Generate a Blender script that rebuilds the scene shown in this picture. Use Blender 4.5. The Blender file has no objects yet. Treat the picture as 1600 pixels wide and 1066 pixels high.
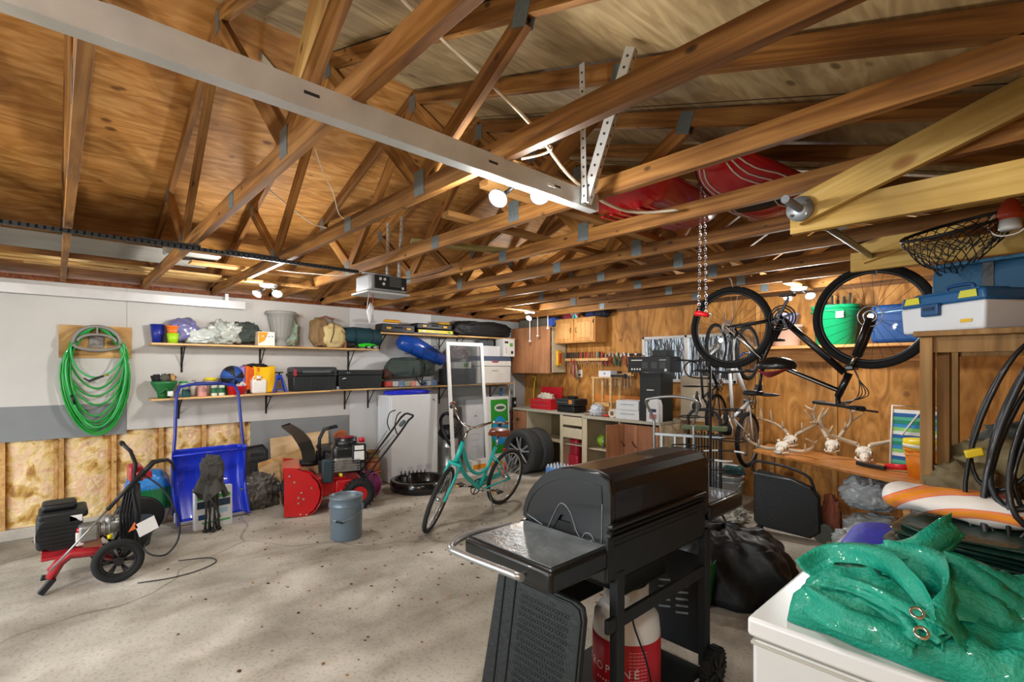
import bpy, bmesh, math, random
from mathutils import Vector, Matrix, Euler, noise
random.seed(7)
R = math.radians
scene = bpy.context.scene
COL = scene.collection
# ---------------------------------------------------------------- camera
CF, CTH, CY0, CH = 768.0, 0.821, 575.0, 1.6
cam_d = bpy.data.cameras.new('camera'); cam = bpy.data.objects.new('camera', cam_d); COL.objects.link(cam)
cam.location = (0, 0, CH); cam.rotation_euler = (R(90), 0, CTH)
cam_d.sensor_fit = 'HORIZONTAL'; cam_d.sensor_width = 36; cam_d.lens = 36*CF/1600
cam_d.shift_y = (CY0-533)/1600; cam_d.clip_start = .05
scene.camera = cam
# ---------------------------------------------------------------- world, light, exposure
w = bpy.data.worlds.new('sky'); scene.world = w; w.use_nodes = True
bg = w.node_tree.nodes['Background']; bg.inputs[0].default_value = (.80, .90, 1, 1); bg.inputs[1].default_value = 3.0
vs = scene.view_settings; vs.view_transform = 'Standard'; vs.look = 'None'; vs.gamma = 1; vs.use_curve_mapping = False
vs.exposure = 0.8
scene.cycles.max_bounces = 8
scene.cycles.diffuse_bounces = 6
XL, YB, XR, YF, ZC = -6.47, 6.35, .5, -2.4, 2.43      # room: left wall, back wall, right wall, front wall, truss seat
RX, RZ, SL = -3.17, 3.66, 1/3                          # ridge x, ridge top z, roof pitch
# doorway left open behind the camera, added for sky fill; portal sits in it
pd = bpy.data.lights.new('doorway_sky_fill', 'AREA'); pd.shape = 'RECTANGLE'; pd.size = 4.9; pd.size_y = 2.1
pd.cycles.is_portal = True
po = bpy.data.objects.new('doorway_sky_fill', pd); COL.objects.link(po); po.location = (-3.87, YF-.05, 1.08); po.rotation_euler = (R(90), 0, 0)

def ray(x, y):
    u = (x-800)/CF; v = (CY0-y)/CF; s, c = math.sin(CTH), math.cos(CTH)
    return Vector((-s+u*c, c+u*s, v))
def fl(x, y, z=0): r = ray(x, y); t = (z-CH)/r.z; return Vector((r.x*t, r.y*t, z))
def atX(x, y, X): r = ray(x, y); t = X/r.x; return Vector((X, r.y*t, CH+r.z*t))
def atY(x, y, Y): r = ray(x, y); t = Y/r.y; return Vector((r.x*t, Y, CH+r.z*t))
# ---------------------------------------------------------------- materials
def lin(h):
    h = h.lstrip('#'); o = []
    for i in (0, 2, 4):
        v = int(h[i:i+2], 16)/255; o.append(v/12.92 if v <= .04045 else ((v+.055)/1.055)**2.4)
    return (*o, 1)
MC = {}
def cr(P, n=6):
    P = [Vector(p) for p in P]; Q = []
    for i in range(len(P)-1):
        p0 = P[max(i-1, 0)]; p1 = P[i]; p2 = P[i+1]; p3 = P[min(i+2, len(P)-1)]
        for k in range(n):
            s = k/n; Q.append(.5*((2*p1)+(p2-p0)*s+(2*p0-5*p1+4*p2-p3)*s*s+(3*p1-p0-3*p2+p3)*s**3))
    return Q+[P[-1]]
def mat(hexc, rough=.5, metal=0, var=.12, vs_=6, bump=0, bs=40, trans=0, emit=0, coat=0, alpha=1, ior=1.45):
    key = ('m', hexc, rough, metal, var, vs_, bump, bs, trans, emit, coat, alpha)
    if key in MC: return MC[key]
    m = bpy.data.materials.new('m_'+hexc); m.use_nodes = True; nt = m.node_tree; b = nt.nodes['Principled BSDF']
    c = lin(hexc); b.inputs['Base Color'].default_value = c; b.inputs['Roughness'].default_value = rough
    b.inputs['Metallic'].default_value = metal; b.inputs['Transmission Weight'].default_value = trans
    b.inputs['Coat Weight'].default_value = coat; b.inputs['Alpha'].default_value = alpha; b.inputs['IOR'].default_value = ior
    if emit: b.inputs['Emission Color'].default_value = c; b.inputs['Emission Strength'].default_value = emit
    tc = nt.nodes.new('ShaderNodeTexCoord')
    if var:
        n = nt.nodes.new('ShaderNodeTexNoise'); n.inputs['Scale'].default_value = vs_; n.inputs['Detail'].default_value = 5
        nt.links.new(tc.outputs['Object'], n.inputs['Vector'])
        mx = nt.nodes.new('ShaderNodeMix'); mx.data_type = 'RGBA'
        mx.inputs[6].default_value = tuple(v*(1-var*1.6) for v in c[:3])+(1,)
        mx.inputs[7].default_value = tuple(min(1, v*(1+var)+.01*var) for v in c[:3])+(1,)
        nt.links.new(n.outputs['Fac'], mx.inputs[0]); nt.links.new(mx.outputs[2], b.inputs['Base Color'])
    if bump:
        n2 = nt.nodes.new('ShaderNodeTexNoise'); n2.inputs['Scale'].default_value = bs; n2.inputs['Detail'].default_value = 4
        nt.links.new(tc.outputs['Object'], n2.inputs['Vector'])
        bp = nt.nodes.new('ShaderNodeBump'); bp.inputs['Strength'].default_value = bump; bp.inputs['Distance'].default_value = .01
        nt.links.new(n2.outputs['Fac'], bp.inputs['Height']); nt.links.new(bp.outputs['Normal'], b.inputs['Normal'])
    MC[key] = m; return m
def ramp(nt, fac, stops):
    r = nt.nodes.new('ShaderNodeValToRGB'); nt.links.new(fac, r.inputs[0]); e = r.color_ramp.elements
    while len(e) < len(stops): e.new(.5)
    for k, (p, c) in zip(e, stops): k.position = p; k.color = lin(c) if isinstance(c, str) else c
    return r.outputs[0]
def wood(c0, c1, c2, grain=(1.2, 22, 22), rough=.6, knots=0, ply=False, rnd=True, dist=1.2, dark='2a1608'):
    key = ('w', c0, c1, c2, grain, knots, ply)
    if key in MC: return MC[key]
    m = bpy.data.materials.new('wood_'+c1); m.use_nodes = True; nt = m.node_tree; b = nt.nodes['Principled BSDF']
    b.inputs['Roughness'].default_value = rough; b.inputs['Specular IOR Level'].default_value = .3
    tc = nt.nodes.new('ShaderNodeTexCoord'); mp = nt.nodes.new('ShaderNodeMapping'); mp.inputs['Scale'].default_value = grain
    oi = nt.nodes.new('ShaderNodeObjectInfo')
    add = nt.nodes.new('ShaderNodeVectorMath'); add.operation = 'ADD'
    sc = nt.nodes.new('ShaderNodeVectorMath'); sc.operation = 'SCALE'; sc.inputs[3].default_value = 13 if rnd else 0
    cb = nt.nodes.new('ShaderNodeCombineXYZ')
    for i in range(3): nt.links.new(oi.outputs['Random'], cb.inputs[i])
    nt.links.new(cb.outputs[0], sc.inputs[0]); nt.links.new(tc.outputs['Object'], add.inputs[0]); nt.links.new(sc.outputs[0], add.inputs[1])
    nt.links.new(add.outputs[0], mp.inputs['Vector'])
    n = nt.nodes.new('ShaderNodeTexNoise'); n.inputs['Scale'].default_value = 1; n.inputs['Detail'].default_value = 6; n.inputs['Distortion'].default_value = dist
    nt.links.new(mp.outputs[0], n.inputs['Vector'])
    col = ramp(nt, n.outputs['Fac'], [(.3, c0), (.5, c1), (.68, c2)])
    # broad tone change along the piece
    n3 = nt.nodes.new('ShaderNodeTexNoise'); n3.inputs['Scale'].default_value = 1.7; n3.inputs['Detail'].default_value = 3
    nt.links.new(add.outputs[0], n3.inputs['Vector'])
    r3 = ramp(nt, n3.outputs['Fac'], [(.3, (.62, .58, .55, 1)), (.62, (1.12, 1.08, 1.05, 1))])
    mx = nt.nodes.new('ShaderNodeMix'); mx.data_type = 'RGBA'; mx.blend_type = 'MULTIPLY'; mx.inputs[0].default_value = 1
    nt.links.new(col, mx.inputs[6]); nt.links.new(r3, mx.inputs[7]); col = mx.outputs[2]
    if rnd:
        mr = nt.nodes.new('ShaderNodeMapRange'); mr.inputs[3].default_value = .8; mr.inputs[4].default_value = 1.15
        nt.links.new(oi.outputs['Random'], mr.inputs[0])
        hs = nt.nodes.new('ShaderNodeHueSaturation'); nt.links.new(mr.outputs[0], hs.inputs['Value']); nt.links.new(col, hs.inputs['Color']); col = hs.outputs[0]
    if knots:
        v = nt.nodes.new('ShaderNodeTexVoronoi'); v.inputs['Scale'].default_value = knots
        mk = nt.nodes.new('ShaderNodeMapping'); mk.inputs['Scale'].default_value = (.55, 1, 1) if not ply else (1, .6, 1)
        nt.links.new(add.outputs[0], mk.inputs['Vector']); nt.links.new(mk.outputs[0], v.inputs['Vector'])
        kf = ramp(nt, v.outputs['Distance'], [(.0, (.9, .9, .9, 1)), (.07 if not ply else .07, (.7, .7, .7, 1)), (.12 if not ply else .11, (0, 0, 0, 1))])
        mk2 = nt.nodes.new('ShaderNodeMix'); mk2.data_type = 'RGBA'; nt.links.new(kf, mk2.inputs[0]); nt.links.new(col, mk2.inputs[6]); mk2.inputs[7].default_value = lin(dark); col = mk2.outputs[2]
    nt.links.new(col, b.inputs['Base Color'])
    bp = nt.nodes.new('ShaderNodeBump'); bp.inputs['Strength'].default_value = .25; bp.inputs['Distance'].default_value = .004
    nt.links.new(n.outputs['Fac'], bp.inputs['Height']); nt.links.new(bp.outputs['Normal'], b.inputs['Normal'])
    MC[key] = m; return m
TRUSS = wood('64401d', '90632f', 'ab7f45', knots=9)
PINE = wood('c9a05a', 'dfbb74', 'ecd096', knots=8, dark='7a4a20')
SPRUCE = wood('b98a4e', 'd2a566', 'e0bb80', knots=8, dark='6a3c1a')
LUMB = wood('8a6234', 'a67c48', 'bb935c', knots=8)
PLYL = wood('9a6a30', 'b98545', 'cfa060', grain=(9, 1.6, 9), knots=4.6, ply=True, rnd=False, dist=2.5, dark='57300f')
PLYR = wood('8f7c58', 'a8946c', 'b9a880', grain=(9, 1.6, 9), knots=4.6, ply=True, rnd=False, dist=2.5, dark='55401f')
PLYB = wood('8f5f28', 'b57f3c', 'c99551', grain=(5, 5, 1.6), knots=2.4, ply=True, rnd=False, dist=3, dark='6e4114')
CAB = wood('9c6a48', 'b07c56', 'bb8a63', grain=(14, 14, .8), rough=.5, rnd=False)
OAK = wood('b98044', 'cf9a58', 'dcae70', grain=(20, 20, 1), rough=.45, rnd=False)
BLK = mat('16181a', .45, var=.1); BLKG = mat('0d0f10', .22, coat=.6, var=.05); RUB = mat('1d1e1f', .85, bump=.3)
STEEL = mat('a7abab', .35, .9, var=.15); GALV = mat('d2d6d5', .35, .35, var=.18, vs_=9); CHROME = mat('d8dadb', .15, 1, var=0)
WHITE = mat('e6e7e4', .45, var=.03); IRON = mat('1c1c1c', .5, .4); RED = mat('c8141c', .3, coat=.4, var=.06)
BLUE = mat('1c3fb4', .35, coat=.3, var=.06); GREY = mat('7d8080', .6)
# ---------------------------------------------------------------- mesh helper
def frame(p0, p1):
    d = (Vector(p1)-Vector(p0)).normalized(); up = Vector((0, 0, 1)) if abs(d.z) < .95 else Vector((0, 1, 0))
    y = up.cross(d).normalized(); z = d.cross(y)
    return d, y, z
class MB:
    def __init__(s): s.bm = bmesh.new(); s.mi = 0; s.T = Matrix()
    def m(s, i): s.mi = i; return s
    def t(s, M=None): s.T = M if M is not None else Matrix(); return s
    def _f(s, fs, smooth=False):
        for f in fs: f.material_index = s.mi; f.smooth = smooth
    def v(s, p): return s.bm.verts.new(s.T @ Vector(p))
    def face(s, vs, smooth=False):
        try: f = s.bm.faces.new(vs); f.material_index = s.mi; f.smooth = smooth; return f
        except ValueError: return None
    def box(s, c, d, bev=0, rot=None, taper=1):
        M = Matrix.Translation(Vector(c)) @ (Euler(rot).to_matrix().to_4x4() if rot else Matrix())
        x, y, z = d[0]/2, d[1]/2, d[2]/2; q = taper
        pts = [(-x, -y, -z), (x, -y, -z), (x, y, -z), (-x, y, -z), (-x*q, -y*q, z), (x*q, -y*q, z), (x*q, y*q, z), (-x*q, y*q, z)]
        V = [s.v(M @ Vector(p)) for p in pts]
        F = [s.bm.faces.new([V[i] for i in f]) for f in ((3, 2, 1, 0), (4, 5, 6, 7), (0, 1, 5, 4), (1, 2, 6, 5), (2, 3, 7, 6), (3, 0, 4, 7))]
        s._f(F)
        if bev:
            E = list({e for f in F for e in f.edges})
            r = bmesh.ops.bevel(s.bm, geom=E, offset=min(bev, min(d)*.45), segments=3, affect='EDGES', profile=.5)
            s._f(r['faces'], True)
        return s
    def beam(s, p0, p1, w, h, bev=0):
        d, y, z = frame(p0, p1); p0, p1 = Vector(p0), Vector(p1); L = (p1-p0).length
        M = Matrix((d, y, z)).transposed().to_4x4(); M.translation = (p0+p1)/2
        o = s.T; s.T = o @ M; s.box((0, 0, 0), (L, w, h), bev); s.T = o; return s
    def ring(s, c, y, z, r, n, ry=None):
        ry = ry or r
        return [s.v(Vector(c)+y*(r*math.cos(2*math.pi*k/n))+z*(ry*math.sin(2*math.pi*k/n))) for k in range(n)]
    def skin(s, rings, closed=False, cap=True, smooth=True):
        n = len(rings[0]); m_ = len(rings)
        for i in range(m_ if closed else m_-1):
            a, b = rings[i], rings[(i+1) % m_]
            for k in range(n): s.face([a[k], a[(k+1) % n], b[(k+1) % n], b[k]], smooth)
        if cap and not closed: s.face(rings[0][::-1]); s.face(rings[-1])
        return s
    def cyl(s, p0, p1, r, r1=None, n=16, smooth=True):
        d, y, z = frame(p0, p1); r1 = r if r1 is None else r1
        return s.skin([s.ring(p0, y, z, r, n), s.ring(p1, y, z, r1, n)], smooth=smooth)
    def tube(s, pts, r, n=8, closed=False, rs=None):
        P = [Vector(p) for p in pts]; N = len(P); rings = []
        py = None
        for i in range(N):
            a = P[i-1] if (i or closed) else P[0]; b = P[(i+1) % N] if (i < N-1 or closed) else P[-1]
            d = (b-a); d = d.normalized() if d.length > 1e-9 else Vector((1, 0, 0))
            if py is None: up = Vector((0, 0, 1)) if abs(d.z) < .9 else Vector((0, 1, 0)); py = up.cross(d).normalized()
            y = (py-d*py.dot(d)); y = y.normalized() if y.length > 1e-6 else d.orthogonal().normalized(); z = d.cross(y); py = y
            rings.append(s.ring(P[i], y, z, rs[i] if rs else r, n))
        return s.skin(rings, closed)
    def lathe(s, prof, c=(0, 0, 0), n=28, axis='Z', cap=True, smooth=True, sy=1):
        c = Vector(c); A = {'Z': (Vector((1, 0, 0)), Vector((0, 1, 0)), Vector((0, 0, 1))), 'X': (Vector((0, 1, 0)), Vector((0, 0, 1)), Vector((1, 0, 0))), 'Y': (Vector((0, 0, 1)), Vector((1, 0, 0)), Vector((0, 1, 0)))}[axis]
        rings = [s.ring(c+A[2]*z, A[0], A[1], max(r, 1e-4), n, max(r, 1e-4)*sy) for r, z in prof]
        return s.skin(rings, False, cap, smooth)
    def torus(s, c, R0, r, axis='Y', n=40, k=10, sx=1):
        c = Vector(c); A = {'Z': (Vector((1, 0, 0)), Vector((0, 1, 0)), Vector((0, 0, 1))), 'X': (Vector((0, 1, 0)), Vector((0, 0, 1)), Vector((1, 0, 0))), 'Y': (Vector((0, 0, 1)), Vector((1, 0, 0)), Vector((0, 1, 0)))}[axis]
        rings = []
        for i in range(n):
            a = 2*math.pi*i/n; d = A[0]*math.cos(a)+A[1]*math.sin(a)
            rings.append([s.v(c+d*(R0+r*math.cos(2*math.pi*j/k))+A[2]*(r*sx*math.sin(2*math.pi*j/k))) for j in range(k)])
        return s.skin(rings, True)
    def prism(s, poly, z0, z1, ax='XY', smooth=False, bev=0):
        f = {'XY': lambda p, z: (p[0], p[1], z), 'XZ': lambda p, z: (p[0], z, p[1]), 'YZ': lambda p, z: (z, p[0], p[1])}[ax]
        a = [s.v(f(p, z0)) for p in poly]; b = [s.v(f(p, z1)) for p in poly]; n = len(poly)
        F = [s.face(a[::-1]), s.face(b)]
        for i in range(n): F.append(s.face([a[i], a[(i+1) % n], b[(i+1) % n], b[i]], smooth))
        if bev:
            E = [e for e in set(e for f_ in F[:2] if f_ for e in f_.edges)]
            r = bmesh.ops.bevel(s.bm, geom=E, offset=bev, segments=2, affect='EDGES'); s._f(r['faces'], True)
        return s
    def blob(s, c, d, amp=.12, sc=3, sub=4, seed=0, flat=None, crump=0, pw=1):
        r = bmesh.ops.create_icosphere(s.bm, subdivisions=sub, radius=1)
        for v_ in r['verts']:
            p = v_.co.copy(); q = p*sc+Vector((seed*7.3, seed*3.1, seed))
            k = 1+amp*noise.noise(q)*1.6
            if crump: k += crump*(abs(noise.noise(q*2.3))+.6*abs(noise.noise(q*5.1)) - .35)
            if pw != 1: p = Vector([math.copysign(abs(a)**pw, a) for a in p])
            p = p*k; co = Vector((p.x*d[0]/2, p.y*d[1]/2, p.z*d[2]/2))
            if flat is not None and co.z < -d[2]/2*flat: co.z = -d[2]/2*flat
            v_.co = s.T @ (co+Vector(c))
        s._f({f for v_ in r['verts'] for f in v_.link_faces}, True); return s
    def grid(s, fn, nu, nv, th=0, closed=False):
        G = [[s.v(fn(i/(nu-1), j/(nv-1))) for j in range(nv)] for i in range(nu)]
        for i in range(nu-1):
            for j in range(nv-1): s.face([G[i][j], G[i+1][j], G[i+1][j+1], G[i][j+1]], True)
        return s
    def build(s, name, mats, parent=None, loc=None, rot=None, solid=0, sub=0, merge=False):
        if merge: bmesh.ops.remove_doubles(s.bm, verts=s.bm.verts, dist=1e-5)
        bmesh.ops.recalc_face_normals(s.bm, faces=s.bm.faces)
        me = bpy.data.meshes.new(name); s.bm.to_mesh(me); s.bm.free()
        for m_ in (mats if isinstance(mats, (list, tuple)) else [mats]): me.materials.append(m_)
        o = bpy.data.objects.new(name, me); COL.objects.link(o)
        if parent: o.parent = parent
        if loc is not None: o.location = loc
        if rot is not None: o.rotation_euler = rot
        if solid: q = o.modifiers.new('s', 'SOLIDIFY'); q.thickness = solid; q.offset = 0
        if sub: q = o.modifiers.new('b', 'SUBSURF'); q.levels = sub; q.render_levels = sub
        return o
def tag(o, label, cat, group=None, kind=None):
    o['label'] = label; o['category'] = cat
    if group: o['group'] = group
    if kind: o['kind'] = kind
    return o
def thing(name, label, cat, loc=(0, 0, 0), rz=0, group=None, rot=None):
    o = bpy.data.objects.new(name, None); COL.objects.link(o); o.empty_display_size = .1
    o.location = loc; o.rotation_euler = rot if rot else (0, 0, rz)
    return tag(o, label, cat, group)
def struct(name, mb, mats, parent=None, **k):
    o = mb.build(name, mats, parent, **k)
    if parent is None: o['kind'] = 'structure'
    return o
def board(name, p0, p1, wd, ht, m_, parent=None):
    """a length of timber: local x runs along it, so the grain does too"""
    d, y, z = frame(p0, p1); p0, p1 = Vector(p0), Vector(p1)
    mb = MB().box((0, 0, 0), ((p1-p0).length, wd, ht), .002)
    o = mb.build(name, m_, parent); M = Matrix((d, y, z)).transposed().to_4x4(); M.translation = (p0+p1)/2; o.matrix_local = M
    return o
def dup(root, loc=None, rot=None, label=None, par=None):
    r = root.copy(); COL.objects.link(r)
    if par is not None: r.parent = par
    if loc is not None: r.location = loc
    if rot is not None: r.rotation_euler = rot
    if label: r['label'] = label
    for ch in root.children: dup(ch, par=r)
    return r
def text(s_, size, m_, parent, loc, rot, name='lettering', depth=.0006, align='CENTER', sx=1):
    cu = bpy.data.curves.new(name, 'FONT'); cu.body = s_; cu.size = size; cu.extrude = depth; cu.align_x = align; cu.align_y = 'CENTER'
    cu.fill_mode = 'BOTH'; cu.resolution_u = 3
    t = bpy.data.objects.new(name, cu); COL.objects.link(t); bpy.context.view_layer.update()
    me = bpy.data.meshes.new_from_object(t.evaluated_get(bpy.context.evaluated_depsgraph_get())); bpy.data.objects.remove(t); bpy.data.curves.remove(cu)
    me.materials.clear(); me.materials.append(m_)
    o = bpy.data.objects.new(name, me); COL.objects.link(o); o.parent = parent; o.location = loc; o.rotation_euler = rot; o.scale = (sx, 1, 1)
    return o
# readings of a text facing -Y: rot (90,0,0); facing +X: rot (90,0,90); facing -X: (90,0,-90)
FY, FX = (R(90), 0, 0), (R(90), 0, R(90))
# ================================================================ SHELL
def concrete():
    m = bpy.data.materials.new('concrete'); m.use_nodes = True; nt = m.node_tree; b = nt.nodes['Principled BSDF']
    tc = nt.nodes.new('ShaderNodeTexCoord')
    def N(s, d=6, dist=0, mp=None):
        n = nt.nodes.new('ShaderNodeTexNoise'); n.inputs['Scale'].default_value = s; n.inputs['Detail'].default_value = d; n.inputs['Distortion'].default_value = dist
        if mp:
            q = nt.nodes.new('ShaderNodeMapping'); q.inputs['Scale'].default_value = mp; q.inputs['Rotation'].default_value = (0, 0, .5)
            nt.links.new(tc.outputs['Object'], q.inputs[0]); nt.links.new(q.outputs[0], n.inputs['Vector'])
        else: nt.links.new(tc.outputs['Object'], n.inputs['Vector'])
        return n.outputs['Fac']
    base = ramp(nt, N(1.3, 12, .2), [(.33, '8f897b'), (.46, 'a8a294'), (.56, 'bbb6a8'), (.68, 'd3cec2')])
    st = ramp(nt, N(2.6, 12, .3, (1.0, .5, 1)), [(.32, (.50, .47, .43, 1)), (.44, (.80, .78, .75, 1)), (.54, (1, 1, 1, 1))])
    sp = ramp(nt, N(48, 10), [(.34, (.72, .69, .66, 1)), (.47, (1, 1, 1, 1))])
    cur = base
    for q in (st, sp):
        mx = nt.nodes.new('ShaderNodeMix'); mx.data_type = 'RGBA'; mx.blend_type = 'MULTIPLY'; mx.inputs[0].default_value = .85
        nt.links.new(cur, mx.inputs[6]); nt.links.new(q, mx.inputs[7]); cur = mx.outputs[2]
    # hairline cracks
    v = nt.nodes.new('ShaderNodeTexVoronoi'); v.feature = 'DISTANCE_TO_EDGE'; v.inputs['Scale'].default_value = .3
    wv = nt.nodes.new('ShaderNodeTexNoise'); wv.inputs['Scale'].default_value = .9; nt.links.new(tc.outputs['Object'], wv.inputs['Vector'])
    ad = nt.nodes.new('ShaderNodeVectorMath'); ad.operation = 'ADD'; nt.links.new(tc.outputs['Object'], ad.inputs[0]); nt.links.new(wv.outputs['Color'], ad.inputs[1])
    nt.links.new(ad.outputs[0], v.inputs['Vector'])
    ck = ramp(nt, v.outputs['Distance'], [(.0, (.35, .3, .27, 1)), (.0022, (1, 1, 1, 1))])
    mx = nt.nodes.new('ShaderNodeMix'); mx.data_type = 'RGBA'; mx.blend_type = 'MULTIPLY'; mx.inputs[0].default_value = .7
    nt.links.new(cur, mx.inputs[6]); nt.links.new(ck, mx.inputs[7])
    nt.links.new(mx.outputs[2], b.inputs['Base Color']); b.inputs['Roughness'].default_value = .75
    bp = nt.nodes.new('ShaderNodeBump'); bp.inputs['Strength'].default_value = .3; bp.inputs['Distance'].default_value = .01
    nt.links.new(N(14, 8), bp.inputs['Height']); nt.links.new(bp.outputs['Normal'], b.inputs['Normal'])
    return m
def insulation():
    m = bpy.data.materials.new('insulation'); m.use_nodes = True; nt = m.node_tree; b = nt.nodes['Principled BSDF']
    tc = nt.nodes.new('ShaderNodeTexCoord')
    n = nt.nodes.new('ShaderNodeTexNoise'); n.inputs['Scale'].default_value = 7.5; n.inputs['Detail'].default_value = 12; n.inputs['Distortion'].default_value = .5
    nt.links.new(tc.outputs['Object'], n.inputs['Vector'])
    c = ramp(nt, n.outputs['Fac'], [(.3, '94672c'), (.40, 'c99c4e'), (.5, 'e6cb8e'), (.58, 'e8c4a0'), (.66, 'deb07c'), (.75, 'f0e2c4')])
    nt.links.new(c, b.inputs['Base Color']); b.inputs['Roughness'].default_value = .5; b.inputs['Coat Weight'].default_value = .25; b.inputs['Coat Roughness'].default_value = .25
    n2 = nt.nodes.new('ShaderNodeTexNoise'); n2.inputs['Scale'].default_value = 16; n2.inputs['Detail'].default_value = 7; nt.links.new(tc.outputs['Object'], n2.inputs['Vector'])
    bp = nt.nodes.new('ShaderNodeBump'); bp.inputs['Strength'].default_value = .8; bp.inputs['Distance'].default_value = .03
    nt.links.new(n2.outputs['Fac'], bp.inputs['Height']); nt.links.new(bp.outputs['Normal'], b.inputs['Normal'])
    return m
struct('floor', MB().box(((XL+XR)/2, (YF+YB)/2, -.1), (XR-XL+.4, YB-YF+.4, .2)), concrete())
struct('floor.001', MB().box((-3, YF-6, -.16), (24, 11.6, .2)), mat('9a9890', .9))   # drive outside the doorway left open for fill
PAINT = mat('c9c7c2', .75, var=.10, vs_=2.2, bump=.15, bs=60); PGREY = mat('868a8b', .75, var=.1, vs_=3)
struct('wall_left', MB().box((XL-.16, (YF+YB)/2, 1.2), (.12, YB-YF+.3, 2.5)), insulation())
def panel(name, y0, y1, z0, z1, m_, x=XL): return struct(name, MB().box((x-.006, (y0+y1)/2, (z0+z1)/2), (.012, y1-y0, z1-z0)), m_)
# stud cavities, insulation batts, painted boards
for k in range(23):
    y = -2.35+.40*k
    if y < YB: struct('trim_%d' % (k+1), MB().box((XL-.055, y, .6), (.085, .038, 1.2)), SPRUCE)
def batt(y0, y1):
    def fn(u, v): 
        y = y0+u*(y1-y0); z = .05+v*.95
        return (XL-.030-.05*(2*u-1)**4+.025*noise.noise(Vector((0, y*6, z*6)))-.0, y, z)
    return MB().grid(fn, 10, 20)
for k in range(12):
    y = -2.35+.40*k; struct('trim_%d' % (40+k), batt(y+.02, y+.38), insulation() if k == 0 else bpy.data.materials['insulation'])
panel('trim_60', YF, .55, .915, 1.24, PGREY); panel('trim_61', YF, .55, 1.24, ZC, PAINT)
panel('trim_62', .553, 2.97, .955, ZC, PAINT); panel('trim_63', 1.73, 2.97, .10, .952, PGREY)
panel('trim_64', 2.973, 4.30, .10, ZC, mat('d6d8d8', .7, var=.08, vs_=2)); panel('trim_65', 4.303, YB, .10, ZC, mat('a9acab', .7, var=.14, vs_=2))
struct('baseboard_left', MB().box((XL-.05, (YF+YB)/2, .05), (.12, YB-YF, .10), .01), mat('b7afa2', .9, var=.25, vs_=5, bump=.5))
struct('trim_70', MB().box((XL-.02, (YF+YB)/2, ZC+.02), (.09, YB-YF, .045)), wood('5a2f14', '7c4520', '91582c'))
# back wall around the window
WX0, WX1, WZ0, WZ1 = -3.98, -2.62, 1.40, 2.05
mb = MB(); yb = YB+.03
for (x0, x1, z0, z1) in ((XL-.2, WX0, 0, 2.46), (WX1, XR+.2, 0, 2.46), (WX0, WX1, 0, WZ0), (WX0, WX1, WZ1, 2.46)):
    mb.box(((x0+x1)/2, yb, (z0+z1)/2), (x1-x0, .06, z1-z0))
struct('wall_back', mb, PLYB)
for k, x in enumerate((-5.25, -4.03, -2.36, -1.55, -.75)):       # sheet joints and exposed studs on the back wall
    struct('trim_%d' % (80+k), MB().box((x, YB-.012 if k > 1 else YB-.001, 1.2), (.05 if k > 1 else .004, .024 if k > 1 else .004, 2.4)), wood('a9783c', 'c2904e', 'd0a262', grain=(20, 20, 1)) if k > 1 else mat('6a4014'))
poly = [(XL-.2, 2.46), (XR+.2, 2.46), (XR+.2, 2.5), (RX, RZ+.02), (XL-.2, 2.5)]
struct('wall_back.001', MB().prism(poly, YB, YB+.05, 'XZ'), wood('4a3018', '6b4826', '80592f'))
mb = MB(); WD = mat('dcd9d2', .5)
for (x0, x1, z0, z1) in ((WX0, WX1, WZ1-.035, WZ1), (WX0, WX1, WZ0, WZ0+.04), (WX0, WX0+.04, WZ0, WZ1), (WX1-.04, WX1, WZ0, WZ1), (-3.32, -3.28, WZ0, WZ1)):
    mb.box(((x0+x1)/2, YB-.0, (z0+z1)/2), (x1-x0, .07, z1-z0), .004)
win = struct('window_1', mb, WD)
MB().box(((WX0+WX1)/2, YB+.02, (WZ0+WZ1)/2), (WX1-WX0-.06, .004, WZ1-WZ0-.05)).build('pane', mat('ffffff', .02, trans=1, var=0), win)
struct('wall_right', MB().box((XR+.05, (YF+YB)/2, 1.25), (.1, YB-YF+.3, 2.5)), PLYB)
mb = MB()
for (x0, x1, z0, z1) in ((XL-.2, -6.35, 0, 2.5), (-1.4, XR+.2, 0, 2.5), (-6.35, -1.4, 2.14, 2.5)):
    mb.box(((x0+x1)/2, YF-.05, (z0+z1)/2), (x1-x0, .1, z1-z0))
struct('wall_front', mb, mat('8e7a5c', .8))
struct('wall_front.001', MB().prism(poly, YF-.1, YF-.05, 'XZ'), PLYB)
# roof sheathing
for nm, xe, m_ in (('ceiling', XL-.35, PLYL), ('ceiling.001', XR+.35, PLYR)):
    ze = RZ-abs(xe-RX)*SL; g = .012 if xe < RX else -.012
    L = math.hypot(xe-RX, RZ-ze); a = math.atan2(RZ-ze, abs(xe-RX)); mb = MB()
    mb.box((0, 0, .008), (L, YB-YF+.6, .014))
    o = struct(nm, mb, m_); o.location = ((xe+RX)/2+(-g if xe < RX else g)*-1, (YF+YB)/2, (ze+RZ)/2+.002); o.rotation_euler = (0, -a if xe < RX else a, 0)
    for k in range(-2, 7):            # sheet joints
        q = MB().box((0, 0, 0), (L, .004, .003)); oo = struct('trim_%d' % ((90 if xe < RX else 110)+k+2), q, mat('3a2412'))
        oo.location = (o.location.x, k*1.22+.1, o.location.z-.001); oo.rotation_euler = o.rotation_euler
struct('ceiling.002', MB().box((RX, (YF+YB)/2, RZ+.05), (.5, YB-YF+.6, .02)), mat('17191a', .9))
for s_ in (-1, 1): pass
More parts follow.
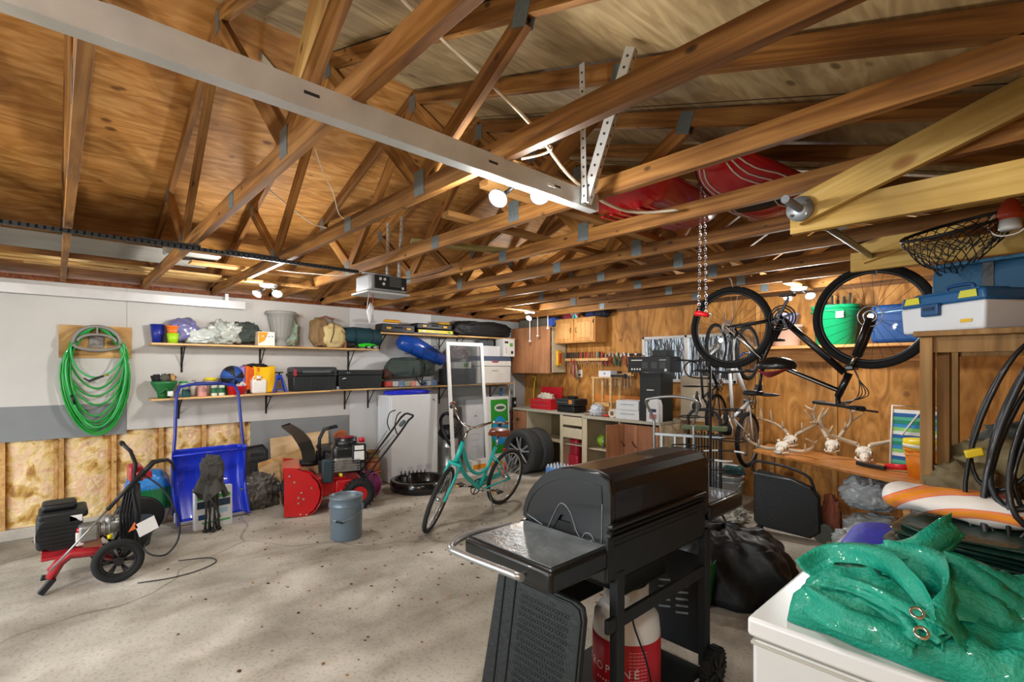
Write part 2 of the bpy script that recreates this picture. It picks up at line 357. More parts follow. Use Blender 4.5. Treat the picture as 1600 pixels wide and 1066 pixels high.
# ================================================================ TRUSSES
YT = [.693+.633*k for k in range(-4, 9)]
PLATE = mat('7d8a8e', .45, .6, var=.3, vs_=60)
HZ = .089; TW = .038
def topz(x): return RZ-abs(x-RX)*SL-.010
def truss(i, Y):
    names = {-4: None}
    n = i-4
    if n < -1: pass
    order = ['directly above the viewer at upper left', 'first', 'second', 'third', 'fourth', 'fifth', 'sixth', 'seventh', 'eighth', 'ninth']
    if n < -1: lab = 'bare timber roof truss %s behind the viewpoint, toward the garage doorway' % ['just', 'well', 'farthest'][-n-2]
    elif n == -1: lab = 'bare timber roof truss seen nearly end on at the upper left'
    else: lab = 'brown timber roof truss, %s from the camera of those crossing the picture' % order[n+1]
    t = thing('roof_truss', lab, 'roof truss', (RX, Y, ZC), group='roof trusses')
    def B(nm, a, b, w_=TW, h_=HZ): return board(nm, (a[0]-RX, 0, a[1]-ZC), (b[0]-RX, 0, b[1]-ZC), w_, h_, TRUSS, t)
    B('bottom_chord', (XL-.02, ZC+HZ/2), (XR+.02, ZC+HZ/2))
    hh = HZ/2*math.sqrt(1+SL*SL)
    B('top_chord', (XL-.3, topz(XL-.3)-hh), (RX, topz(RX)-hh)); B('top_chord', (RX, topz(RX)-hh), (XR+.3, topz(XR+.3)-hh))
    nodes = [(-4.27, ZC+.10), (-2.07, ZC+.10)]; tl, tr = (-4.85, topz(-4.85)-.10), (-1.35, topz(-1.35)-.10); pk = (RX, topz(RX)-.13)
    B('web', nodes[0], tl, .036, .088); B('web', (nodes[0][0]+.03, nodes[0][1]), (pk[0]-.03, pk[1]), .036, .088)
    B('web', (nodes[1][0]-.03, nodes[1][1]), (pk[0]+.03, pk[1]), .036, .088); B('web', nodes[1], tr, .036, .088)
    for (x, z, a) in ((-4.27, ZC+.075, 0), (-2.07, ZC+.075, 0), (-2.87, ZC+.045, 0), (RX, pk[1]+.035, 0), (-4.85, topz(-4.85)-.075, -.32), (-1.35, topz(-1.35)-.075, .32)):
        for s_ in (-1, 1):
            MB().box((0, 0, 0), (.085, .002, .12 if abs(z-ZC) > .05 else .085)).build('truss_plate', PLATE, t, (x-RX, s_*.0200, z-ZC), (0, a, 0))
for i, Y in enumerate(YT): truss(i, Y)
# ================================================================ LAMPS (twin head LED floodlights under the trusses)
LED = mat('f4f8ff', .3, var=0, emit=60)
def lamp(x, y, z, yaw, label, heads=2, power=20, up=0):
    t = thing('floodlight', label, 'ceiling light', (x, y, 2.408+up), yaw, 'twin head floodlights')
    ya = max(q for q in YT if q <= y); MB().box((0, 0, 0), (.09, .67, .02), .002).build('mounting_board', LUMB, t, Matrix.Rotation(-yaw, 3, 'Z') @ Vector((0, ya+.3165-y, .011+(.025 if up else 0))), (0, 0, -yaw))
    MB().lathe([(0, 0), (.075, 0), (.08, -.012), (.07, -.03), (.03, -.036), (0, -.036)]).build('base', WHITE, t)
    for s_ in ((-1, 1) if heads == 2 else (0,)):
        o = MB().tube([(s_*.02, 0, -.03), (s_*.05, 0, -.055), (s_*.075, -.0, -.07)], .010).build('arm', BLK, t)
        a = s_*.35
        h = MB().lathe([(0, .035), (.025, .03), (.05, 0), (.058, -.02), (.056, -.022), (.05, -.018), (0, -.018)]).build('lamp_head', mat('2a2d30', .4), t, (s_*.095, -.02, -.09), (-.75, 0, a)); h.scale = (.8, .8, .8)
        MB().lathe([(0, -.0192), (.040, -.0192), (.041, -.0215), (0, -.0215)]).build('lens', LED, h)
        l = bpy.data.lights.new('led', 'POINT'); l.energy = power*.8; l.color = (1, .98, .95); l.shadow_soft_size = .045
        lo = bpy.data.objects.new('led', l); COL.objects.link(lo); lo.parent = t; lo.location = (s_*.12, -.09, -.17)
    return t
lamp(-5.06, 1.51, 2.33, .8, 'white twin head floodlight near the left wall, above the grey urn planter')
lamp(-1.63, 1.57, 2.37, .6, 'white twin head floodlight behind the long galvanized rail in mid ceiling', power=13, up=.07)
lamp(-1.64, 5.45, 2.32, .2, 'white twin head floodlight between the hanging bicycle wheels by the back wall')
lamp(-4.96, 4.97, 2.32, .2, 'single small floodlight in front of the brown wall cabinet', 1, 36)
lamp(-3.2, -1.3, 2.31, .8, 'added twin head fill floodlight by the garage door, unseen behind the viewpoint', 2, 44)  # added lamp, out of view, brightens the room from the front
lamp(-.3, -1.0, 2.31, .8, 'added twin head fill floodlight at the right, unseen behind the viewpoint', 2, 28)  # second added lamp, unseen, fills from the right
# ================================================================ GARAGE DOOR HARDWARE
def ctrack(p0, p1, hgt=.078, dep=.05, side=1):
    mb = MB(); y = (p0[1]+p1[1])/2; L = abs(p1[1]-p0[1])
    mb.box((0, 0, 0), (.003, L, hgt)); mb.box((side*dep/2, 0, -hgt/2), (dep, L, .003)); mb.box((side*dep/2, 0, hgt/2), (dep, L, .003))
    mb.box((side*dep, 0, hgt/2-.008), (.003, L, .014)); mb.box((side*dep, 0, -hgt/2+.008), (.003, L, .014))
    return mb
t = thing('door_track', 'long galvanized steel garage door track running overhead from upper left', 'door track', (-1.45, .0, 2.394))
mb = ctrack((0, -2.1, 0), (0, 1.93, 0), side=-1); o = mb.build('rail', GALV, t, (0, -.1, 0))
DK = mat('2b2d2e', .6)
for y in (-.02, .55, 1.25, 1.62): MB().box((.0022, y, .005), (.0015, .045, .009)).build('slot', DK, t)
MB().box((.004, 1.58, 0), (.0015, .045, .012)).build('slot', mat('e9ebea', .4), t)
MB().box((-.02, 1.915, 0), (.045, .004, .08)).build('end_plate', GALV, t)
def perf(name, lab, p0, p1, wd=.032, par=None, ang=0):
    """perforated steel angle: two leaves with punched holes"""
    d, y, z = frame(p0, p1); L = (Vector(p1)-Vector(p0)).length
    mb = MB(); n = int(L/.045)
    mb.box((0, 0, wd/2), (L, .002, wd)); mb.box((0, wd/2, 0), (L, wd, .002)); mb.m(1)
    for k in range(n):
        x = -L/2+.03+k*.045
        mb.cyl((x, -.0016, wd/2), (x, .0016, wd/2), .0062, n=8); mb.cyl((x, wd/2, -.0016), (x, wd/2, .0016), .0062, n=8)
    o = mb.build(name, [GALV, DK], par); M = Matrix((d, y, z)).transposed().to_4x4(); M.translation = (Vector(p0)+Vector(p1))/2
    o.matrix_local = M @ Matrix.Rotation(ang, 4, 'X')
    if lab: tag(o, lab, 'steel angle', 'perforated steel hangers')
    return o
a = atY(880, 312, 1.80); b = atY(883, 78, 1.80); perf('perforated_angle', 'upright perforated steel angle holding up the end of the galvanized track', (-1.44, 1.78, 2.36), (-1.47, 1.80, 3.02), .03)
perf('perforated_angle', 'slanting wider perforated steel angle at the end of the galvanized track', (-1.42, 1.80, 2.36), (-1.17, 1.80, 2.96), .042, ang=.3)
t = thing('door_track', 'white galvanized door track fixed along the top of the left wall', 'door track', (XL+.10, .0, 2.36))
mb = ctrack((0, -2, 0), (0, 1.64, 0), hgt=.085, side=-1); mb.build('rail', mat('cfd0d0', .4, .3), t, (.02, -.18, -.03), None)
MB().box((-.03, 1.45, .03), (.09, .035, .12)).build('bracket', GALV, t)
# opener
t = thing('garage_door_opener', 'grey and black garage door opener motor hanging from the trusses', 'garage door opener', (-3.87, 2.06, 2.28))
MB().box((0, 0, .03), (.26, .34, .14), .02).build('housing', mat('a5aaad', .4, .3), t)
MB().box((.135, .02, .035), (.012, .30, .11), .004).build('control_panel', BLK, t)
for k in range(6): MB().box((.1425, .06+.0*k, .01+k*.014), (.002, .11, .003)).build('panel_label', mat('8d9294'), t)
for (y, z) in ((-.08, .06), (-.04, .06), (-.05, .02), (.13, .0)): MB().cyl((.141, y, z), (.146, y, z), .012).build('button', mat('c8caca'), t)
MB().box((0, 0, -.052), (.30, .40, .018), .006).build('light_cover', mat('c9cecf', .35), t)
MB().tube([(0, -.17, .12), (0, 0, .125), (0, .17, .12)], .012).build('strap', STEEL, t)
for s_ in (-1, 1): perf('perforated_angle', None, (s_*.10, .10, .10), (s_*.12, .12, .62), .03, t)
MB().tube([(.05, -.1, -.06), (.055, -.1, -.12), (.05, -.12, -.17)], .004).build('release_cord', mat('b43a30'), t)
MB().blob((.05, -.12, -.22), (.05, .05, .16), .3, 2, 3).build('pull_tag', mat('d8dbdc', .3), t)
MB().tube([(.06, -.14, -.06), (.03, -.14, -.14), (.0, -.13, -.2)], .003).build('wire', mat('e5c9c0'), t)
t = thing('opener_rail', 'black notched chain rail of the garage door opener', 'rail', (-3.87, .0, 2.40))
MB().box((0, -.15, 0), (.035, 4.0, .022)).build('rail', mat('26282a', .5, .5), t)
mb = MB()
for k in range(98): mb.box((.03, 1.78-k*.034, -.006), (.010, .022, .024))
mb.build('chain', mat('35383a', .4, .6), t)
for y in (.55, 1.05): MB().box((.0, y, .018), (.05, .34, .012)).build('splice_plate', mat('2d3032', .5, .5), t)
# ================================================================ WIRES
def wire(lab, pts, r=.004, m_=None, name='cable'):
    P = [Vector(p) for p in pts]; Q = []
    for i in range(len(P)-1):
        p0 = P[max(i-1, 0)]; p1 = P[i]; p2 = P[i+1]; p3 = P[min(i+2, len(P)-1)]
        for k in range(6):
            s = k/6; Q.append(.5*((2*p1)+(p2-p0)*s+(2*p0-5*p1+4*p2-p3)*s*s+(3*p1-p0-3*p2+p3)*s**3))
    Q.append(P[-1]); c = sum(Q, Vector())/len(Q)
    o = MB().tube([q-c for q in Q], r, 6).build(name, m_ or mat('e6dcc4', .5, var=.05), None, c)
    return tag(o, lab, 'cable', 'loose cables in the ceiling')
wire('cream flat cable draped from the ridge down behind the galvanized track to the floodlight', [(-1.62, .75, 3.05), atY(690, 60, 1.2), atY(760, 125, 1.35), atY(830, 195, 1.45), atY(900, 285, 1.75), atY(980, 330, 2.3), atY(1060, 328, 2.5)], .008)
wire('thin white cable across the plywood at the upper left', [atX(0, 48, -4.6), atX(110, 110, -4.9), atX(180, 155, -5.0), atX(250, 225, -5.15), atX(310, 262, -5.2), atX(362, 273, -5.2)], .005)
wire('thin white cable from nearest truss to the next above the left lamp', [atX(420, 296, -3.9), atX(455, 325, -4.0), atX(490, 350, -4.1), atX(515, 357, -4.1)], .005)
wire('twisted white wire dangling in front of the left rafters', [atX(492, 232, -3.5), atX(505, 270, -3.6), atX(520, 300, -3.6), atX(530, 335, -3.7), atX(545, 345, -3.7)], .004)
wire('short white lead looping at mid-ceiling floodlight', [atY(815, 248, 1.5), atY(850, 240, 1.55), atY(862, 232, 1.55), atY(858, 228, 1.6), atY(842, 232, 1.6)], .006)
wire('white wire running from opener to left lamp', [(-3.95, 2.1, 2.5), atX(540, 430, -4.2), atX(480, 427, -4.6), atX(430, 422, -5.0)], .004)
wire('brown wire sagging along the fourth truss', [atY(628, 438, 2.55), atY(660, 432, 2.55), atY(690, 424, 2.55), atY(705, 416, 2.55)], .004, mat('2a2420'))
# ================================================================ STORED ON THE TRUSSES
RIB = mat('8f8c84', .5, var=.2, vs_=3)
def corr(u, v): return (-5.72+u*.72, -1.2+v*2.3, .008*math.sin(u*60))
o = MB().grid(corr, 80, 4).build('corrugated_sheet', RIB, None, (0, 0, 2.60), None, .004)
tag(o, 'grey corrugated roofing sheet stored on the trusses above left wall', 'sheet')
for k, (x, y0, y1, z, l) in enumerate(((-5.86, -1.6, 1.28, 2.555, 'pale pine board on the trusses beside the corrugated sheet'), (-6.0, -1.4, 1.7, 2.548, 'long pale pine board in the middle of the boards over left wall'), (-6.12, -.2, 1.9, 2.548, 'orange-toned board nearest the left wall atop the trusses'), (-5.25, .9, 1.9, 2.56, 'short wide plank on trusses above the left wall track'))):
    o = board('plank', (x, y0, z), (x, y1, z), .09 if k < 3 else .14, .022, PINE if k < 2 else SPRUCE)
    tag(o, l, 'plank', 'planks stored on the trusses')
tag(MB().box((0, 0, 0), (.10, .13, .09), .01).build('junction_box', mat('b9bbb6'), None, (-4.9, .72, 2.58)), 'small grey box on the truss beside the boards', 'box')
BR = [((495, 0), (452, 205), .70, 'pale new board nailed up beside the nearest truss web', PINE, .09),
      ((585, 395), (655, 372), 2.2, 'short green-grey board bridging two trusses by the opener', wood('7d7448', '8f8552', 'a2975f'), .09)]
o = board('brace', atY(508, -40, .78), atY(455, 178, .78), .04, .09, PINE); tag(o, BR[0][3], 'brace', 'timber braces')
o = board('brace', (-3.25, 1.98, 2.56), (-2.9, 2.75, 2.54), .09, .03, BR[1][4]); tag(o, BR[1][3], 'brace', 'timber braces')
o = board('brace', atY(500, 200, .8), atY(350, 15, 1.2), .02, .05, mat('b9ae98', .7)); tag(o, 'thin grey-white strip running up to the ridge at upper left', 'brace', 'timber braces')
o = board('brace', (-1.93, 1.6, 2.542), (-1.93, 6.1, 2.542), .07, .036, LUMB); tag(o, 'long brown lateral brace lying across the truss chords beside the mid-ceiling lamp', 'brace', 'timber braces')
o = board('brace', (-2.48, 1.75, 2.542), (-2.48, 6.1, 2.542), .07, .036, LUMB); tag(o, 'long brown lateral brace across the truss chords, nearer the opener', 'brace', 'timber braces')
for k, (x, Y) in enumerate(((-.75, 4.8), (-.3, 4.95), (-1.9, 3.5), (-2.4, 3.3))):
    o = board('brace', (x, Y, 2.56), (x+.35, Y, 3.0), .03, .06, SPRUCE)
    tag(o, ['thin stick slanting up between back trusses, right of the chain', 'thin stick slanting up between back trusses, rightmost', 'thin stick above the oak cabinet side of the trusses', 'thin stick slanting in the trusses behind the opener'][k], 'brace', 'thin sticks in the trusses')
# red sleds lying on the trusses
SLED = mat('c01522', .3, coat=.5, var=.08)
def sled(L, W, D):
    def fn(u, v):
        x = (u-.5)*L; y = (v-.5)*W*(1-.25*max(0, 2*u-1.2)); e = abs(2*v-1)
        z = D*(e**4) + .25*max(0, (u-.78)/.22)**2*D*3 + .5*D*max(0, (.12-u)/.12)
        z += .010*math.cos(v*math.pi*8)*(1-e**4)*(1 if .08 < u < .8 else 0)
        return (x, y, z)
    return MB().grid(fn, 40, 41)
t = thing('sled', 'red plastic toboggan with ribbed underside lying across the trusses', 'sled', (-1.70, 2.93, 2.57), 0, rot=(0, R(-5), R(96)))
sled(1.25, .58, .13).build('hull', SLED, t, solid=.005)
for k in range(6): MB().box((-.38+.0*k, -.15+.06*k, -.016), (.26, .018, .012), .005).build('rib', SLED, t)
MB().tube([(.55, -.22, .2), (.50, -.1, .14), (.5, .1, .12), (.54, .22, .2)], .006).build('rope', mat('e9e4da'), t)
t = thing('sled', 'red and black boat-shaped sled with white stripes, behind the chain', 'sled', (-1.12, 3.22, 2.60), 0, rot=(0, R(0), R(88)))
def hull(u, v):
    x = (u-.5)*1.5; w_ = .255*math.sin(math.pi*min(1, .08+u*.92))**.6; a = math.pi*(v-.5)
    return (x, w_*math.sin(a), -.11*math.cos(a)*(math.sin(math.pi*(.06+.88*u)))**.5+.05+.05*(2*u-1)**2)
MB().grid(hull, 30, 22).build('hull', SLED, t, solid=.006)
for (u0, u1) in ((.02, .5), (.55, .98)):
    for dv in (.16, .26, .34, .66, .74, .84):
        MB().tube([Vector(hull(u0+(u1-u0)*k/10, dv+.04*math.sin(k)))+Vector((0, 0, -.006)) for k in range(11)], .0045, 5).build('stripe', WHITE if dv < .8 else BLK, t)
for s_ in (.2, .72): MB().grid(lambda u, v: Vector(hull(s_+u*.2, .28+v*.44))+Vector((0, 0, -.0075)), 6, 8).build('black_panel', BLK, t, solid=.002)
MB().torus((0, 0, .06), .24, .014, 'Z', 40, 8).build('rim_pipe', BLK, t).scale = (3.0, 1, 1)
# chain with red handle
c = atY(1098, 285, 2.75); b0 = atY(1098, 490, 2.75)
t = thing('chain_pull', 'looped steel chain hanging from a truss with red handle at its end', 'chain', (c.x, c.y, b0.z))
for s_ in (-1, 1):
    mb = MB(); n = 34; H = c.z-b0.z
    for k in range(n):
        z = (k+.5)*H/n; mb.torus((s_*(.022-.012*k/n), 0, z), .0085, .0032, 'X' if k % 2 else 'Y', 8, 5)
    mb.build('chain', CHROME, t)
MB().tube([(-.045, 0, .0), (-.03, -.0, .004), (.0, 0, -.004), (.035, 0, -.014)], .014, 10, rs=[.014, .017, .014, .013]).build('handle', mat('e0121c', .35), t)
MB().torus((.045, 0, -.012), .009, .003, 'Y', 10, 5).build('ring', CHROME, t)
# pull-up bar between two yellow timber brackets
t = thing('pull_up_bar', 'grey pipe pull-up bar with round flange between two yellow timber brackets', 'pull-up bar', (-.74, 3.2, 2.32))
def L_(n, a, b, h=.125, w_=.038, m_=None): return board(n, Vector(a)-t.location, Vector(b)-t.location, w_, h, m_ or YEL, t)
YEL = wood('bd9a4c', 'd0b062', 'dcc078', knots=4, dark='7a4a20')
L_('lower_board', (-.80, 2.55, 2.29), (.45, 2.55, 2.285)); L_('diagonal_board', (-.77, 2.505, 2.315), (-.02, 2.505, 2.565))
L_('lower_board', (-.86, 3.90, 2.30), (.45, 3.90, 2.30)); L_('diagonal_board', (-.80, 3.86, 2.34), (-.03, 3.86, 2.56))
MB().tube([(0, -.92, .0), (0, .66, 0)], .0175, 14).build('pipe', mat('8b9094', .4, .8), t)
MB().lathe([(0, 0), (.034, 0), (.034, -.018), (.05, -.022), (.056, -.028), (.056, -.036), (.0, -.036)], (0, -.70, 0), 28, 'Y').build('flange', mat('9aa1a5', .45, .7), t)
for k in range(4): MB().cyl((.042*math.cos(k*1.57+.7), -.737, .042*math.sin(k*1.57+.7)), (.042*math.cos(k*1.57+.7), -.744, .042*math.sin(k*1.57+.7)), .006).build('screw', CHROME, t)
# ================================================================ LEFT WALL: SHELVES
SH = wood('c79a5c', 'dcb377', 'e8c792', grain=(20, 1.2, 20), rnd=False)
def shz(y): return 1.278+.02*(y-.73) if y < 2.6 else 1.318+.009*(y-2.6)    # top of the lower shelf
def shelf(label, y0, y1, z0, z1, d=.27):
    c = ((y0+y1)/2, (z0+z1)/2); t = thing('wall_shelf', label, 'shelf', (XL+d/2, c[0], c[1]), group='pine wall shelves')
    MB().box((0, 0, 0), (d, y1-y0, .02), .002).build('shelf_board', SH, t, (0, 0, 0), (math.atan2(z1-z0, y1-y0), 0, 0)); return t
def brk(t, y, z, L=.22, V=.24, w_=.02):
    c = t.location; y -= c.y; x = XL-c.x; z -= c.z
    MB().box((x+.004, y, z-.01-V/2), (.006, w_, V)).box((x+L/2, y, z-.014), (L, w_, .005)).beam((x+.01, y, z-V*.8), (x+L*.85, y, z-.018), w_*.5, .008).build('bracket', IRON, t)
s1 = shelf('upper pine shelf over the snow scoop, loaded with pots, bags and an urn', .73, 3.27, 1.85, 1.85)
for y in (1.03, 1.83, 2.95): brk(s1, y, 1.84, V=.28)
s2 = shelf('lower pine shelf with jars, basketball and black totes, left part', .73, 2.6, 1.268, 1.305)
for y in (1.0, 1.9): brk(s2, y, 1.27, V=.22)
s3 = shelf('lower pine shelf with duffel and coolers, right part', 2.605, 5.85, 1.308, 1.337)
for y in (2.9, 3.24, 4.45, 5.5): brk(s3, y, 1.305, V=.26)
s4 = shelf('highest pine shelf with black tool cases, left part', 3.3, 4.62, 2.085, 2.09)
for y in (3.42, 4.45): brk(s4, y, 2.08, V=.2)
s5 = shelf('highest pine shelf with black garment bag, by the corner', 4.63, 5.85, 2.10, 2.10)
for y in (4.8, 5.3, 5.6): brk(s5, y, 2.09, V=.2)
def sp(px, x=-6.33): return atX(px, 560, x).y
def hz(px, py, x=-6.33): return atX(px, py, x).z
Z1 = 1.861
def pot(label, px, h, r0, r1, m_, z=Z1, x=-6.33, name='plant_pot', cat='pot', group=None, y=None, rot=None, rim=True):
    t = thing(name, label, cat, (x, y if y is not None else sp(px, x), z), 0, group, rot)
    pr = [(0, 0), (r0, 0), (r1*.97, h*.86), (r1*.97, h*.86), (r1*1.06, h*.87), (r1*1.08, h), (r1*.98, h), (r1*.93, h*.85), (r0*.9, .012), (0, .012)] if rim else [(0, 0), (r0, 0), (r1, h), (r1*.95, h), (r0*.9, .012), (0, .012)]
    MB().lathe(pr, cap=False).build('body', m_, t); return t
pot('dark blue tapered pot at the left end of the upper shelf', 243, .20, .045, .065, mat('1b2c8c', .35), x=-6.38, y=.80, rim=False)
pot('orange pot resting inside the lime one on the upper shelf', 257, .12, .045, .065, mat('f07420', .4), z=Z1+.075, y=.93, x=-6.30, rot=(.0, .15, 0))
pot('lime green pot at the left of the upper shelf', 257, .105, .042, .056, mat('a4d81c', .4), x=-6.26, y=.92, rim=False)
t = thing('glass_jar', 'glass jar of tan pieces beside the lime pot', 'jar', (-6.27, 1.07, Z1))
MB().lathe([(0, 0), (.042, 0), (.045, .01), (.045, .085), (.038, .095), (.038, .1)], cap=False).build('glass', mat('dfe6e2', .05, trans=.8, var=0), t)
MB().blob((0, 0, .04), (.078, .078, .07), .1, 5, 3).build('contents', mat('bfa878', .8, var=.5, vs_=40), t)
MB().lathe([(0, .1), (.042, .1), (.042, .115), (0, .115)]).build('lid', STEEL, t)
def bag(name, label, cat, px0, px1, h, m_, z, x=-6.33, dx=.2, **k):
    y0, y1 = sp(px0, x), sp(px1, x); t = k.pop('t', None); loc = (x, (y0+y1)/2, z+h/2)
    args = dict(amp=.12, sc=2.2, seed=px0*.37, flat=.86, crump=.16, sub=5, pw=.8); args.update(k)
    o = MB().blob((0, 0, 0), (dx, (y1-y0), h*1.08), **args).build(name, m_, None, loc); return tag(o, label, cat)
PB = mat('c9cfca', .25, var=.15, vs_=9, coat=.4, alpha=.75); 
bag('wrapped_cushion', 'purple-grey cushion wrapped in clear plastic on the upper shelf', 'cushion', 262, 310, .25, mat('6d6c9c', .3, coat=.6, var=.2), Z1+.02, dx=.22, crump=.05)
bag('plastic_sheeting', 'crumpled clear plastic sheeting in front of the purple cushion', 'plastic sheeting', 288, 336, .15, mat('c2cac4', .25, coat=.5, var=.3, vs_=12), Z1, x=-6.26, dx=.13, crump=.24, amp=.3)
bag('plastic_sheeting', 'heap of crumpled grey-white plastic left of the orange and white box', 'plastic sheeting', 330, 374, .24, mat('aeb4ac', .25, coat=.5, var=.3, vs_=12), Z1, x=-6.28, dx=.18, crump=.26, amp=.35)
bag('folded_tarp', 'dark green folded cloth behind the orange and white box', 'cloth', 352, 404, .24, mat('3c4743', .7, var=.25), Z1+.02, x=-6.38, dx=.15, crump=.3)
def carton(name, label, cat, loc, d, m_, rz=0, bev=.003): 
    t = thing(name, label, cat, loc, rz); MB().box((0, 0, d[2]/2), d, bev).build('body', m_, t); return t
t = carton('carton', 'white and orange printed box on the upper shelf beside the urn', 'box', (-6.27, 1.83, Z1), (.13, .185, .165), mat('d8c4a4', .6))
MB().box((.0655, .0, .083), (.001, .18, .16)).build('printed_front', mat('f2efe6', .4), t)
MB().prism([(-.088, .158), (-.088, .02), (-.02, .06), (.02, .158)], .0663, .0668, 'YZ').build('orange_print', mat('f09a28', .4), t)
for k in range(4): MB().lathe([(0, 0), (.009, 0), (.009, .001), (0, .001)], (.067, -.04+k*.034, .11), 16, 'X').build('icon', mat('8a8f98') if k else WHITE, t)
# grey urn planter
t = thing('urn_planter', 'large light grey urn planter on the upper shelf below the floodlight', 'planter', (-6.30, 2.02, Z1))
MB().lathe([(0, 0), (.085, 0), (.088, .02), (.06, .05), (.065, .075), (.09, .1), (.10, .12), (.135, .30), (.150, .375), (.172, .385), (.178, .40), (.172, .42), (.155, .42), (.13, .30), (0, .12)], n=36, cap=False).build('body', mat('8f8f89', .7, var=.08), t)
mb = MB()
for k in range(18):
    a = k*math.pi/9; mb.beam((.102*math.cos(a), .102*math.sin(a), .13), (.146*math.cos(a), .146*math.sin(a), .36), .006, .006)
mb.build('flutes', mat('87877f', .7), t)
MB().beam((.0, .11, .12), (.05, .15, .17), .016, .01).beam((.04, .06, .08), (.07, .14, .05), .02, .01).build('wood_offcut', LUMB, t)
bag('soil_bag', 'clear and green printed bag standing beside the grey urn', 'bag', 436, 464, .36, mat('8fa590', .3, coat=.4, var=.6, vs_=7), Z1, dx=.16, crump=.3, amp=.2)
t = thing('canvas_bag', 'tan canvas drawstring bag on the upper shelf', 'bag', (-6.29, 2.60, Z1)); t.scale = (1.1, 1.05, 1.22)
MB().blob((.02, .05, .125), (.22, .31, .27), .1, 2, 5, 3, .9, .08, .75).build('body', mat('d2bd86', .85, var=.1, bump=.2), t)
MB().blob((-.02, -.10, .15), (.2, .22, .30), .15, 2, 5, 9, .9, .12, .75).build('brown_flap', mat('8b6f4b', .85, var=.15, bump=.2), t)
MB().tube([(.135, -.03, .05), (.145, .0, .15), (.12, .02, .25), (.05, .02, .285)], .005).tube([(.12, .10, .20), (.14, .12, .16), (.12, .17, .15)], .004).build('drawcord', mat('5d3b28'), t)
MB().tube([(-.04, -.12, .30), (-.02, -.02, .33), (0, .07, .30)], .012).build('handle', mat('8b5a48', .8), t)
t = thing('sleeping_bag_roll', 'dark teal rolled sleeping bag on the upper shelf', 'sleeping bag', (-6.29, 3.05, Z1+.165))
mb = MB(); mb.tube([(0, -.30, 0), (0, -.27, 0), (.0, -.1, .005), (0, .12, 0), (0, .26, -.01), (0, .29, -.01)], .1, 20, rs=[.07, .105, .12, .118, .105, .06]); mb.build('roll', mat('14404a', .7, var=.15, bump=.3), t)
for y in (-.12, .12): MB().torus((0, y, 0), .118, .006, 'Y', 30, 6).build('strap', BLK, t)
t = thing('sneaker_bag', 'black and lime bag with white-striped sneakers under the teal roll', 'bag', (-6.25, 3.06, Z1))
MB().blob((0, -.20, .05), (.13, .18, .10), .1, 3, 4, 4, .8).build('black_pouch', BLK, t)
MB().blob((0, .06, .045), (.12, .26, .075), .1, 3, 4, 5, .8).build('lime_cloth', mat('35d22a', .6), t)
for k in range(2): MB().blob((.04, .04+k*.09, .02), (.1, .06, .045), .05, 3, 3, 6, .8).build('sneaker', BLK if k == 0 else mat('202020'), t); MB().box((.09, .04+k*.09, .02), (.004, .04, .012)).build('stripe', WHITE, t)
MB().box((.02, -.27, .04), (.10, .02, .08), .004).build('brown_card', mat('8a5b3c'), t)
# lower shelf, left to right
z = shz(.85)
t = thing('spreader', 'dark green hand spreader filled with gloves and hose fittings', 'spreader', (-6.31, .85, z))
MB().lathe([(0, 0), (.05, 0), (.055, .03), (.06, .06), (.105, .15), (.11, .18), (.10, .18), (.05, .06)], n=28, cap=False, sy=1.1).build('hopper', mat('1c6a34', .4, var=.2), t)
MB().tube([(.09, -.05, .05), (.1, .0, .1), (.09, .05, .05)], .012).build('arch_handle', mat('1c6a34', .4), t)
for k, (c_, p, d) in enumerate((('1a1a18', (.0, -.06, .21), (.12, .1, .08)), ('55564c', (.04, .0, .21), (.09, .09, .09)), ('c89a5a', (.02, .07, .21), (.05, .05, .08)), ('20211f', (-.04, .06, .22), (.1, .1, .07)))):
    MB().blob(p, d, .3, 3, 3, k, None, .3).build('glove' if k != 2 else 'brass_fitting', mat(c_, .8), t)
MB().box((.105, .04, .05), (.002, .05, .05)).build('label_patch', WHITE, t)
def jar(label, y, h, r, m_, lid, x=-6.29, z=None, name='jar', cat='jar', lh=.02, lr=None, band=None):
    t = thing(name, label, cat, (x, y, shz(y) if z is None else z)); lr = lr or r*.9
    MB().lathe([(0, 0), (r*.93, 0), (r, .008), (r, h*.9), (r*.9, h), (0, h)], n=24).build('body', m_, t)
    MB().lathe([(0, h), (lr, h), (lr, h+lh), (0, h+lh)], n=20).build('lid', lid, t)
    if band: MB().lathe([(r+.001, h*.25), (r+.0015, h*.26), (r+.0015, h*.7), (r+.001, h*.71)], n=24, cap=False).build('label_band', band, t)
    return t
CLR = mat('c4d0cc', .15, var=.2, alpha=.8)
jar('tall clear jar with green lid behind the scoop handle', 1.03, .15, .045, CLR, mat('2e9a4a'), x=-6.36, band=mat('dcdcd6'))
jar('teal can beside the green spreader', 1.04, .08, .04, mat('1d5a5c', .4), STEEL, x=-6.27)
jar('big jar with flat yellow lid on the lower shelf', 1.29, .17, .06, mat('b5a9a0', .3), mat('e6d21c', .4), x=-6.38, lh=.03, lr=.062, name='jar')
jar('pink powder jar with clear sides behind the scoop handle', 1.19, .115, .046, mat('e2a299', .3), mat('d8d6d0'), x=-6.27)
jar('pale bottle with grey cap behind the pink jar', 1.13, .16, .04, mat('c9c3bb', .3), mat('8d8f8b'), x=-6.38, lr=.02)
for k in range(2): jar('white and green striped spray can, %s of the pair' % ('left' if k == 0 else 'right'), 1.30+k*.072, .125, .030, mat('dfe6d8', .35), WHITE, x=-6.25, name='spray_can', cat='can', band=mat('2f7d4c'))
jar('green bottle with white spray head leaning on the jars', 1.42, .14, .035, mat('3fa348', .4), WHITE, x=-6.37, lr=.02, lh=.05, name='spray_bottle', cat='bottle')
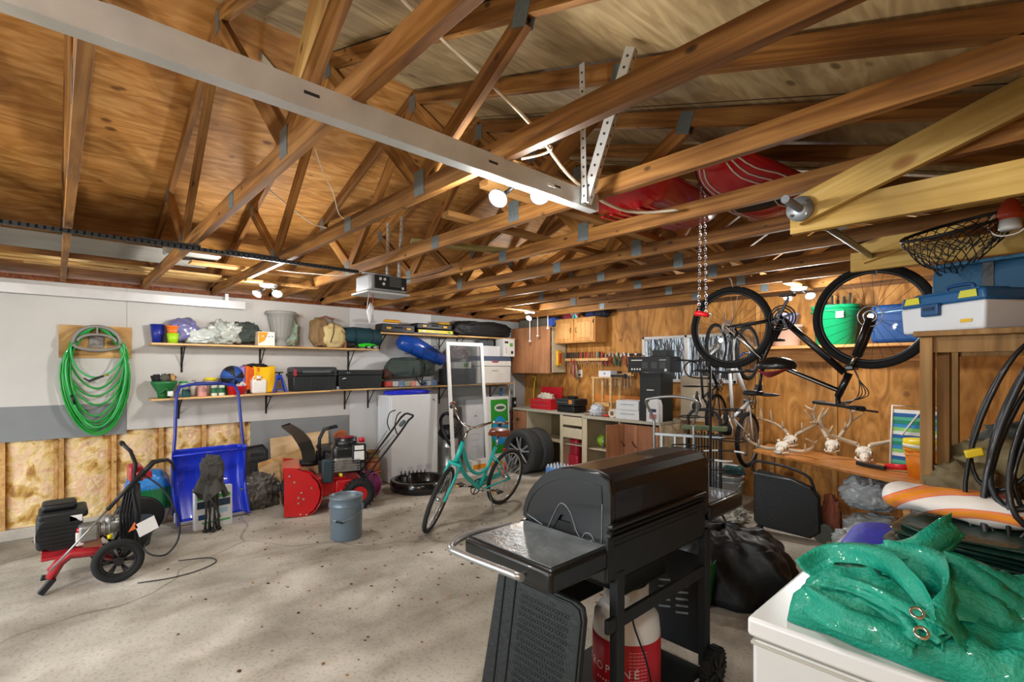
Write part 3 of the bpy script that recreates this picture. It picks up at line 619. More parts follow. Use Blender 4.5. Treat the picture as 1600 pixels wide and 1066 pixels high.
t = thing('basket', 'red plastic basket holding white packets on the lower shelf', 'basket', (-6.28, 1.53, shz(1.53)))
MB().lathe([(0, 0), (.075, 0), (.09, .09), (.095, .10), (.088, .10), (.07, .01), (0, .01)], cap=False, sy=1.15).build('tub', mat('d01f24', .4), t)
for k in range(4): MB().box((.0, -.05+k*.035, .11), (.07, .004, .07), rot=(.3*(k-1.5), .2*k, .5*k)).build('packet', WHITE, t)
t = thing('jug', 'white plastic jug with handle under the yellow cloth', 'jug', (-6.27, 1.76, shz(1.76)))
MB().box((0, 0, .085), (.10, .165, .17), .025).build('body', mat('e6e3dc', .4), t); MB().cyl((0, .0, .165), (0, .0, .195), .025).build('cap', WHITE, t)
MB().tube([(0, -.06, .165), (.0, -.05, .20), (.0, .04, .2)], .012).build('handle', mat('e6e3dc', .4), t); MB().box((.0505, -.01, .165), (.002, .05, .02), .002).build('brown_mark', mat('9a5a3a'), t)
t = thing('ball', 'blue and black basketball on the lower shelf', 'ball', (-6.33, 1.50, shz(1.5)+.12+.09))
mb = MB(); r_ = bmesh.ops.create_uvsphere(mb.bm, u_segments=32, v_segments=20, radius=.12)
for f in mb.bm.faces:
    c_ = f.calc_center_median(); f.smooth = True; f.material_index = int((math.atan2(c_.y+.0, c_.z+.02)+math.pi)/(math.pi/4)) % 2
mb.build('skin', [mat('1f4f9e', .55, bump=.4, bs=90), mat('15181c', .6, bump=.4, bs=90)], t)
MB().torus((0, 0, 0), .1203, .002, 'X', 40, 5).torus((0, 0, 0), .1203, .002, 'Z', 40, 5).build('seams', BLK, t)
jar('upturned grey tub propping up the basketball', 1.50, .085, .07, mat('4c6f87', .4), STEEL, x=-6.35, name='tub', cat='tub')
t = thing('cloth_pile', 'yellow cloth hanging over orange and lilac cloths on the lower shelf', 'cloth', (-6.33, 1.76, shz(1.76)+.19))
t.scale = (1.15, 1.25, 1.2)
def drapef(y0, y1, dz, x0, sd): 
    def fn(u, v):
        y = y0+(y1-y0)*u; s_ = v*(.14+dz)
        if s_ < .12: x, z_ = -.09+s_, .10+.01*math.sin(u*6+sd)
        else: x, z_ = .035+x0+.012*math.sin(u*9+sd), .10-(s_-.12)
        return (x+.01*noise.noise(Vector((y*20, s_*20, sd))), y+.01*noise.noise(Vector((s_*16, 3, sd))), z_)
    return MB().grid(fn, 16, 22)
MB().box((-.02, -.0, .045), (.12, .22, .09), .03).build('folded_cloth', mat('c85a1c', .9), t)
drapef(-.11, .02, .20, .0, 1).build('orange_cloth', mat('e0661e', .9, var=.15), t, solid=.008)
drapef(-.04, .15, .23, .015, 2).build('yellow_cloth', mat('f0b90c', .9, var=.1), t, solid=.008)
drapef(-.16, -.10, .26, .0, 3).build('lilac_cloth', mat('9a84c8', .9), t, solid=.008)
MB().blob((-.02, -.0, .115), (.1, .2, .04), .3, 4, 3, 2, None, .3).build('black_cloth', mat('151515', .9), t)
t = thing('jack_stand', 'blue steel jack stand on the lower shelf beside the black tote', 'jack stand', (-6.27, 1.99, shz(1.99)))
mb = MB()
for sx in (-1, 1):
    for sy in (-1, 1): mb.beam((sx*.05, sy*.085, 0), (sx*.02, sy*.022, .20), .022, .008)
    mb.beam((sx*.047, -.075, .035), (sx*.047, .075, .035), .02, .006)
mb.box((0, 0, .19), (.05, .055, .05), .006); mb.build('frame', BLUE, t)
MB().cyl((0, 0, .15), (0, 0, .235), .012).build('post', IRON, t); MB().box((0, 0, .24), (.03, .09, .016), .005).build('saddle', BLK, t)
def tote(label, y0, y1, h, m_, hd, d=.24):
    y = (y0+y1)/2; W_ = y1-y0; t = thing('storage_tote', label, 'tote', (-6.31, y, shz(y))); q = d/2
    MB().prism([(-W_*.455, 0), (W_*.455, 0), (W_*.475, h*.62), (-W_*.475, h*.62)], -q*.92, q*.92, 'YZ', bev=.008).build('tub', m_, t)
    for k in range(9): MB().box((q*.93, -W_*.38+k*W_*.095, h*.3), (.008, .012, h*.42), .002).build('rib', m_, t)
    MB().box((0, 0, h*.68), (d*1.02, W_, .03), .008).build('rim', m_, t)
    MB().box((0, 0, h*.86), (d, W_*.98, h*.28), .03).build('lid', mat('3a3f42', .4, var=.15), t)
    MB().box((q+.003, .01, h*.80), (.004, W_*.62, .03), .002).build('moulded_panel', mat('585e60', .5), t)
    for s_ in (-1, 1): MB().box((q*.9, s_*W_*.44, h*.76), (.05, .035, .09), .008).build('latch', hd if s_ < 0 else m_, t)
    return t
tote('black wheeled tote with a dusty red latch, next to the jack stand', 2.12, 2.69, .30, mat('23282a', .45, var=.3), mat('9c2a38', .5))
t = thing('storage_tote', 'plain black lidded tote right of the red-latched one', 'tote', (-6.31, 3.01, shz(3.01))); m_ = mat('1e2426', .55, var=.15)
MB().box((0, 0, .09), (.23, .60, .18), .01, taper=1.03).build('tub', m_, t); MB().box((0, 0, .215), (.25, .63, .07), .012).build('lid', m_, t)
for y in (-.2, -.17): MB().box((.126, y, .215), (.002, .01, .01)).build('dot', WHITE, t)
MB().box((.122, -.24, .14), (.002, .045, .012), rot=(.2, 0, 0)).build('sticker', WHITE, t)
t = carton('hardware_packet', 'small grey packet in front of the plain black tote', 'packet', (-6.215, 2.73, shz(2.73)), (.02, .10, .04), mat('9ba3ab', .4))
# highest shelf
def case(label, y0, y1, z, h, x=-6.33, clamps='e0a818', m_=BLK, d=.2):
    t = thing('tool_case', label, 'case', (x, (y0+y1)/2, z)); W_ = y1-y0
    MB().box((0, 0, h/2), (d, W_, h), .012).build('body', m_, t); MB().box((0, 0, h*.55), (d+.004, W_+.004, .006)).build('seam', DK, t)
    for s_ in (-.3, .3): MB().box((d/2+.006, s_*W_, h*.5), (.012, .07, .03), .004).build('clasp', mat(clamps, .4), t)
    MB().tube([(d/2, -.05, h*.6), (d/2+.03, -.04, h*.6), (d/2+.03, .04, h*.6), (d/2, .05, h*.6)], .007).build('handle', m_, t); return t
Z2 = 2.101
case('black tool case with yellow clasps at the left of the highest shelf', 3.33, 3.86, Z2, .12)
case('flat black tool case at the middle of the highest shelf', 3.90, 4.52, Z2+.082, .08)
o = MB().tube([(0, -.14, 0), (0, -.10, .006), (0, .10, .006), (0, .14, 0)], .02, 10, rs=[.008, .022, .022, .008]).build('grip', mat('e3a21c', .4), None, (-6.21, 3.48, Z2+.15)); tag(o, 'yellow tapered tool grip lying on the left black tool case', 'tool')
t = thing('spirit_level', 'long yellow spirit level stored on the highest shelf', 'level', (-6.235, 4.23, Z2+.045))
MB().box((0, 0, 0), (.02, .62, .045), .002).build('body', mat('ecd61a', .4), t)
for y in (-.22, 0, .24): MB().box((.0105, y, 0), (.002, .05, .025)).build('vial', mat('3ca850' if y else '9ab03a', .3), t)
t = carton('grey_plank', 'grey plank under the yellow level on the highest shelf', 'plank', (-6.24, 4.2, Z2), (.04, .72, .02), mat('6e757b', .6))
case('small black case below the flat black case', 3.92, 4.5, Z2, .08, x=-6.36, d=.16, clamps='22262a')
o = MB().tube([(0, -.1, 0), (0, .1, .0)], .022, 10).build('grip', mat('c99a2c', .5), None, (-6.30, 4.42, Z2+.187)); tag(o, 'yellow-brown roller on top of the flat black tool case', 'tool')
o = MB().blob((0, 0, 0), (.25, 1.15, .27), .12, 2.5, 5, 6, .8, .12, .7).build('garment_bag', mat('14181a', .6, var=.2), None, (-6.33, 5.22, Z2+.135)); tag(o, 'long black soft bag on the highest shelf by the corner', 'bag')
# lower shelf, right part
t = thing('duffel_bag', 'grey-green duffel bag with black straps on the lower shelf', 'duffel bag', (-6.30, 3.80, shz(3.8)+.10))
MB().blob((0, .02, .17), (.25, .80, .30), .12, 2, 5, 8, .85, .06, .75).build('body', mat('3f4b47', .8, var=.15), t)
MB().blob((.02, -.38, .08), (.2, .16, .16), .1, 2, 4, 2).build('rust_end', mat('4a2c22', .8), t)
for s_ in (-1, 1): MB().tube([(.10, .10+s_*.10, .24), (.135, .10+s_*.09, .12), (.14, .10+s_*.04, .0), (.15, .12, -.08), (.14, .20, -.05)], .009).build('strap', BLK, t)
t = thing('magazine_stack', 'row of colourful printed packets under the duffel bag', 'packets', (-6.28, 3.80, shz(3.8)))
random.seed(4)
for k in range(9): MB().box((random.uniform(-.01, .01), -.38+k*.093, .045), (.22, .088, .085+random.uniform(-.012, .006)), .006).build('packet', mat(random.choice(['c9c4bd', 'd98a78', 'b9c2c4', 'c04a3c', '9aa58a', 'dcd6c8', '6c86a8']), .5, var=.5, vs_=30), t)
t = thing('air_bed', 'shiny blue rolled sleeping bag on top of the duffel', 'sleeping bag', (-6.30, 4.02, 1.855), rot=(-.28, 0, 0))
MB().tube([(0, -.42, .02), (0, -.38, .02), (.01, -.15, .03), (.0, .1, .0), (0, .38, -.02), (0, .44, -.02)], .1, 24, rs=[.05, .11, .135, .125, .10, .04]).build('roll', mat('1450b4', .25, coat=.5, var=.25), t)
for y in (-.22, -.02, .2): MB().torus((0, y, .01), .128, .005, 'Y', 28, 5).build('cord', mat('0c2c66'), t)
o = MB().blob((0, 0, 0), (.2, .34, .22), .15, 3, 5, 5, .8, .5).build('plastic_bag', mat('b9a5a6', .25, coat=.5, var=.35, vs_=14), None, (-6.31, 4.72, 1.83)); tag(o, 'crumpled clear bag with pinkish contents beside the blue roll', 'plastic bag')
t = case('dark grey hard case behind the screen door frame', 4.42, 5.0, shz(4.7), .25, d=.22, clamps='4a5052', m_=mat('33393b', .5)); 
t = carton('small_box', 'white and green box on the dark grey hard case', 'box', (-6.31, 4.72, shz(4.7)+.255), (.2, .34, .10), mat('dfe3de', .5)); MB().box((.101, .06, .05), (.001, .08, .06)).build('green_print', mat('4fa046'), t)
t = thing('cooler', 'big white cooler with slate blue lid at the end of the lower shelf', 'cooler', (-6.31, 5.36, shz(5.3)))
MB().box((0, 0, .19), (.27, .72, .28), .015).build('body', mat('e1e1da', .45), t).location = (0, 0, -.05)
MB().box((0, 0, .33), (.285, .74, .09), .015).build('lid', mat('e8e8e2', .45), t); MB().box((0, 0, .41), (.28, .74, .075), .015).build('lid_top', mat('4f5f78', .5), t)
MB().prism([(-.09, .37), (.09, .37), (.05, .345), (-.05, .345)], .142, .15, 'YZ').build('latch', mat('a02c46', .5), t)
MB().box((.1362, 0, .21), (.001, .14, .02), .0004).build('emblem', mat('b8b49c'), t)
carton('white_box', 'long plain white box on top of the cooler', 'box', (-6.31, 5.24, shz(5.3)+.45), (.24, .50, .17), mat('dfe3e6', .5))
t = carton('appliance_box', 'white box with dark and green print standing on the cooler by the cabinet', 'box', (-6.25, 5.66, shz(5.3)+.45), (.2, .26, .30), mat('e6e8e6', .5))
for (y, z_, a, b, c_) in ((-.06, .24, .08, .035, '22262a'), (.05, .2, .07, .06, '62b03e'), (.07, .07, .05, .05, '1d2226'), (-.06, .1, .01, .1, '9aa0a4')): MB().box((.1005, y, z_), (.001, a, b)).build('print', mat(c_), t)
carton('grey_tub', 'grey tub behind the white box on the cooler', 'tub', (-6.36, 5.28, shz(5.3)+.622), (.14, .3, .09), mat('4d5559', .5))
# ---------------------------------------------------------------- hose on its holder
t = thing('hose_holder', 'grey plastic hose hanger on a bare plywood board', 'hose hanger', (XL, .31, 1.86))
MB().box((.009, -.0, -.0), (.018, .56, .32)).build('backing_board', wood('b98c50', 'd2a868', 'dfba80', grain=(3, 3, 9), knots=3, ply=True), t)
HG = mat('8b8782', .5)
def arc(yr, zr, z0, a0, a1, n, x): return [(x, yr*math.cos(a0+(a1-a0)*k/(n-1)), z0+zr*math.sin(a0+(a1-a0)*k/(n-1))) for k in range(n)]
mb = MB(); mb.tube(arc(.175, .165, -.02, 0, math.pi, 22, .05), .014); mb.tube(arc(.180, .170, -.02, 0, math.pi, 22, .135), .015)
mb.tube(arc(.145, .07, .0, 0, math.pi, 20, .135), .013); mb.tube(arc(.175, .055, -.03, -math.pi, 0, 20, .135), .014); mb.beam((.135, 0, .06), (.135, 0, .15), .03, .012); mb.tube(arc(.165, .06, -.03, -math.pi, 0, 20, .045), .012)
for y in (-.16, 0, .16): mb.beam((.04, y, -.02), (.10, y, -.02), .02, .02)
mb.beam((.06, 0, .06), (.06, 0, .15), .03, .012); mb.box((.02, 0, 0), (.02, .12, .12), .01); mb.build('frame', HG, t)
t = thing('garden_hose', 'bright green garden hose coiled in long loops over the hanger', 'hose', (XL+.03, .31, 2.0))
def loops(side, seeds):
    pts = []
    for k, (wd, dp, xo) in enumerate(seeds):
        for j in range(30):
            a = 2*math.pi*j/30-math.pi/2+.0
            s_ = math.sin(a+math.pi); c_ = math.cos(a+math.pi)
            yy = (wd+.012*math.sin(k*3.7))*(-c_)*(1+.15*s_); zz = 1.10*(-dp/2+dp/2*s_)
            top = max(0, s_)**3; yy *= (1-.38*top)
            nx = seeds[(k+1) % len(seeds)][2]; f = j/30
            pts.append((xo*(1-f)+nx*f+.012*math.sin(j*.9+k), yy+.012*math.sin(k*2.1+j*.3), zz+.0*k))
    return pts
sd = [(.235, .93, .0), (.225, .88, .02), (.245, .97, .035), (.215, .80, .05), (.24, .91, .06), (.21, .70, .072), (.228, .85, .03), (.205, .55, .05), (.25, .95, .015), (.22, .62, .065)]
HOSE = mat('159a34', .3, coat=.4, var=.12); HOSE2 = mat('2fae5c', .3, coat=.4)
MB().tube(loops(1, sd), .0095, 8).build('hose', HOSE, t)
MB().tube(loops(1, [(.20, .45, .085), (.24, .90, .08)])[3:-4], .0085, 8).build('hose_run', HOSE2, t)
MB().tube([(.09, -.10, -.50), (.095, -.06, -.53), (.10, -.0, -.50), (.10, .05, -.48)], .012, rs=[.006, .013, .012, .01]).build('nozzle', mat('23282a', .4), t)
MB().cyl((.10, .05, -.48), (.10, .09, -.47), .008).build('brass_tip', mat('c9a23c', .3, .8), t)
MB().cyl((.10, -.19, -.66), (.10, -.165, -.75), .012).build('coupling', BLK, t)
# narrow details on the wall
for (y, z_) in ((.2, 1.1), ): pass
o = MB().box((0, 0, 0), (.006, .07, .115), .002).build('socket_cover', mat('7a2e2a', .5), None, (XL+.004, 3.42, 1.11)); tag(o, 'small dark red cover plate on the white wall beside the fridge', 'cover plate')
# ================================================================ FLOOR, LEFT SIDE
def locpt(t): 
    c = Vector(t.location); return lambda p: Vector(p)-c
# ---- pressure washer
t = thing('pressure_washer', 'red framed petrol pressure washer with black engine and lance, at the far left', 'pressure washer', (-4.95, .15, 0))
G = locpt(t); WR = mat('a81c26', .4, coat=.3, var=.15); XN, XFAR = -4.72, -5.18
def W(px, py, X=XN): return G(atX(px, py, X))
def spoked_wheel(par, c, r, w_, n, tyre, rim, axis='X', hub=.3, name='wheel'):
    A = {'X': (1, 2, 0), 'Y': (0, 2, 1)}[axis]
    def P(a, rr, off): v_ = [0, 0, 0]; v_[A[0]] = c[A[0]]+rr*math.cos(a); v_[A[1]] = c[A[1]]+rr*math.sin(a); v_[A[2]] = c[A[2]]+off; return v_
    o = MB().torus(c, r-w_*.5, w_*.5, axis, 36, 10, 1.0).build(name, tyre, par)
    mb = MB()
    for k in range(n):
        a = 2*math.pi*k/n
        for d_ in (-.12, .12): mb.beam(P(a, r*.16, 0), P(a+d_, r-w_*.9, 0), .022 if axis else .02, r*.09)
    mb.cyl(P(0, 0, -w_*.6), P(0, 0, w_*.6), r*.2); mb.torus(c, r-w_*1.0, w_*.22, axis, 36, 6, 1.4)
    mb.build('spokes', rim, o); return o
c = W(185, 878, -4.69)
spoked_wheel(t, (c.x, c.y, .16), .16, .055, 6, RUB, mat('17191b', .4)); spoked_wheel(t, (XFAR-G((0, 0, 0)).x*0-t.location.x, c.y, .16), .16, .055, 6, RUB, mat('17191b', .4))
MB().cyl((c.x, c.y, .16), (XFAR-t.location.x, c.y, .16), .012).build('axle', STEEL, t)
for X in (XN-.05, XFAR+.05):
    pr = [W(78, 905, X), W(92, 880, X), W(110, 866, X), W(150, 862, X), W(178, 872, X)]
    MB().tube([Vector((p.x, p.y, max(p.z, .05))) for p in pr], .03, 4, rs=[.028, .034, .036, .036, .03]).build('frame_rail', WR, t)
    q = pr[0]; MB().beam(q+Vector((0, .02, 0)), (q.x, q.y-.05, .015), .045, .04, .006).build('rubber_foot', BLK, t)
MB().box((-.0, -.05, .245), (.36, .34, .02), .005).build('deck', WR, t)
# engine block, pump
mb = MB().box((-.12, -.12, .38), (.26, .26, .24), .03).box((-.14, -.10, .50), (.30, .28, .06), .02).cyl((.02, -.12, .38), (-.28, -.12, .38), .13)
for k in range(6): mb.box((.02, -.12, .30+k*.03), (.03, .22, .010))
mb.build('engine_cover', mat('1c1f20', .45, var=.2), t)
MB().box((-.16, -.12, .555), (.22, .20, .05), .02).build('fuel_tank', BLK, t)
MB().box((.018, -.03, .47), (.004, .07, .05)).box((-.02, -.255, .36), (.06, .004, .05)).build('white_decal', WHITE, t)
mb = MB().box((.05, .04, .36), (.14, .12, .13), .02).cyl((.05, .02, .36), (.05, .26, .38), .05).cyl((.05, .16, .36), (.05, .16, .46), .03).box((.02, .24, .39), (.12, .09, .10), .012)
for k in range(5): mb.torus((.05, .04+k*.03, .37), .053, .007, 'Y', 18, 5)
mb.build('pump', mat('9b9d99', .4, .7, var=.25, vs_=20), t)
MB().box((.09, -.01, .33), (.05, .05, .10), .01).build('detergent_bottle', mat('dfd8cf', .4), t); MB().cyl((.09, -.01, .38), (.09, -.01, .41), .02).build('red_cap', RED, t)
MB().cyl((.12, .16, .30), (.12, .16, .33), .016).build('oil_cap', mat('e8d020', .4), t)
# handle
for X in (-4.80, -5.10):
    MB().tube([W(214, 860, X), W(214, 800, X), W(208, 770, X), W(212, 725, X), W(204, 705, X), W(192, 694, X)], .014).build('handle_tube', BLK, t)
MB().tube([W(192, 694, -4.80), W(190, 692, -4.95), W(192, 694, -5.10)], .018).build('handle_grip', BLK, t)
MB().box(W(211, 738, -4.93), (.22, .09, .12), .015).build('control_panel', WR, t)
MB().box(W(225, 742, -4.8), (.05, .10, .06), .01).build('gun_clip', WR, t)
MB().tube([W(168, 797, -4.64), W(225, 735, -4.64)], .014).build('lance_grip', BLK, t)
MB().tube([W(78, 893, -4.64), W(170, 795, -4.64)], .007).build('lance', STEEL, t)
MB().tube([W(198, 770, -4.66), W(222, 741, -4.66), W(240, 722, -4.66), W(262, 718, -4.66), W(270, 725, -4.66), W(271, 735, -4.66)], .014, rs=[.012, .02, .02, .014, .012, .008]).build('spray_gun', BLK, t)
for k in range(5): MB().tube([W(190+k*5, 845, -4.86), W(188+k*5, 800, -4.82), W(196+k*4, 765, -4.80), W(205+k*3, 755, -4.8), W(211+k*2, 800, -4.8), W(212, 850, -4.82)], .009).build('hose_loop', BLK, t)
pts = [W(224, 742, -4.66), W(255, 765, -4.6), W(278, 808, -4.55), W(279, 840, -4.55), W(262, 865, -4.55), W(240, 868, -4.55), W(225, 858, -4.6), W(232, 845, -4.7)]
MB().tube(cr(pts), .007).build('high_pressure_hose', BLK, t)
MB().prism([(0, 0), (.12, .05), (.09, .15), (-.03, .10)], 0, .002, 'YZ').build('hang_tag', mat('e9eae8', .5), t).location = W(218, 840, -4.68)
MB().prism([(0, 0), (.06, .02), (.04, .07)], 0, .002, 'YZ').build('warning_tag', mat('e0733a', .5), t).location = W(200, 832, -4.68)
o = MB().tube(cr([(0, 0, 0)]+[(x_, y_, 0) for x_, y_ in ((.06, .2), (.04, .38), (-.06, .52), (-.2, .5), (-.3, .3))]), .004).build('loose_cable', BLK, None, (-4.55, .45, .007)); tag(o, 'thin black cable lying on the floor by the pressure washer wheel', 'cable')
# ---- blue green sack
bm_ = MB().blob((0, 0, .27), (.26, .38, .60), .08, 2, 5, 3, .9, .05, .7); 
o = bm_.build('seed_sack', mat('1d6f3c', .3, coat=.5, var=.3, vs_=4), None, (-6.2, .70, 0)); tag(o, 'plump green and blue sack behind the pressure washer', 'sack')
o.data.materials.append(mat('2a7cc4', .3, coat=.5, var=.3, vs_=5)); o.data.materials.append(mat('c8ccc8', .4, var=.2))
for f in o.data.polygons: z_ = f.center.z; f.material_index = 1 if z_ > .38 else (2 if z_ < .16 else 0)
o = MB().lathe([(0, 0), (.12, 0), (.16, .24), (.15, .24), (.11, .01)], cap=False).build('bucket', mat('30393f', .5), None, (-5.55, .52, .0)); tag(o, 'dark slate tub behind the pressure washer pump', 'tub')
o = MB().lathe([(0, -.012), (.18, -.012), (.2, 0), (.18, .012), (0, .012)], axis='X', n=30).build('hoop', BLK, None, (-5.75, .58, .2), (0, .1, 0)); tag(o, 'thin black round disc leaning beside the green sack', 'disc')
# ---- snow scoop leaning on the wall
t = thing('snow_scoop', 'big blue sleigh snow scoop with tubular handle leaning on the wall', 'snow scoop', (-6.02, 1.22, 0))
SB = mat('1230c0', .3, coat=.5, var=.08); TB = mat('1b2f8c', .3, coat=.5)
WD_ = .66
def scoop(u, v):
    y = (u-.5)*WD_*(1+.04*v); s_ = v; e = abs(2*u-1)
    x = .10*math.sin(s_*math.pi*.9)*-1+.0; z = .03+s_*.72
    x += .16*(1-s_)**2 + .12*max(0, e-.86)/.14 - .0
    x += .006*math.cos(u*math.pi*10)*(1-e)
    return (x-.06, y, z)
MB().grid(scoop, 41, 24).build('pan', SB, t, solid=.006)
MB().box((.115, 0, .025), (.02, WD_*.97, .03), .004).build('wear_strip', mat('b9bcc4', .4, .6), t)
MB().tube([(.0, -WD_*.51, .70), (.0, WD_*.51, .70)], .013).build('cross_tube', SB, t)
hp = []
for s_ in (-1, 1): hp.append([Vector((-.0, s_*WD_*.5, .10)), Vector((-.02, s_*WD_*.51, .6)), Vector((-.05, s_*WD_*.47, .9)), Vector((-.09, s_*WD_*.45, 1.2)), Vector((-.105, s_*WD_*.435, 1.33)), Vector((-.112, s_*WD_*.39, 1.40))])
MB().tube(hp[0]+[Vector((-.115, -.12, 1.43)), Vector((-.115, .12, 1.43))]+hp[1][::-1], .0165, 10).build('handle_tube', TB, t)
MB().tube([(-.115, -.13, 1.43), (-.115, .13, 1.43)], .02, 10).build('grip', mat('26357e', .5), t)
for s_ in (-1, 1): MB().box((.06, s_*WD_*.49, .08), (.05, .02, .1), .005).build('end_cap', mat('cfd2dc', .5), t)
# ---- folded camp chair
t = thing('camp_chair', 'folded dark grey camp chair standing upright in front of the scoop', 'folding chair', (-5.52, 1.13, 0))
for k in range(8):
    a = k*.8; MB().tube([(.045*math.cos(a), .065*math.sin(a), .01), (.035*math.cos(a+.5), .05*math.sin(a+.5), .35), (.04*math.cos(a+.8), .05*math.sin(a+.8), .66)], .009, 6).build('leg', mat('45433f', .5, .3), t)
MB().blob((0, 0, .60), (.14, .19, .28), .15, 3, 5, 3, .95, .15, .7).build('folded_seat', mat('46443f', .9, var=.2, bump=.3), t)
def skirt(u, v):
    a = v*2*math.pi; r_ = (.105*(1-u)+.06*u)*(1+.22*math.sin(a*3+1)+.12*math.sin(a*7)); return (r_*.7*math.cos(a), r_*1.25*math.sin(a), .36+.05*math.sin(a*3)+.16*u)
MB().grid(skirt, 14, 60).build('fabric_skirt', mat('4a4843', .9, var=.2, bump=.3), t, solid=.004)
for k in range(4): MB().blob((.04*math.cos(k*1.6), .06*math.sin(k*1.6), .018), (.05, .05, .035), .0, 1, 2).build('foot_cap', BLK, t)
MB().tube([(.06, -.05, .38), (.07, .02, .25), (.07, .05, .15), (.05, .0, .1)], .01).build('strap', mat('3b3936', .9), t)
t = carton('leaflet_box', 'white box with green and blue print standing behind the folded chair', 'box', (-5.68, 1.17, 0), (.06, .34, .40), mat('dfe3e4', .5), .12)
for (y, z_, a, b, c_) in ((-.0, .31, .30, .04, '3fae52'), (0, .24, .30, .07, '2a4152'), (-.10, .12, .08, .05, '224a7c'), (.02, .06, .26, .02, '53b86a'), (.06, .16, .13, .05, 'a8c8d8')): MB().box((.0305, y, z_), (.001, a, b)).build('print', mat(c_), t)
# ---- black mesh panel, plywood offcuts, plastic bag
t = thing('mesh_panel', 'black mesh chair back panel leaning behind the snow scoop', 'panel', (-6.28, 1.66, 0), rot=(0, -.28, 0))
mb = MB(); A = [(-.22, .02), (.20, .02), (.24, .62), (.20, .68), (-.20, .66), (-.24, .1)]
mb.tube([(0, a, b) for a, b in A], .016, 8, closed=True).build('frame', BLK, t); mb = MB()
for k in range(38): mb.box((0, 0, .04+k*.0165), (.004, .43, .009))
mb.build('mesh', mat('23282a', .7), t)
def sheet(label, p, yz, rot, m_): o = MB().prism(yz, 0, .010, 'YZ').build('plywood_offcut', m_, None, p, rot); return tag(o, label, 'plywood')
PW = wood('c2a478', 'd6bb90', 'e0c9a2', grain=(3, 3, 8), knots=2)
sheet('large pale plywood offcut leaning at the back behind the snow blower', (-6.33, 2.15, .0), [(-.22, 0), (.50, 0), (.50, .78), (-.22, .74)], (0, -.12, 0), PW)
sheet('tilted plywood offcut in the middle of the leaning sheets', (-6.22, 1.98, .0), [(-.24, .0), (.40, .0), (.40, .62), (-.22, .48)], (0, -.16, 0), wood('b08a58', 'c8a470', 'd4b584', grain=(3, 3, 8), knots=2))
sheet('narrow plywood offcut nearest the camera of the leaning sheets', (-6.10, 1.88, .0), [(-.16, .0), (.10, .0), (.08, .50), (-.14, .44)], (0, -.2, 0), PW)
o = MB().blob((0, 0, .18), (.30, .40, .40), .15, 2, 5, 8, .9, .35, .8).build('refuse_bag', mat('5d5d58', .25, coat=.6, var=.3, vs_=8), None, (-6.13, 1.72, .0)); tag(o, 'crumpled dark clear plastic bag behind the snow blower housing', 'plastic bag')
# ---- snow blower
t = thing('snow_blower', 'red two-stage snow blower with black chute and tall black handlebars', 'snow blower', (-5.68, 2.08, 0), -.30)
SR = mat('c20f18', .3, coat=.5, var=.08)
H_ = .52; Wd = .62
mb = MB()
side = [(-.22, .02), (-.02, .0), (.07, .06), (.12, .14), (.14, .24), (.11, .35), (.03, .45), (-.12, H_+.01), (-.22, H_+.02)]
for s_ in (-1, 1): MB().prism([(a, b) for a, b in side], s_*Wd/2-.004, s_*Wd/2+.004, 'YZ').build('housing_side', SR, t)
def shell(u, v):
    a = -.55*math.pi+v*1.12*math.pi; return ((u-.5)*Wd, -.03+.19*math.cos(a), .23+.23*math.sin(a))
MB().grid(shell, 4, 24).build('housing_shell', SR, t, solid=.006)
MB().box((0, -.14, H_+.0), (Wd, .19, .008), rot=(-.0, 0, 0)).build('housing_top', SR, t)
MB().box((0, -.22, H_-.0), (Wd, .012, .035)).box((0, .0, .02), (Wd, .05, .01)).build('lip', SR, t)
mb = MB()     # auger ribbon
for s_ in (-1, 1):
    pts = []
    for k in range(40):
        a = k*.42*s_; pts.append((s_*(.03+.26*k/39), -.08+.155*math.cos(a), .21+.155*math.sin(a)))
    mb.tube(pts, .015, 6)
    for k in range(0, 40, 5): mb.beam((pts[k][0], -.08, .21), pts[k], .012, .02)
mb.cyl((-.3, -.08, .21), (.3, -.08, .21), .022).cyl((-.05, -.08, .21), (.05, -.08, .21), .06); mb.build('auger', IRON, t)
for (y, z_) in ((-.08, .21), (-.05, .26), (-.03, .19), (-.08, .15), (-.17, .45), (-.12, .38), (.05, .30), (-.06, .03), (-.0, .02)): MB().cyl((Wd/2+.004, y, z_), (Wd/2+.010, y, z_), .011, n=8).build('bolt', CHROME, t)
MB().box((.0, .26, .26), (.30, .34, .22), .02).build('gear_case', SR, t)
MB().box((.02, .45, .24), (.34, .30, .20), .03).build('chassis', SR, t)
for k in range(5): MB().cyl((.19+.0*k, .30+.07*k, .17+.04*(k % 2)), (.197, .30+.07*k, .17+.04*(k % 2)), .011, n=8).build('bolt', CHROME, t)
for s_ in (-1, 1):
    cc = (s_*.24, .56, .17); o = MB().torus(cc, .125, .048, 'X', 32, 8, 1.3).build('wheel', RUB, t)
    mb = MB()
    for k in range(22):
        a = k*2*math.pi/22; mb.box((cc[0], cc[1]+.168*math.cos(a), cc[2]+.168*math.sin(a)), (.10, .022, .018), rot=(a, 0, 0))
    mb.build('tread', RUB, o); MB().cyl((cc[0]-.03, cc[1], cc[2]), (cc[0]+.03, cc[1], cc[2]), .085).build('rim', SR, o)
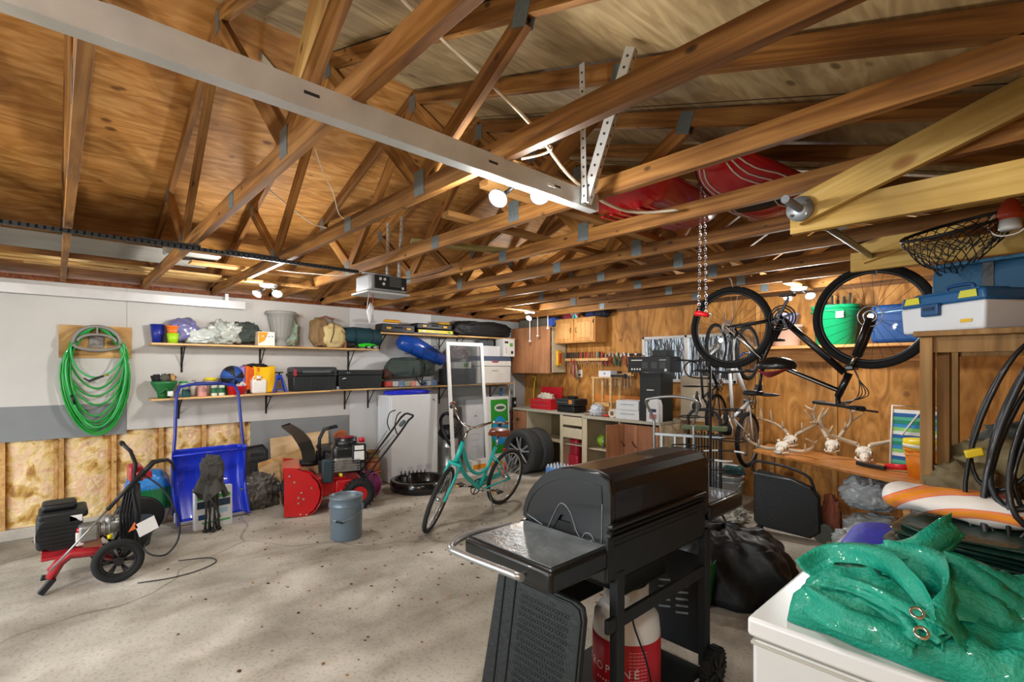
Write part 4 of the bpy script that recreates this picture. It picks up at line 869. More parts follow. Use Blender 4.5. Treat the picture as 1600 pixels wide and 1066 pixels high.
# chute
MB().lathe([(0, .50), (.10, .50), (.10, .56), (0, .56)], (.02, .04, 0), 24).build('chute_ring', BLK, t)
ch = MB()
cp = [((.02, .04, .54), .10), ((.02, .02, .66), .10), ((.02, -.02, .76), .105), ((.02, -.09, .86), .09), ((.02, -.20, .95), .075)]
R_ = []
for (p, r_) in cp:
    p = Vector(p); R_.append([p+Vector((-r_, -r_*.6, 0)), p+Vector((r_, -r_*.6, 0)), p+Vector((r_, r_*.7, .03)), p+Vector((-r_, r_*.7, .03))])
for a, b in zip(R_, R_[1:]):
    for i in (1, 2, 3): ch.face([ch.v(a[i]), ch.v(a[(i+1) % 4]), ch.v(b[(i+1) % 4]), ch.v(b[i])])
ch.build('chute', mat('0e1011', .3, coat=.4), t, solid=.008)
for s_ in (.02, .12): MB().tube([(s_, .14, .56), (s_, .15, .80), (s_, .20, .90), (s_, .34, .93)], .014).build('chute_lever', BLK, t)
MB().cyl((.07, .16, .56), (.07, .16, .66), .05).build('chute_gear', BLK, t)
# engine
mb = MB().box((.02, .44, .62), (.32, .32, .20), .05).cyl((.02, .44, .66), (.02, .44, .79), .13)
mb.build('engine_shroud', mat('15181a', .35, coat=.3), t)
MB().cyl((.02, .44, .79), (.02, .44, .80), .09).build('recoil_cover', mat('9c1c24', .4), t)
mb = MB().box((.12, .42, .50), (.20, .26, .16), .02).cyl((.15, .34, .52), (.26, .34, .52), .05)
for k in range(5): mb.box((.12, .42, .44+k*.03), (.24, .30, .008))
mb.build('engine_block', mat('a3a5a3', .35, .8, var=.2, vs_=20), t)
MB().box((.20, .56, .62), (.06, .16, .22), .02).build('airbox', BLK, t)
MB().box((.232, .56, .60), (.002, .11, .10)).box((.232, .56, .69), (.002, .10, .05)).build('decal', WHITE, t)
MB().cyl((.14, .60, .74), (.14, .60, .79), .035).build('fuel_cap', mat('c01824', .4), t)
MB().box((.20, .22, .45), (.10, .12, .26), .02).build('belt_cover', mat('2a3c42', .5), t)
MB().cyl((.2, .36, .40), (.25, .36, .40), .018).build('oil_cap', mat('d8cf2a', .4), t)
# handles
for s_ in (-1, 1):
    MB().tube([(s_*.17, .58, .28), (s_*.18-.02, .72, .42), (s_*.20-.10, 1.06, .82), (s_*.20-.13, 1.17, .96)], .013).build('handle_tube', BLK, t)
MB().tube([(-.33, 1.16, .95), (-.33, 1.22, 1.0), (-.27, 1.24, 1.01), (.01, 1.24, 1.01), (.07, 1.22, 1.0), (.07, 1.16, .95)], .013).build('crossbar', BLK, t)
for s_ in (-1, 1): MB().tube(cr([(s_*.21-.10, 1.02, .80), (s_*.22-.10, .99, .90), (s_*.21-.11, 1.02, 1.02), (s_*.15-.11, 1.08, 1.06)]), .007).build('control_lever', BLK, t)
MB().cyl((-.06, 1.13, .90), (-.06, 1.11, .92), .05).build('dial', mat('53656a', .5), t)
for s_ in (-1, 1): MB().tube([(s_*.21-.08, .98, .80), (s_*.12, .80, .6), (s_*.1, .66, .42)], .003).build('control_cable', BLK, t)
# ---- grey pail
t = thing('pail', 'grey-blue metal pail with wire handle in the middle of the floor', 'bucket', (-4.47, 2.02, 0))
PG = mat('6d7f8b', .35, .3, coat=.3, var=.05)
MB().lathe([(0, .006), (.138, .0), (.142, .01), (.148, .30), (.150, .31), (.153, .315), (.150, .32), (.150, .38), (.155, .385), (.155, .40), (.148, .40), (.146, .32), (.136, .02), (0, .02)], n=40, cap=False).build('body', PG, t)
MB().lathe([(0, .372), (.147, .372), (.147, .378), (0, .378)], n=40).build('lid', mat('92a0a8', .3, .3), t)
dr = Vector((.62, -.6, 0)).normalized(); sd_ = Vector((-.75, -.66, 0)).normalized()
hpts = [sd_*.155+Vector((0, 0, .30)), sd_*.165+Vector((0, 0, .24)), sd_*.11+dr*.115+Vector((0, 0, .20)), dr*.165+Vector((0, 0, .185)), -sd_*.11+dr*.115+Vector((0, 0, .22)), -sd_*.165+Vector((0, 0, .27)), -sd_*.155+Vector((0, 0, .30))]
MB().tube(hpts, .0035).build('wire_handle', STEEL, t); MB().tube([sd_*.04+dr*.155+Vector((0, 0, .19)), -sd_*.03+dr*.168+Vector((0, 0, .185))], .008).build('grip', BLK, t)
for s_ in (-1, 1): MB().box(sd_*.155*s_+Vector((0, 0, .30)), (.03, .03, .05), .005).build('ear', PG, t)
# ---- bin, watering can, terracotta pots, black tray
o = MB().box((0, 0, .30), (.40, .46, .58), .06, taper=1.12).box((0, 0, .61), (.46, .52, .06), .025).build('waste_bin', mat('32383c', .5, var=.15), None, (-6.21, 2.72, 0)); o.scale = (.92, .92, .95); tag(o, 'dark lidded bin standing against the wall behind the watering can', 'bin')
t = thing('watering_can', 'purple plastic watering can between snow blower and clay pots', 'watering can', (-5.76, 2.90, 0), .3)
WP = mat('8c2f6c', .4, coat=.3)
MB().lathe([(0, 0), (.12, 0), (.13, .03), (.125, .18), (.09, .27), (.085, .29), (.075, .29), (.08, .26), (.11, .17), (.11, .02)], cap=False).build('body', WP, t)
MB().tube([(.09, .0, .27), (.15, .0, .26), (.19, .02, .18), (.16, .02, .08), (.12, 0, .05)], .014).build('handle', WP, t); MB().tube([(-.1, 0, .08), (-.2, 0, .2), (-.27, 0, .30)], .016, rs=[.025, .014, .012]).build('spout', WP, t)
TC = mat('b0643c', .85, var=.2)
for k, (x, y, z_, s_, l) in enumerate(((-6.12, 3.13, 0, 1.0, 'terracotta pot at the bottom of the stack beside the fridge'), (-6.12, 3.13, .16, 1.02, 'terracotta pot nested second in the stack beside the fridge'), (-6.12, 3.14, .30, .85, 'mossy brown clay pot on top of the stack beside fridge'), (-5.98, 2.70, .42, .75, 'terracotta pot tipped on the bin lid behind the snow blower'))):
    pot(l, 0, .22*s_, .075*s_, .105*s_, TC if k != 2 else mat('8a6a3c', .9, var=.4, vs_=9), z=z_ if k < 3 else .62, x=x if k < 3 else -6.12, y=y if k < 3 else 2.74, rot=None if k < 3 else (.5, .3, 0), group='clay pots')
t = thing('oil_tray', 'round shiny black plastic tray lying on the floor before the fridge', 'tray', (-5.60, 3.56, 0))
MB().lathe([(0, .015), (.31, .015), (.33, .03), (.335, .12), (.35, .14), (.38, .14), (.395, .125), (.40, .02), (.385, 0), (0, 0)], n=48, cap=False).build('body', mat('0d0e10', .2, coat=.5), t)
for k in range(7): MB().cyl((-.33+.02*k, -.1+.05*k, .13), (-.33+.02*k, -.1+.05*k, .19), .008).build('peg', BLK, t)
# ---- upright freezer
t = thing('upright_freezer', 'white upright freezer standing against the left wall', 'freezer', (-6.26, 3.75, 0))
WF = mat('dfe3e4', .35, coat=.2, var=.04)
MB().box((.0, 0, .615), (.34, .76, 1.21), .01).build('cabinet', WF, t); MB().box((.20, .0, .635), (.05, .76, 1.17), .012).build('door', WF, t)
mb = MB()
for c_ in range(4):
    for r_ in range(6): mb.box((.2258, -.24+.15*c_+.01*(r_ % 2), .14+.014*r_), (.001, .11-.02*(r_ % 3), .004))
mb.build('small_print', mat('a9adb0'), t)
MB().box((.227, .30, 1.14), (.004, .02, .02), .002).box((.227, .32, 1.12), (.004, .014, .014), .002).build('lock', BLK, t)
MB().box((.17, 0, .02), (.05, .7, .04)).build('kick_plate', mat('7a7f82', .5), t)
for s_ in (-.3, .3): MB().cyl((-.1, s_, 0), (-.1, s_, .02), .02).build('foot', BLK, t)
o = MB().blob((0, 0, 0), (.26, .70, .07), .12, 2.5, 4, 6, .8, .15, .7).build('folded_tarp', mat('1a2fe0', .3, coat=.5, var=.2), None, (-6.22, 3.72, 1.22+.032)); tag(o, 'bright blue folded tarp on top of the upright freezer', 'tarp')
# ---- steel keg with black vacuum gear
t = thing('shop_vacuum', 'steel drum vacuum with black hose beside the upright freezer', 'vacuum', (-6.14, 4.40, 0))
MB().lathe([(0, 0), (.14, 0), (.15, .03), (.14, .05), (.14, .12), (.146, .13), (.14, .14), (.14, .40), (.146, .41), (.14, .42), (.14, .52), (0, .53)], n=32).build('drum', mat('b8bab6', .3, .8), t)
MB().blob((0, 0, .62), (.30, .30, .24), .1, 2, 4, 3).build('motor_head', BLK, t)
MB().tube(cr([(.14, 0, .6), (.19, .10, .78), (.1, -.10, .92), (.0, -.15, .80), (.12, -.13, .55), (.16, -.02, .40)]), .025).build('hose', BLK, t)
# ---- screen door frame leaning
t = thing('screen_door', 'white framed fly screen leaning upright by the upright freezer', 'screen', (-5.72, 4.17, 0), rot=(0, -.085, 0))
def SC(y0, y1, z0, z1): return MB().box((0, (y0+y1)/2, (z0+z1)/2), (.025, y1-y0, z1-z0), .003)
Wf = .69; Hf = 1.99
for a in ((0, .055, 0, Hf), (Wf-.055, Wf, 0, Hf)): SC(*a).build('stile', WHITE, t)
for a in ((.055, Wf-.055, Hf-.055, Hf), (.055, Wf-.055, 0, .06)): SC(*a).build('rail', WHITE, t)
SC(.05, Wf-.05, 1.05, 2.0).build('mesh', mat('3b4042', .6, alpha=.35, var=0), t).scale = (.1, 1, 1)
# ---- boards and boxes behind it
t = carton('white_panel', 'tall white panel with a small dark emblem behind the screen frame', 'panel', (-6.28, 5.0, 0), (.04, .42, 1.08), mat('d2d5d8', .5)); t.rotation_euler = (0, -.03, 0)
MB().tube([(.022, .0, .80), (.022, .04, .83), (.022, .07, .80)], .005).build('emblem', mat('4b5257'), t)
for k in range(4): MB().box((.021, .02, .62-.1*k), (.001, .22-.03*k, .006)).build('fine_print', mat('9aa0a4'), t)
t = carton('poster_board', 'tall white board with green and blue picture and orange foot band', 'board', (-6.18, 5.45, 0), (.04, .50, 1.12), mat('eef0ee', .4)); t.rotation_euler = (0, -.04, -.0)
MB().box((.021, .03, .62), (.001, .38, .90)).build('green_print', mat('2f9e35', .4, var=.1), t)
MB().prism([(.03+.17*math.cos(a*.26), .55+.24*math.sin(a*.26)) for a in range(24)], .0216, .0222, 'YZ').build('blue_balloon', mat('2b9be0', .4), t)
MB().prism([(.05+.13*math.cos(a*.26), .93+.065*math.sin(a*.26)) for a in range(24)], .0216, .0226, 'YZ').build('white_badge', WHITE, t); MB().prism([(.05+.10*math.cos(a*.26), .93+.03*math.sin(a*.26)) for a in range(24)], .0226, .0230, 'YZ').build('badge_mark', mat('4a6a4c'), t)
t = carton('orange_box', 'low white and orange box at the foot of the poster board', 'box', (-6.0, 5.0, 0), (.16, .62, .16), mat('e9e6de', .5)); MB().box((.081, 0, .07), (.001, .6, .07)).build('orange_band', mat('f09a1c'), t)
t = thing('traction_board', 'black perforated strip standing beside the poster board', 'strip', (-6.2, 5.82, 0))
mb = MB().box((0, 0, .55), (.02, .10, 1.08), .005); mb.m(1)
for k in range(9): mb.box((.011, -.015 if k % 2 else .015, .12+k*.11), (.003, .04, .045))
mb.build('body', [BLK, mat('b9bcbc', .5)], t)
for k, (x0, y0, x1, y1, z1, r_, c_, l) in enumerate(((-6.28, 5.78, -6.40, 5.9, 1.30, .014, 'd9d9d4', 'white pole leaning in the corner, left of the pair'), (-6.27, 5.90, -6.41, 6.02, 1.38, .014, 'cfd2d2', 'white pole leaning in the corner, right of the pair'), (-6.25, 5.62, -6.40, 5.7, 1.25, .02, '2f6fb4', 'blue-topped pole standing behind the poster board'))):
    o = MB().tube([(0, 0, 0), (x1-x0, y1-y0, z1)], r_).build('pole', mat(c_, .4), None, (x0, y0, 0.0)); tag(o, l, 'pole', 'poles in the corner')
o = MB().blob((0, 0, .1), (.3, .3, .2), .2, 2, 4, 2, .9, .4).build('plastic_bag', mat('b6c4cc', .3, coat=.4, var=.3), None, (-6.3, 5.75, 1.0-.1)); bpy.data.objects.remove(o)
# ================================================================ BICYCLES
def wheel(par, c, r, axis_w, tyre, rim, M=Matrix(), name='wheel', n=28, rimw=.011):
    """wheel in the local xz plane"""
    o = MB().t(M).torus(c, r-axis_w, axis_w, 'Y', 56, 10).build('tyre', tyre, par)
    MB().t(M).torus(c, r-2*axis_w-.002, rimw, 'Y', 56, 6, .8).build('rim', rim, o)
    mb = MB().t(M); c = Vector(c)
    for k in range(n):
        a = 2*math.pi*k/n; s_ = 1 if k % 2 else -1
        mb.beam(c+Vector((.018*math.cos(a+1.3*(1 if k % 4 < 2 else -1)), s_*.025, .018*math.sin(a+1.3*(1 if k % 4 < 2 else -1)))), c+Vector(((r-2*axis_w)*math.cos(a), 0, (r-2*axis_w)*math.sin(a))), .0022, .0022)
    mb.build('spokes', STEEL if tyre is WWT or rim is not BLK else IRON, o); MB().t(M).cyl(c+Vector((0, -.035, 0)), c+Vector((0, .035, 0)), .02).cyl(c+Vector((0, -.055, 0)), c+Vector((0, .055, 0)), .007).build('hub', CHROME, o)
    return o
def ped(par, M, bb, ca, L=.17):
    MB().cyl((bb[0], -.06, bb[2]), (bb[0], .06, bb[2]), .02).build('bottom_bracket', STEEL, par)
    ring = MB().torus((bb[0], -.048, bb[2]), .085, .006, 'Y', 30, 5)
    for k in range(5): a = k*1.257; ring.beam((bb[0], -.048, bb[2]), (bb[0]+.085*math.cos(a), -.048, bb[2]+.085*math.sin(a)), .004, .014)
    ring.build('chainring', BLK, par)
    for s_, a in ((-1, ca), (1, ca+math.pi)):
        e = Vector((bb[0]+L*math.cos(a), s_*.085, bb[2]+L*math.sin(a)))
        MB().beam((bb[0], s_*.065, bb[2]), e, .012, .022, .004).build('crank', CHROME, par)
        p = MB().box(e+Vector((0, s_*.05, 0)), (.10, .08, .02), .004).build('pedal', BLK, par); MB().box(e+Vector((.051, s_*.05, 0)), (.003, .05, .012)).build('reflector', mat('f0a01c', .3), p)
TQ = mat('1fb8b0', .25, coat=.6, var=.03); BRN = mat('8a4426', .4, coat=.2, var=.1); WWT = mat('2a2b2c', .8)
def step_bike(t):
    ra, fa, bb = Vector((-.54, 0, .335)), Vector((.62, 0, .335)), Vector((-.07, 0, .29))
    ht, hb = Vector((.335, 0, .86)), Vector((.395, 0, .69)); st = Vector((-.245, 0, .74))
    ax = (ht-hb).normalized(); S = Matrix.Translation(hb) @ Matrix.Rotation(.47, 4, ax) @ Matrix.Translation(-hb)
    wheel(t, ra, .335, .022, WWT, CHROME); w2 = wheel(t, fa, .335, .022, WWT, CHROME, S)
    MB().tube(cr([hb+Vector((-.01, 0, .03)), Vector((.22, 0, .50)), bb]), .024, 12).tube(cr([ht+Vector((.0, 0, -.04)), Vector((.16, 0, .56)), Vector((-.02, 0, .47)), Vector((-.165, 0, .52))]), .02, 12).tube([bb, st], .019, 12).tube([hb-ax*.02, ht+ax*.01], .026, 12).build('frame', TQ, t)
    mb = MB()
    for s_ in (-1, 1): mb.tube([bb+Vector((-.03, s_*.03, 0)), ra+Vector((0, s_*.065, 0))], .010).tube([Vector((-.215, s_*.025, .64)), ra+Vector((0, s_*.065, 0))], .009)
    mb.build('rear_stays', TQ, t)
    f = MB().t(S)
    for s_ in (-1, 1): f.tube(cr([hb+Vector((.015, s_*.055, -.05)), Vector((.50, s_*.06, .50)), fa+Vector((0, s_*.055, 0))]), .014, 10, rs=None)
    f.box(hb+Vector((.01, 0, -.04)), (.05, .14, .035), .01); f.build('fork', TQ, t)
    MB().t(S).tube([ht, ht+ax*.16], .013).box(ht+ax*.16, (.05, .04, .04), .01).build('stem', CHROME, t)
    top = ht+ax*.17
    hb_ = [top+Vector((-.34, -.31, .08)), top+Vector((-.20, -.30, .10)), top+Vector((-.02, -.20, .12)), top+Vector((.05, -.07, .03)), top+Vector((.05, .07, .03)), top+Vector((-.02, .20, .12)), top+Vector((-.20, .30, .10)), top+Vector((-.34, .31, .08))]
    MB().t(S).tube(cr(hb_), .012, 10).build('handlebar', CHROME, t)
    for s_ in (-1, 1):
        MB().t(S).tube([top+Vector((-.36, s_*.312, .078)), top+Vector((-.22, s_*.305, .098))], .018, 10).build('grip', BRN, t)
        MB().t(S).tube([top+Vector((-.13, s_*.27, .08)), top+Vector((-.20, s_*.29, .055)), top+Vector((-.28, s_*.31, .045))], .006).box(top+Vector((-.14, s_*.27, .10)), (.05, .04, .04), .01).build('brake_lever', BLK, t)
        MB().t(S).tube(cr([top+Vector((-.12, s_*.26, .11)), top+Vector((.10, s_*.12, .10)), top+Vector((.12, 0, -.05)), ht]), .003).build('brake_cable', BLK, t)
    s_ = MB().blob(Vector((-.275, 0, .90)), (.27, .2, .10), 0, 1, 4, 1, .3, 0, .8); s_.blob(Vector((-.15, 0, .905)), (.16, .08, .06), 0, 1, 3); s_.build('saddle', BRN, t)
    MB().tube([st, Vector((-.262, 0, .86))], .012).build('seat_post', CHROME, t)
    for k in (-.03, .03): MB().torus((-.33, k, .85), .02, .005, 'Z', 12, 5).build('saddle_spring', CHROME, t)
    ped(t, None, bb, .15)
    MB().box((-.30, -.052, .35), (.44, .012, .07), .005).tube([(-.5, -.055, .375), (-.08, -.055, .36)], .006).build('chain_guard', TQ, t)
    MB().tube([(-.18, .04, .28), (-.20, .17, .02), (-.17, .18, .015)], .007).build('kickstand', STEEL, t)
    MB().box((-.42, 0, .68), (.03, .03, .03), .005).build('reflector', mat('b01820', .2), t)
m_ = Vector((-4.22, 3.32, 0)); hd = math.atan2(-1.29, .26)
t = thing('bicycle', 'turquoise step-through bicycle with brown saddle leaning on its kickstand', 'bicycle', m_, rot=(-.21, 0, hd)); step_bike(t)
# ---- black mountain bike hung upside down by its wheels (plane Y = 4.4)
t = thing('bicycle', 'black mountain bicycle hanging upside down from the trusses', 'bicycle', (-1.33, 4.4, 1.95))
def Hh(px, py, dy=0): p = atY(px, py, 4.4)-t.location; return Vector((p.x, p.y+dy, p.z))
rw, fw = Hh(1141, 512), Hh(1362, 495); MT = mat('151617', .85, bump=.5, bs=60)
wheel(t, rw, .365, .027, MT, BLK, n=28, rimw=.013); wheel(t, fw, .385, .027, MT, BLK, n=28, rimw=.013)
for c_, a0 in ((rw, .35), (rw, 3.6), (fw, 3.9)):
    MB().torus(c_, .325, .004, 'Y', 40, 4).build('rim_tape', mat('3c3e40', .4), t)
bb, sj, hbm, htp = Hh(1222, 498), Hh(1192, 562), Hh(1327, 583), Hh(1309, 620); FB = mat('121314', .35, coat=.4, var=.04)
MB().tube([bb, hbm+Vector((-.03, 0, .0))], .026, 12).tube([sj, htp+Vector((.0, 0, .05))], .018, 12).tube([bb, sj, Hh(1191, 580)], .018, 12).tube([hbm, htp], .026, 12).build('frame', FB, t)
MB().tube([sj+Vector((0, -.019, 0)), htp+Vector((0, -.019, .05))], .004).build('white_stripe', WHITE, t)
mb = MB()
for s_ in (-1, 1): mb.tube([bb+Vector((-.02, s_*.03, 0)), rw+Vector((0, s_*.07, 0))], .010).tube([sj+Vector((0, s_*.03, 0)), rw+Vector((0, s_*.07, 0))], .009)
mb.build('rear_stays', FB, t)
MB().tube([sj+Vector((0, -.045, .01)), rw+Vector((0, -.082, 0))], .004).build('white_stripe', WHITE, t)
L_ = (htp-bb); a_ = -math.atan2((hbm-bb).z, (hbm-bb).x)
MB().tube([bb+(hbm-bb)*.35+Vector((0, -.021, 0)), bb+(hbm-bb)*.75+Vector((0, -.021, 0))], .009).build('emblem', mat('4a4d50', .4), t)
for s_ in (-1, 1):
    MB().tube([hbm+Vector((.02, s_*.06, .05)), Hh(1341, 553, s_*.065)], .013).build('fork_stanchion', CHROME, t)
    MB().tube([Hh(1339, 557, s_*.065), fw+Vector((0, s_*.065, -.01))], .022, 10).build('fork_leg', FB, t)
MB().box(hbm+Vector((.015, 0, .04)), (.06, .16, .04), .01).build('fork_crown', FB, t)
MB().torus(fw+Vector((0, -.05, 0)), .075, .004, 'Y', 30, 4, 1).torus(fw+Vector((0, -.05, 0)), .04, .006, 'Y', 20, 4).build('brake_disc', STEEL, t)
for r_ in (.055, .042, .03): MB().torus(rw+Vector((0, -.045-(.055-r_), 0)), r_, .004, 'Y', 26, 4).build('cassette_ring', STEEL, t)
MB().tube([rw+Vector((.03, -.08, -.05)), rw+Vector((.07, -.08, -.10)), rw+Vector((.10, -.08, -.04))], .012).build('derailleur', BLK, t)
mb = MB()
for r_ in (.10, .08, .055): mb.torus(bb+Vector((.02, -.06, 0)), r_, .006, 'Y', 34, 4)
for k in range(4): mb.beam(bb+Vector((.02, -.06, 0)), bb+Vector((.02+.09*math.cos(k*1.57+.4), -.06, .09*math.sin(k*1.57+.4))), .005, .02)
mb.build('chainrings', mat('2b2d2f', .35, .6), t)
MB().beam(bb+Vector((0, -.09, 0)), bb+Vector((.08, -.09, .16)), .014, .024, .004).build('crank', FB, t); MB().box(bb+Vector((.085, -.14, .17)), (.10, .09, .02), .004).build('pedal', BLK, t)
MB().beam(bb+Vector((0, .09, 0)), bb+Vector((-.08, .09, -.16)), .014, .024, .004).build('crank', FB, t); MB().box(bb+Vector((-.085, .14, -.17)), (.10, .09, .02), .004).build('pedal', BLK, t)
MB().tube([Hh(1191, 575), Hh(1186, 612)], .013).build('seat_post', BLK, t)
s_ = MB().blob(Hh(1177, 614), (.17, .14, .05), 0, 1, 3, 1, None, 0, .8); s_.blob(Hh(1200, 617), (.19, .05, .03), 0, 1, 3); s_.build('saddle', BLK, t)
MB().tube([htp, Hh(1312, 632, -.04)], .018).build('stem', BLK, t); hc = Hh(1313, 633, -.05); hd2 = Vector((.62, -.78, .0))
MB().tube([hc-hd2*.34+Vector((-.03, 0, 0)), hc-hd2*.08, hc+hd2*.08, hc+hd2*.34+Vector((-.03, 0, 0))], .014, 10).build('handlebar', BLK, t)
for s_ in (-1, 1):
    MB().tube([hc+hd2*s_*.34, hc+hd2*s_*.22], .018, 10).build('grip', RUB, t); MB().tube([hc+hd2*s_*.19, hc+hd2*s_*.22+Vector((.07, .05, -.02)), hc+hd2*s_*.32+Vector((.08, .05, -.02))], .007).build('brake_lever', BLK, t)
for k in range(4): MB().tube(cr([hc+hd2*(.12-.06*k)+Vector((0, 0, .01)), hc+Vector((.12+.02*k, .02, .08)), hc+Vector((.12, .04, .20)), hbm+Vector((.02, 0, .05))]), .0035).build('cable', BLK, t)
for k, c_ in enumerate((rw, fw)): MB().tube(cr([(c_.x, -.03, .44-.0), (c_.x+.02, -.03, c_.z+.42), (c_.x+.03, .0, c_.z+.31), (c_.x-.01, .02, c_.z+.33)]), .005).build('ceiling_hook', mat('9aa0a2', .4, .8), t)
h = thing('helmet', 'black and red bicycle helmet hanging from the upside-down bicycle', 'helmet', atY(1213, 572, 4.28))
MB().blob((0, 0, 0), (.30, .20, .15), 0, 1, 4, 1, .35).build('shell', mat('17181a', .3, coat=.4), h)
for k in range(5): MB().tube(cr([(-.13, -.05+.02*k, -.04), (-.06, -.11+.03*k, -.05-.01*k), (.05, -.1+.03*k, -.04), (.13, -.03+.01*k, -.0)]), .006).build('red_rib', mat('8c2028', .4), h)
# ---- two more bicycles hung nose-up on the back wall, seen edge on
def hung(label, x, zb, fcol, scol, yb=6.0, s=1):
    t = thing('bicycle', label, 'bicycle', (x, yb, zb), group='bicycles hung on the back wall')
    t.rotation_euler = Matrix(((0, -1, 0), (0, 0, -1), (1, 0, 0))).to_euler(); t.scale = (s, s, s)
    r_ = .33; wheel(t, (.33, 0, -.0), r_, .025, MT, mat('b9bcbe', .3, .8), n=20); wheel(t, (1.36, 0, 0), r_, .025, MT, mat('b9bcbe', .3, .8), n=20)
    b = Vector((.78, 0, -.03)); st = Vector((.62, 0, .42)); hb = Vector((1.20, 0, .36)); ht = Vector((1.15, 0, .50))
    MB().tube([b, hb], .022).tube([b, st], .018).tube([st, ht], .018).tube([hb, ht], .026).build('frame', fcol, t)
    mb = MB()
    for q in (-1, 1): mb.tube([b, (.33, q*.06, 0)], .01).tube([st, (.33, q*.06, 0)], .009)
    mb.build('rear_stays', fcol, t); mb = MB()
    for q in (-1, 1): mb.tube([hb+Vector((0, q*.05, 0)), (1.36, q*.055, 0)], .016)
    mb.build('fork', scol, t)
    MB().tube([ht, ht+Vector((-.02, 0, .10))], .014).tube([ht+Vector((0, -.30, .13)), ht+Vector((-.02, 0, .10)), ht+Vector((0, .30, .13))], .013).build('handlebar', BLK, t)
    for q in (-1, 1): MB().tube([ht+Vector((0, q*.22, .125)), ht+Vector((0, q*.31, .13))], .018).build('grip', BLK, t)
    MB().tube([st, (.58, 0, .55)], .012).build('seat_post', CHROME, t)
    sa = MB().blob((.50, 0, .585), (.14, .16, .05), 0, 1, 3, 1); sa.blob((.63, 0, .59), (.18, .05, .035), 0, 1, 3); sa.build('saddle', BLK, t)
    sa = MB().tube([(.44, -.07, .60), (.52, -.08, .61), (.66, -.03, .61)], .005).tube([(.44, .07, .60), (.52, .08, .61), (.66, .03, .61)], .005).build('saddle_edge', WHITE, t)
    ped(t, None, b, .4); return t
hung('white and blue bicycle hung nose-up by the back wall, black saddle facing out', -2.36, .42, mat('cfd6dc', .3, coat=.4), mat('2a5db0', .3, coat=.4), 6.02)
hung('dark bicycle hung nose-up on the back wall left of the white and blue one', -2.74, .72, mat('2a2c2f', .35), mat('d9dcdc', .3, coat=.4), 6.02, .85)
# ================================================================ BACK LEFT: CABINETS AND BENCH
CRM = mat('cfc3a4', .6, var=.1)
t = thing('wall_cabinet', 'brown laminate wall cabinet with doors ajar, in the corner', 'cabinet', (-5.915, 6.14, 1.90))
for (c_, d_) in (((0, .17, 0), (.94, .012, .78)), ((-.464, 0, 0), (.012, .34, .78)), ((.464, 0, 0), (.012, .34, .78)), ((0, 0, .384), (.94, .34, .012)), ((0, 0, -.384), (.94, .34, .012)), ((0, .02, .0), (.92, .3, .012))):
    MB().box(c_, d_).build('panel', CRM, t)
MB().box((-.27, -.182, -.0), (.40, .016, .78)).build('door', CAB, t); MB().box((.19, -.20, 0), (.55, .016, .78), rot=(0, 0, -.04)).build('door', CAB, t)
MB().box((-.07, -.14, .06), (.08, .05, .2), .01).build('door', mat('dfc026', .5), t).name = 'yellow_bottle'
MB().box((-.07, -.14, -.28), (.09, .06, .16), .01).build('dark_bottle', mat('2c3038', .5), t)
o = MB().box((0, 0, .075), (.66, .26, .15), .02).build('carton', mat('5f5a50', .8, var=.3), None, (-5.95, 6.15, 2.292)); tag(o, 'dusty grey box on top of the brown wall cabinet', 'box')
o = MB().box((0, 0, .07), (.14, .2, .14), .02).build('carton', mat('3a5db8', .6), None, (-5.50, 6.10, 2.292)); tag(o, 'small blue and white packet at the edge of the brown wall cabinet', 'packet')
t = thing('wall_cabinet', 'honey oak wall cabinet with two raised-panel doors below the trusses', 'cabinet', (-5.03, 6.19, 2.195))
MB().box((0, 0, 0), (.82, .31, .39), .002).build('carcass', OAK, t)
for s_ in (-1, 1):
    d_ = MB().box((s_*.2, -.163, 0), (.385, .018, .355), .004).build('door', OAK, t); MB().box((s_*.2, -.175, 0), (.28, .012, .25), .01).build('raised_panel', wood('c99050', 'dba868', 'e6bc82', grain=(20, 20, 1), rough=.4, rnd=False), d_)
    MB().tube(cr([(s_*.055, -.175, -.04), (s_*.055, -.20, -.02), (s_*.055, -.20, .02), (s_*.055, -.175, .04)]), .005).build('handle', mat('8a7a58', .3, .9), d_)
    MB().box((s_*.385+.0, -.17, .12), (.012, .02, .05)).build('hinge', IRON, t)
t = thing('stained_glass_lamp', 'colourful glass lampshade lying on the oak cabinet', 'lampshade', (-5.02, 6.05, 2.47))
for k in range(12): MB().t(Matrix.Rotation(k*math.pi/6, 4, 'Y')).prism([(.0, 0), (.085, -.022), (.085, .022)], -.02, .02, 'XZ').build('glass_panel', mat(('3aa8a8', 'a8403a', '9fd8d4', '2d7f86')[k % 4], .2, coat=.5), t)
for k, (x, c_, l) in enumerate(((-5.28, '8c2f3c', 'dark red folded cloth on the oak cabinet'), (-4.80, '23305e', 'navy cloth bundle on the oak cabinet, right of lampshade'), (-4.62, '1d2130', 'black cloth bundle at the right end of the oak cabinet'))):
    o = MB().blob((0, 0, 0), (.24, .22, .13), .2, 3, 4, k, .8, .3).build('cloth_bundle', mat(c_, .8, var=.3), None, (x, 6.22, 2.392+.05)); tag(o, l, 'cloth')
# hooks hanging from the trusses
for k, (px, p0, p1, l) in enumerate(((828, 468, 533, 'longest white rod hanging in front of the brown cabinet'), (840, 485, 525, 'thin white rod with a hook end, middle of the three'), (856, 480, 513, 'white forked rod hanging beside the oak cabinet'))):
    a, b = atY(px, p0, 5.75), atY(px, p1, 5.75); t = thing('hanging_rod', l, 'hook', (a.x, 5.75, b.z), 0, 'white rods under the trusses')
    H0 = 2.43-b.z; MB().tube([(0, 0, H0), (0, 0, 0)], .009 if k != 1 else .006).build('rod', WHITE, t); MB().box((0, 0, .0), (.035, .03, .03), .006).build('end_clip', WHITE, t)
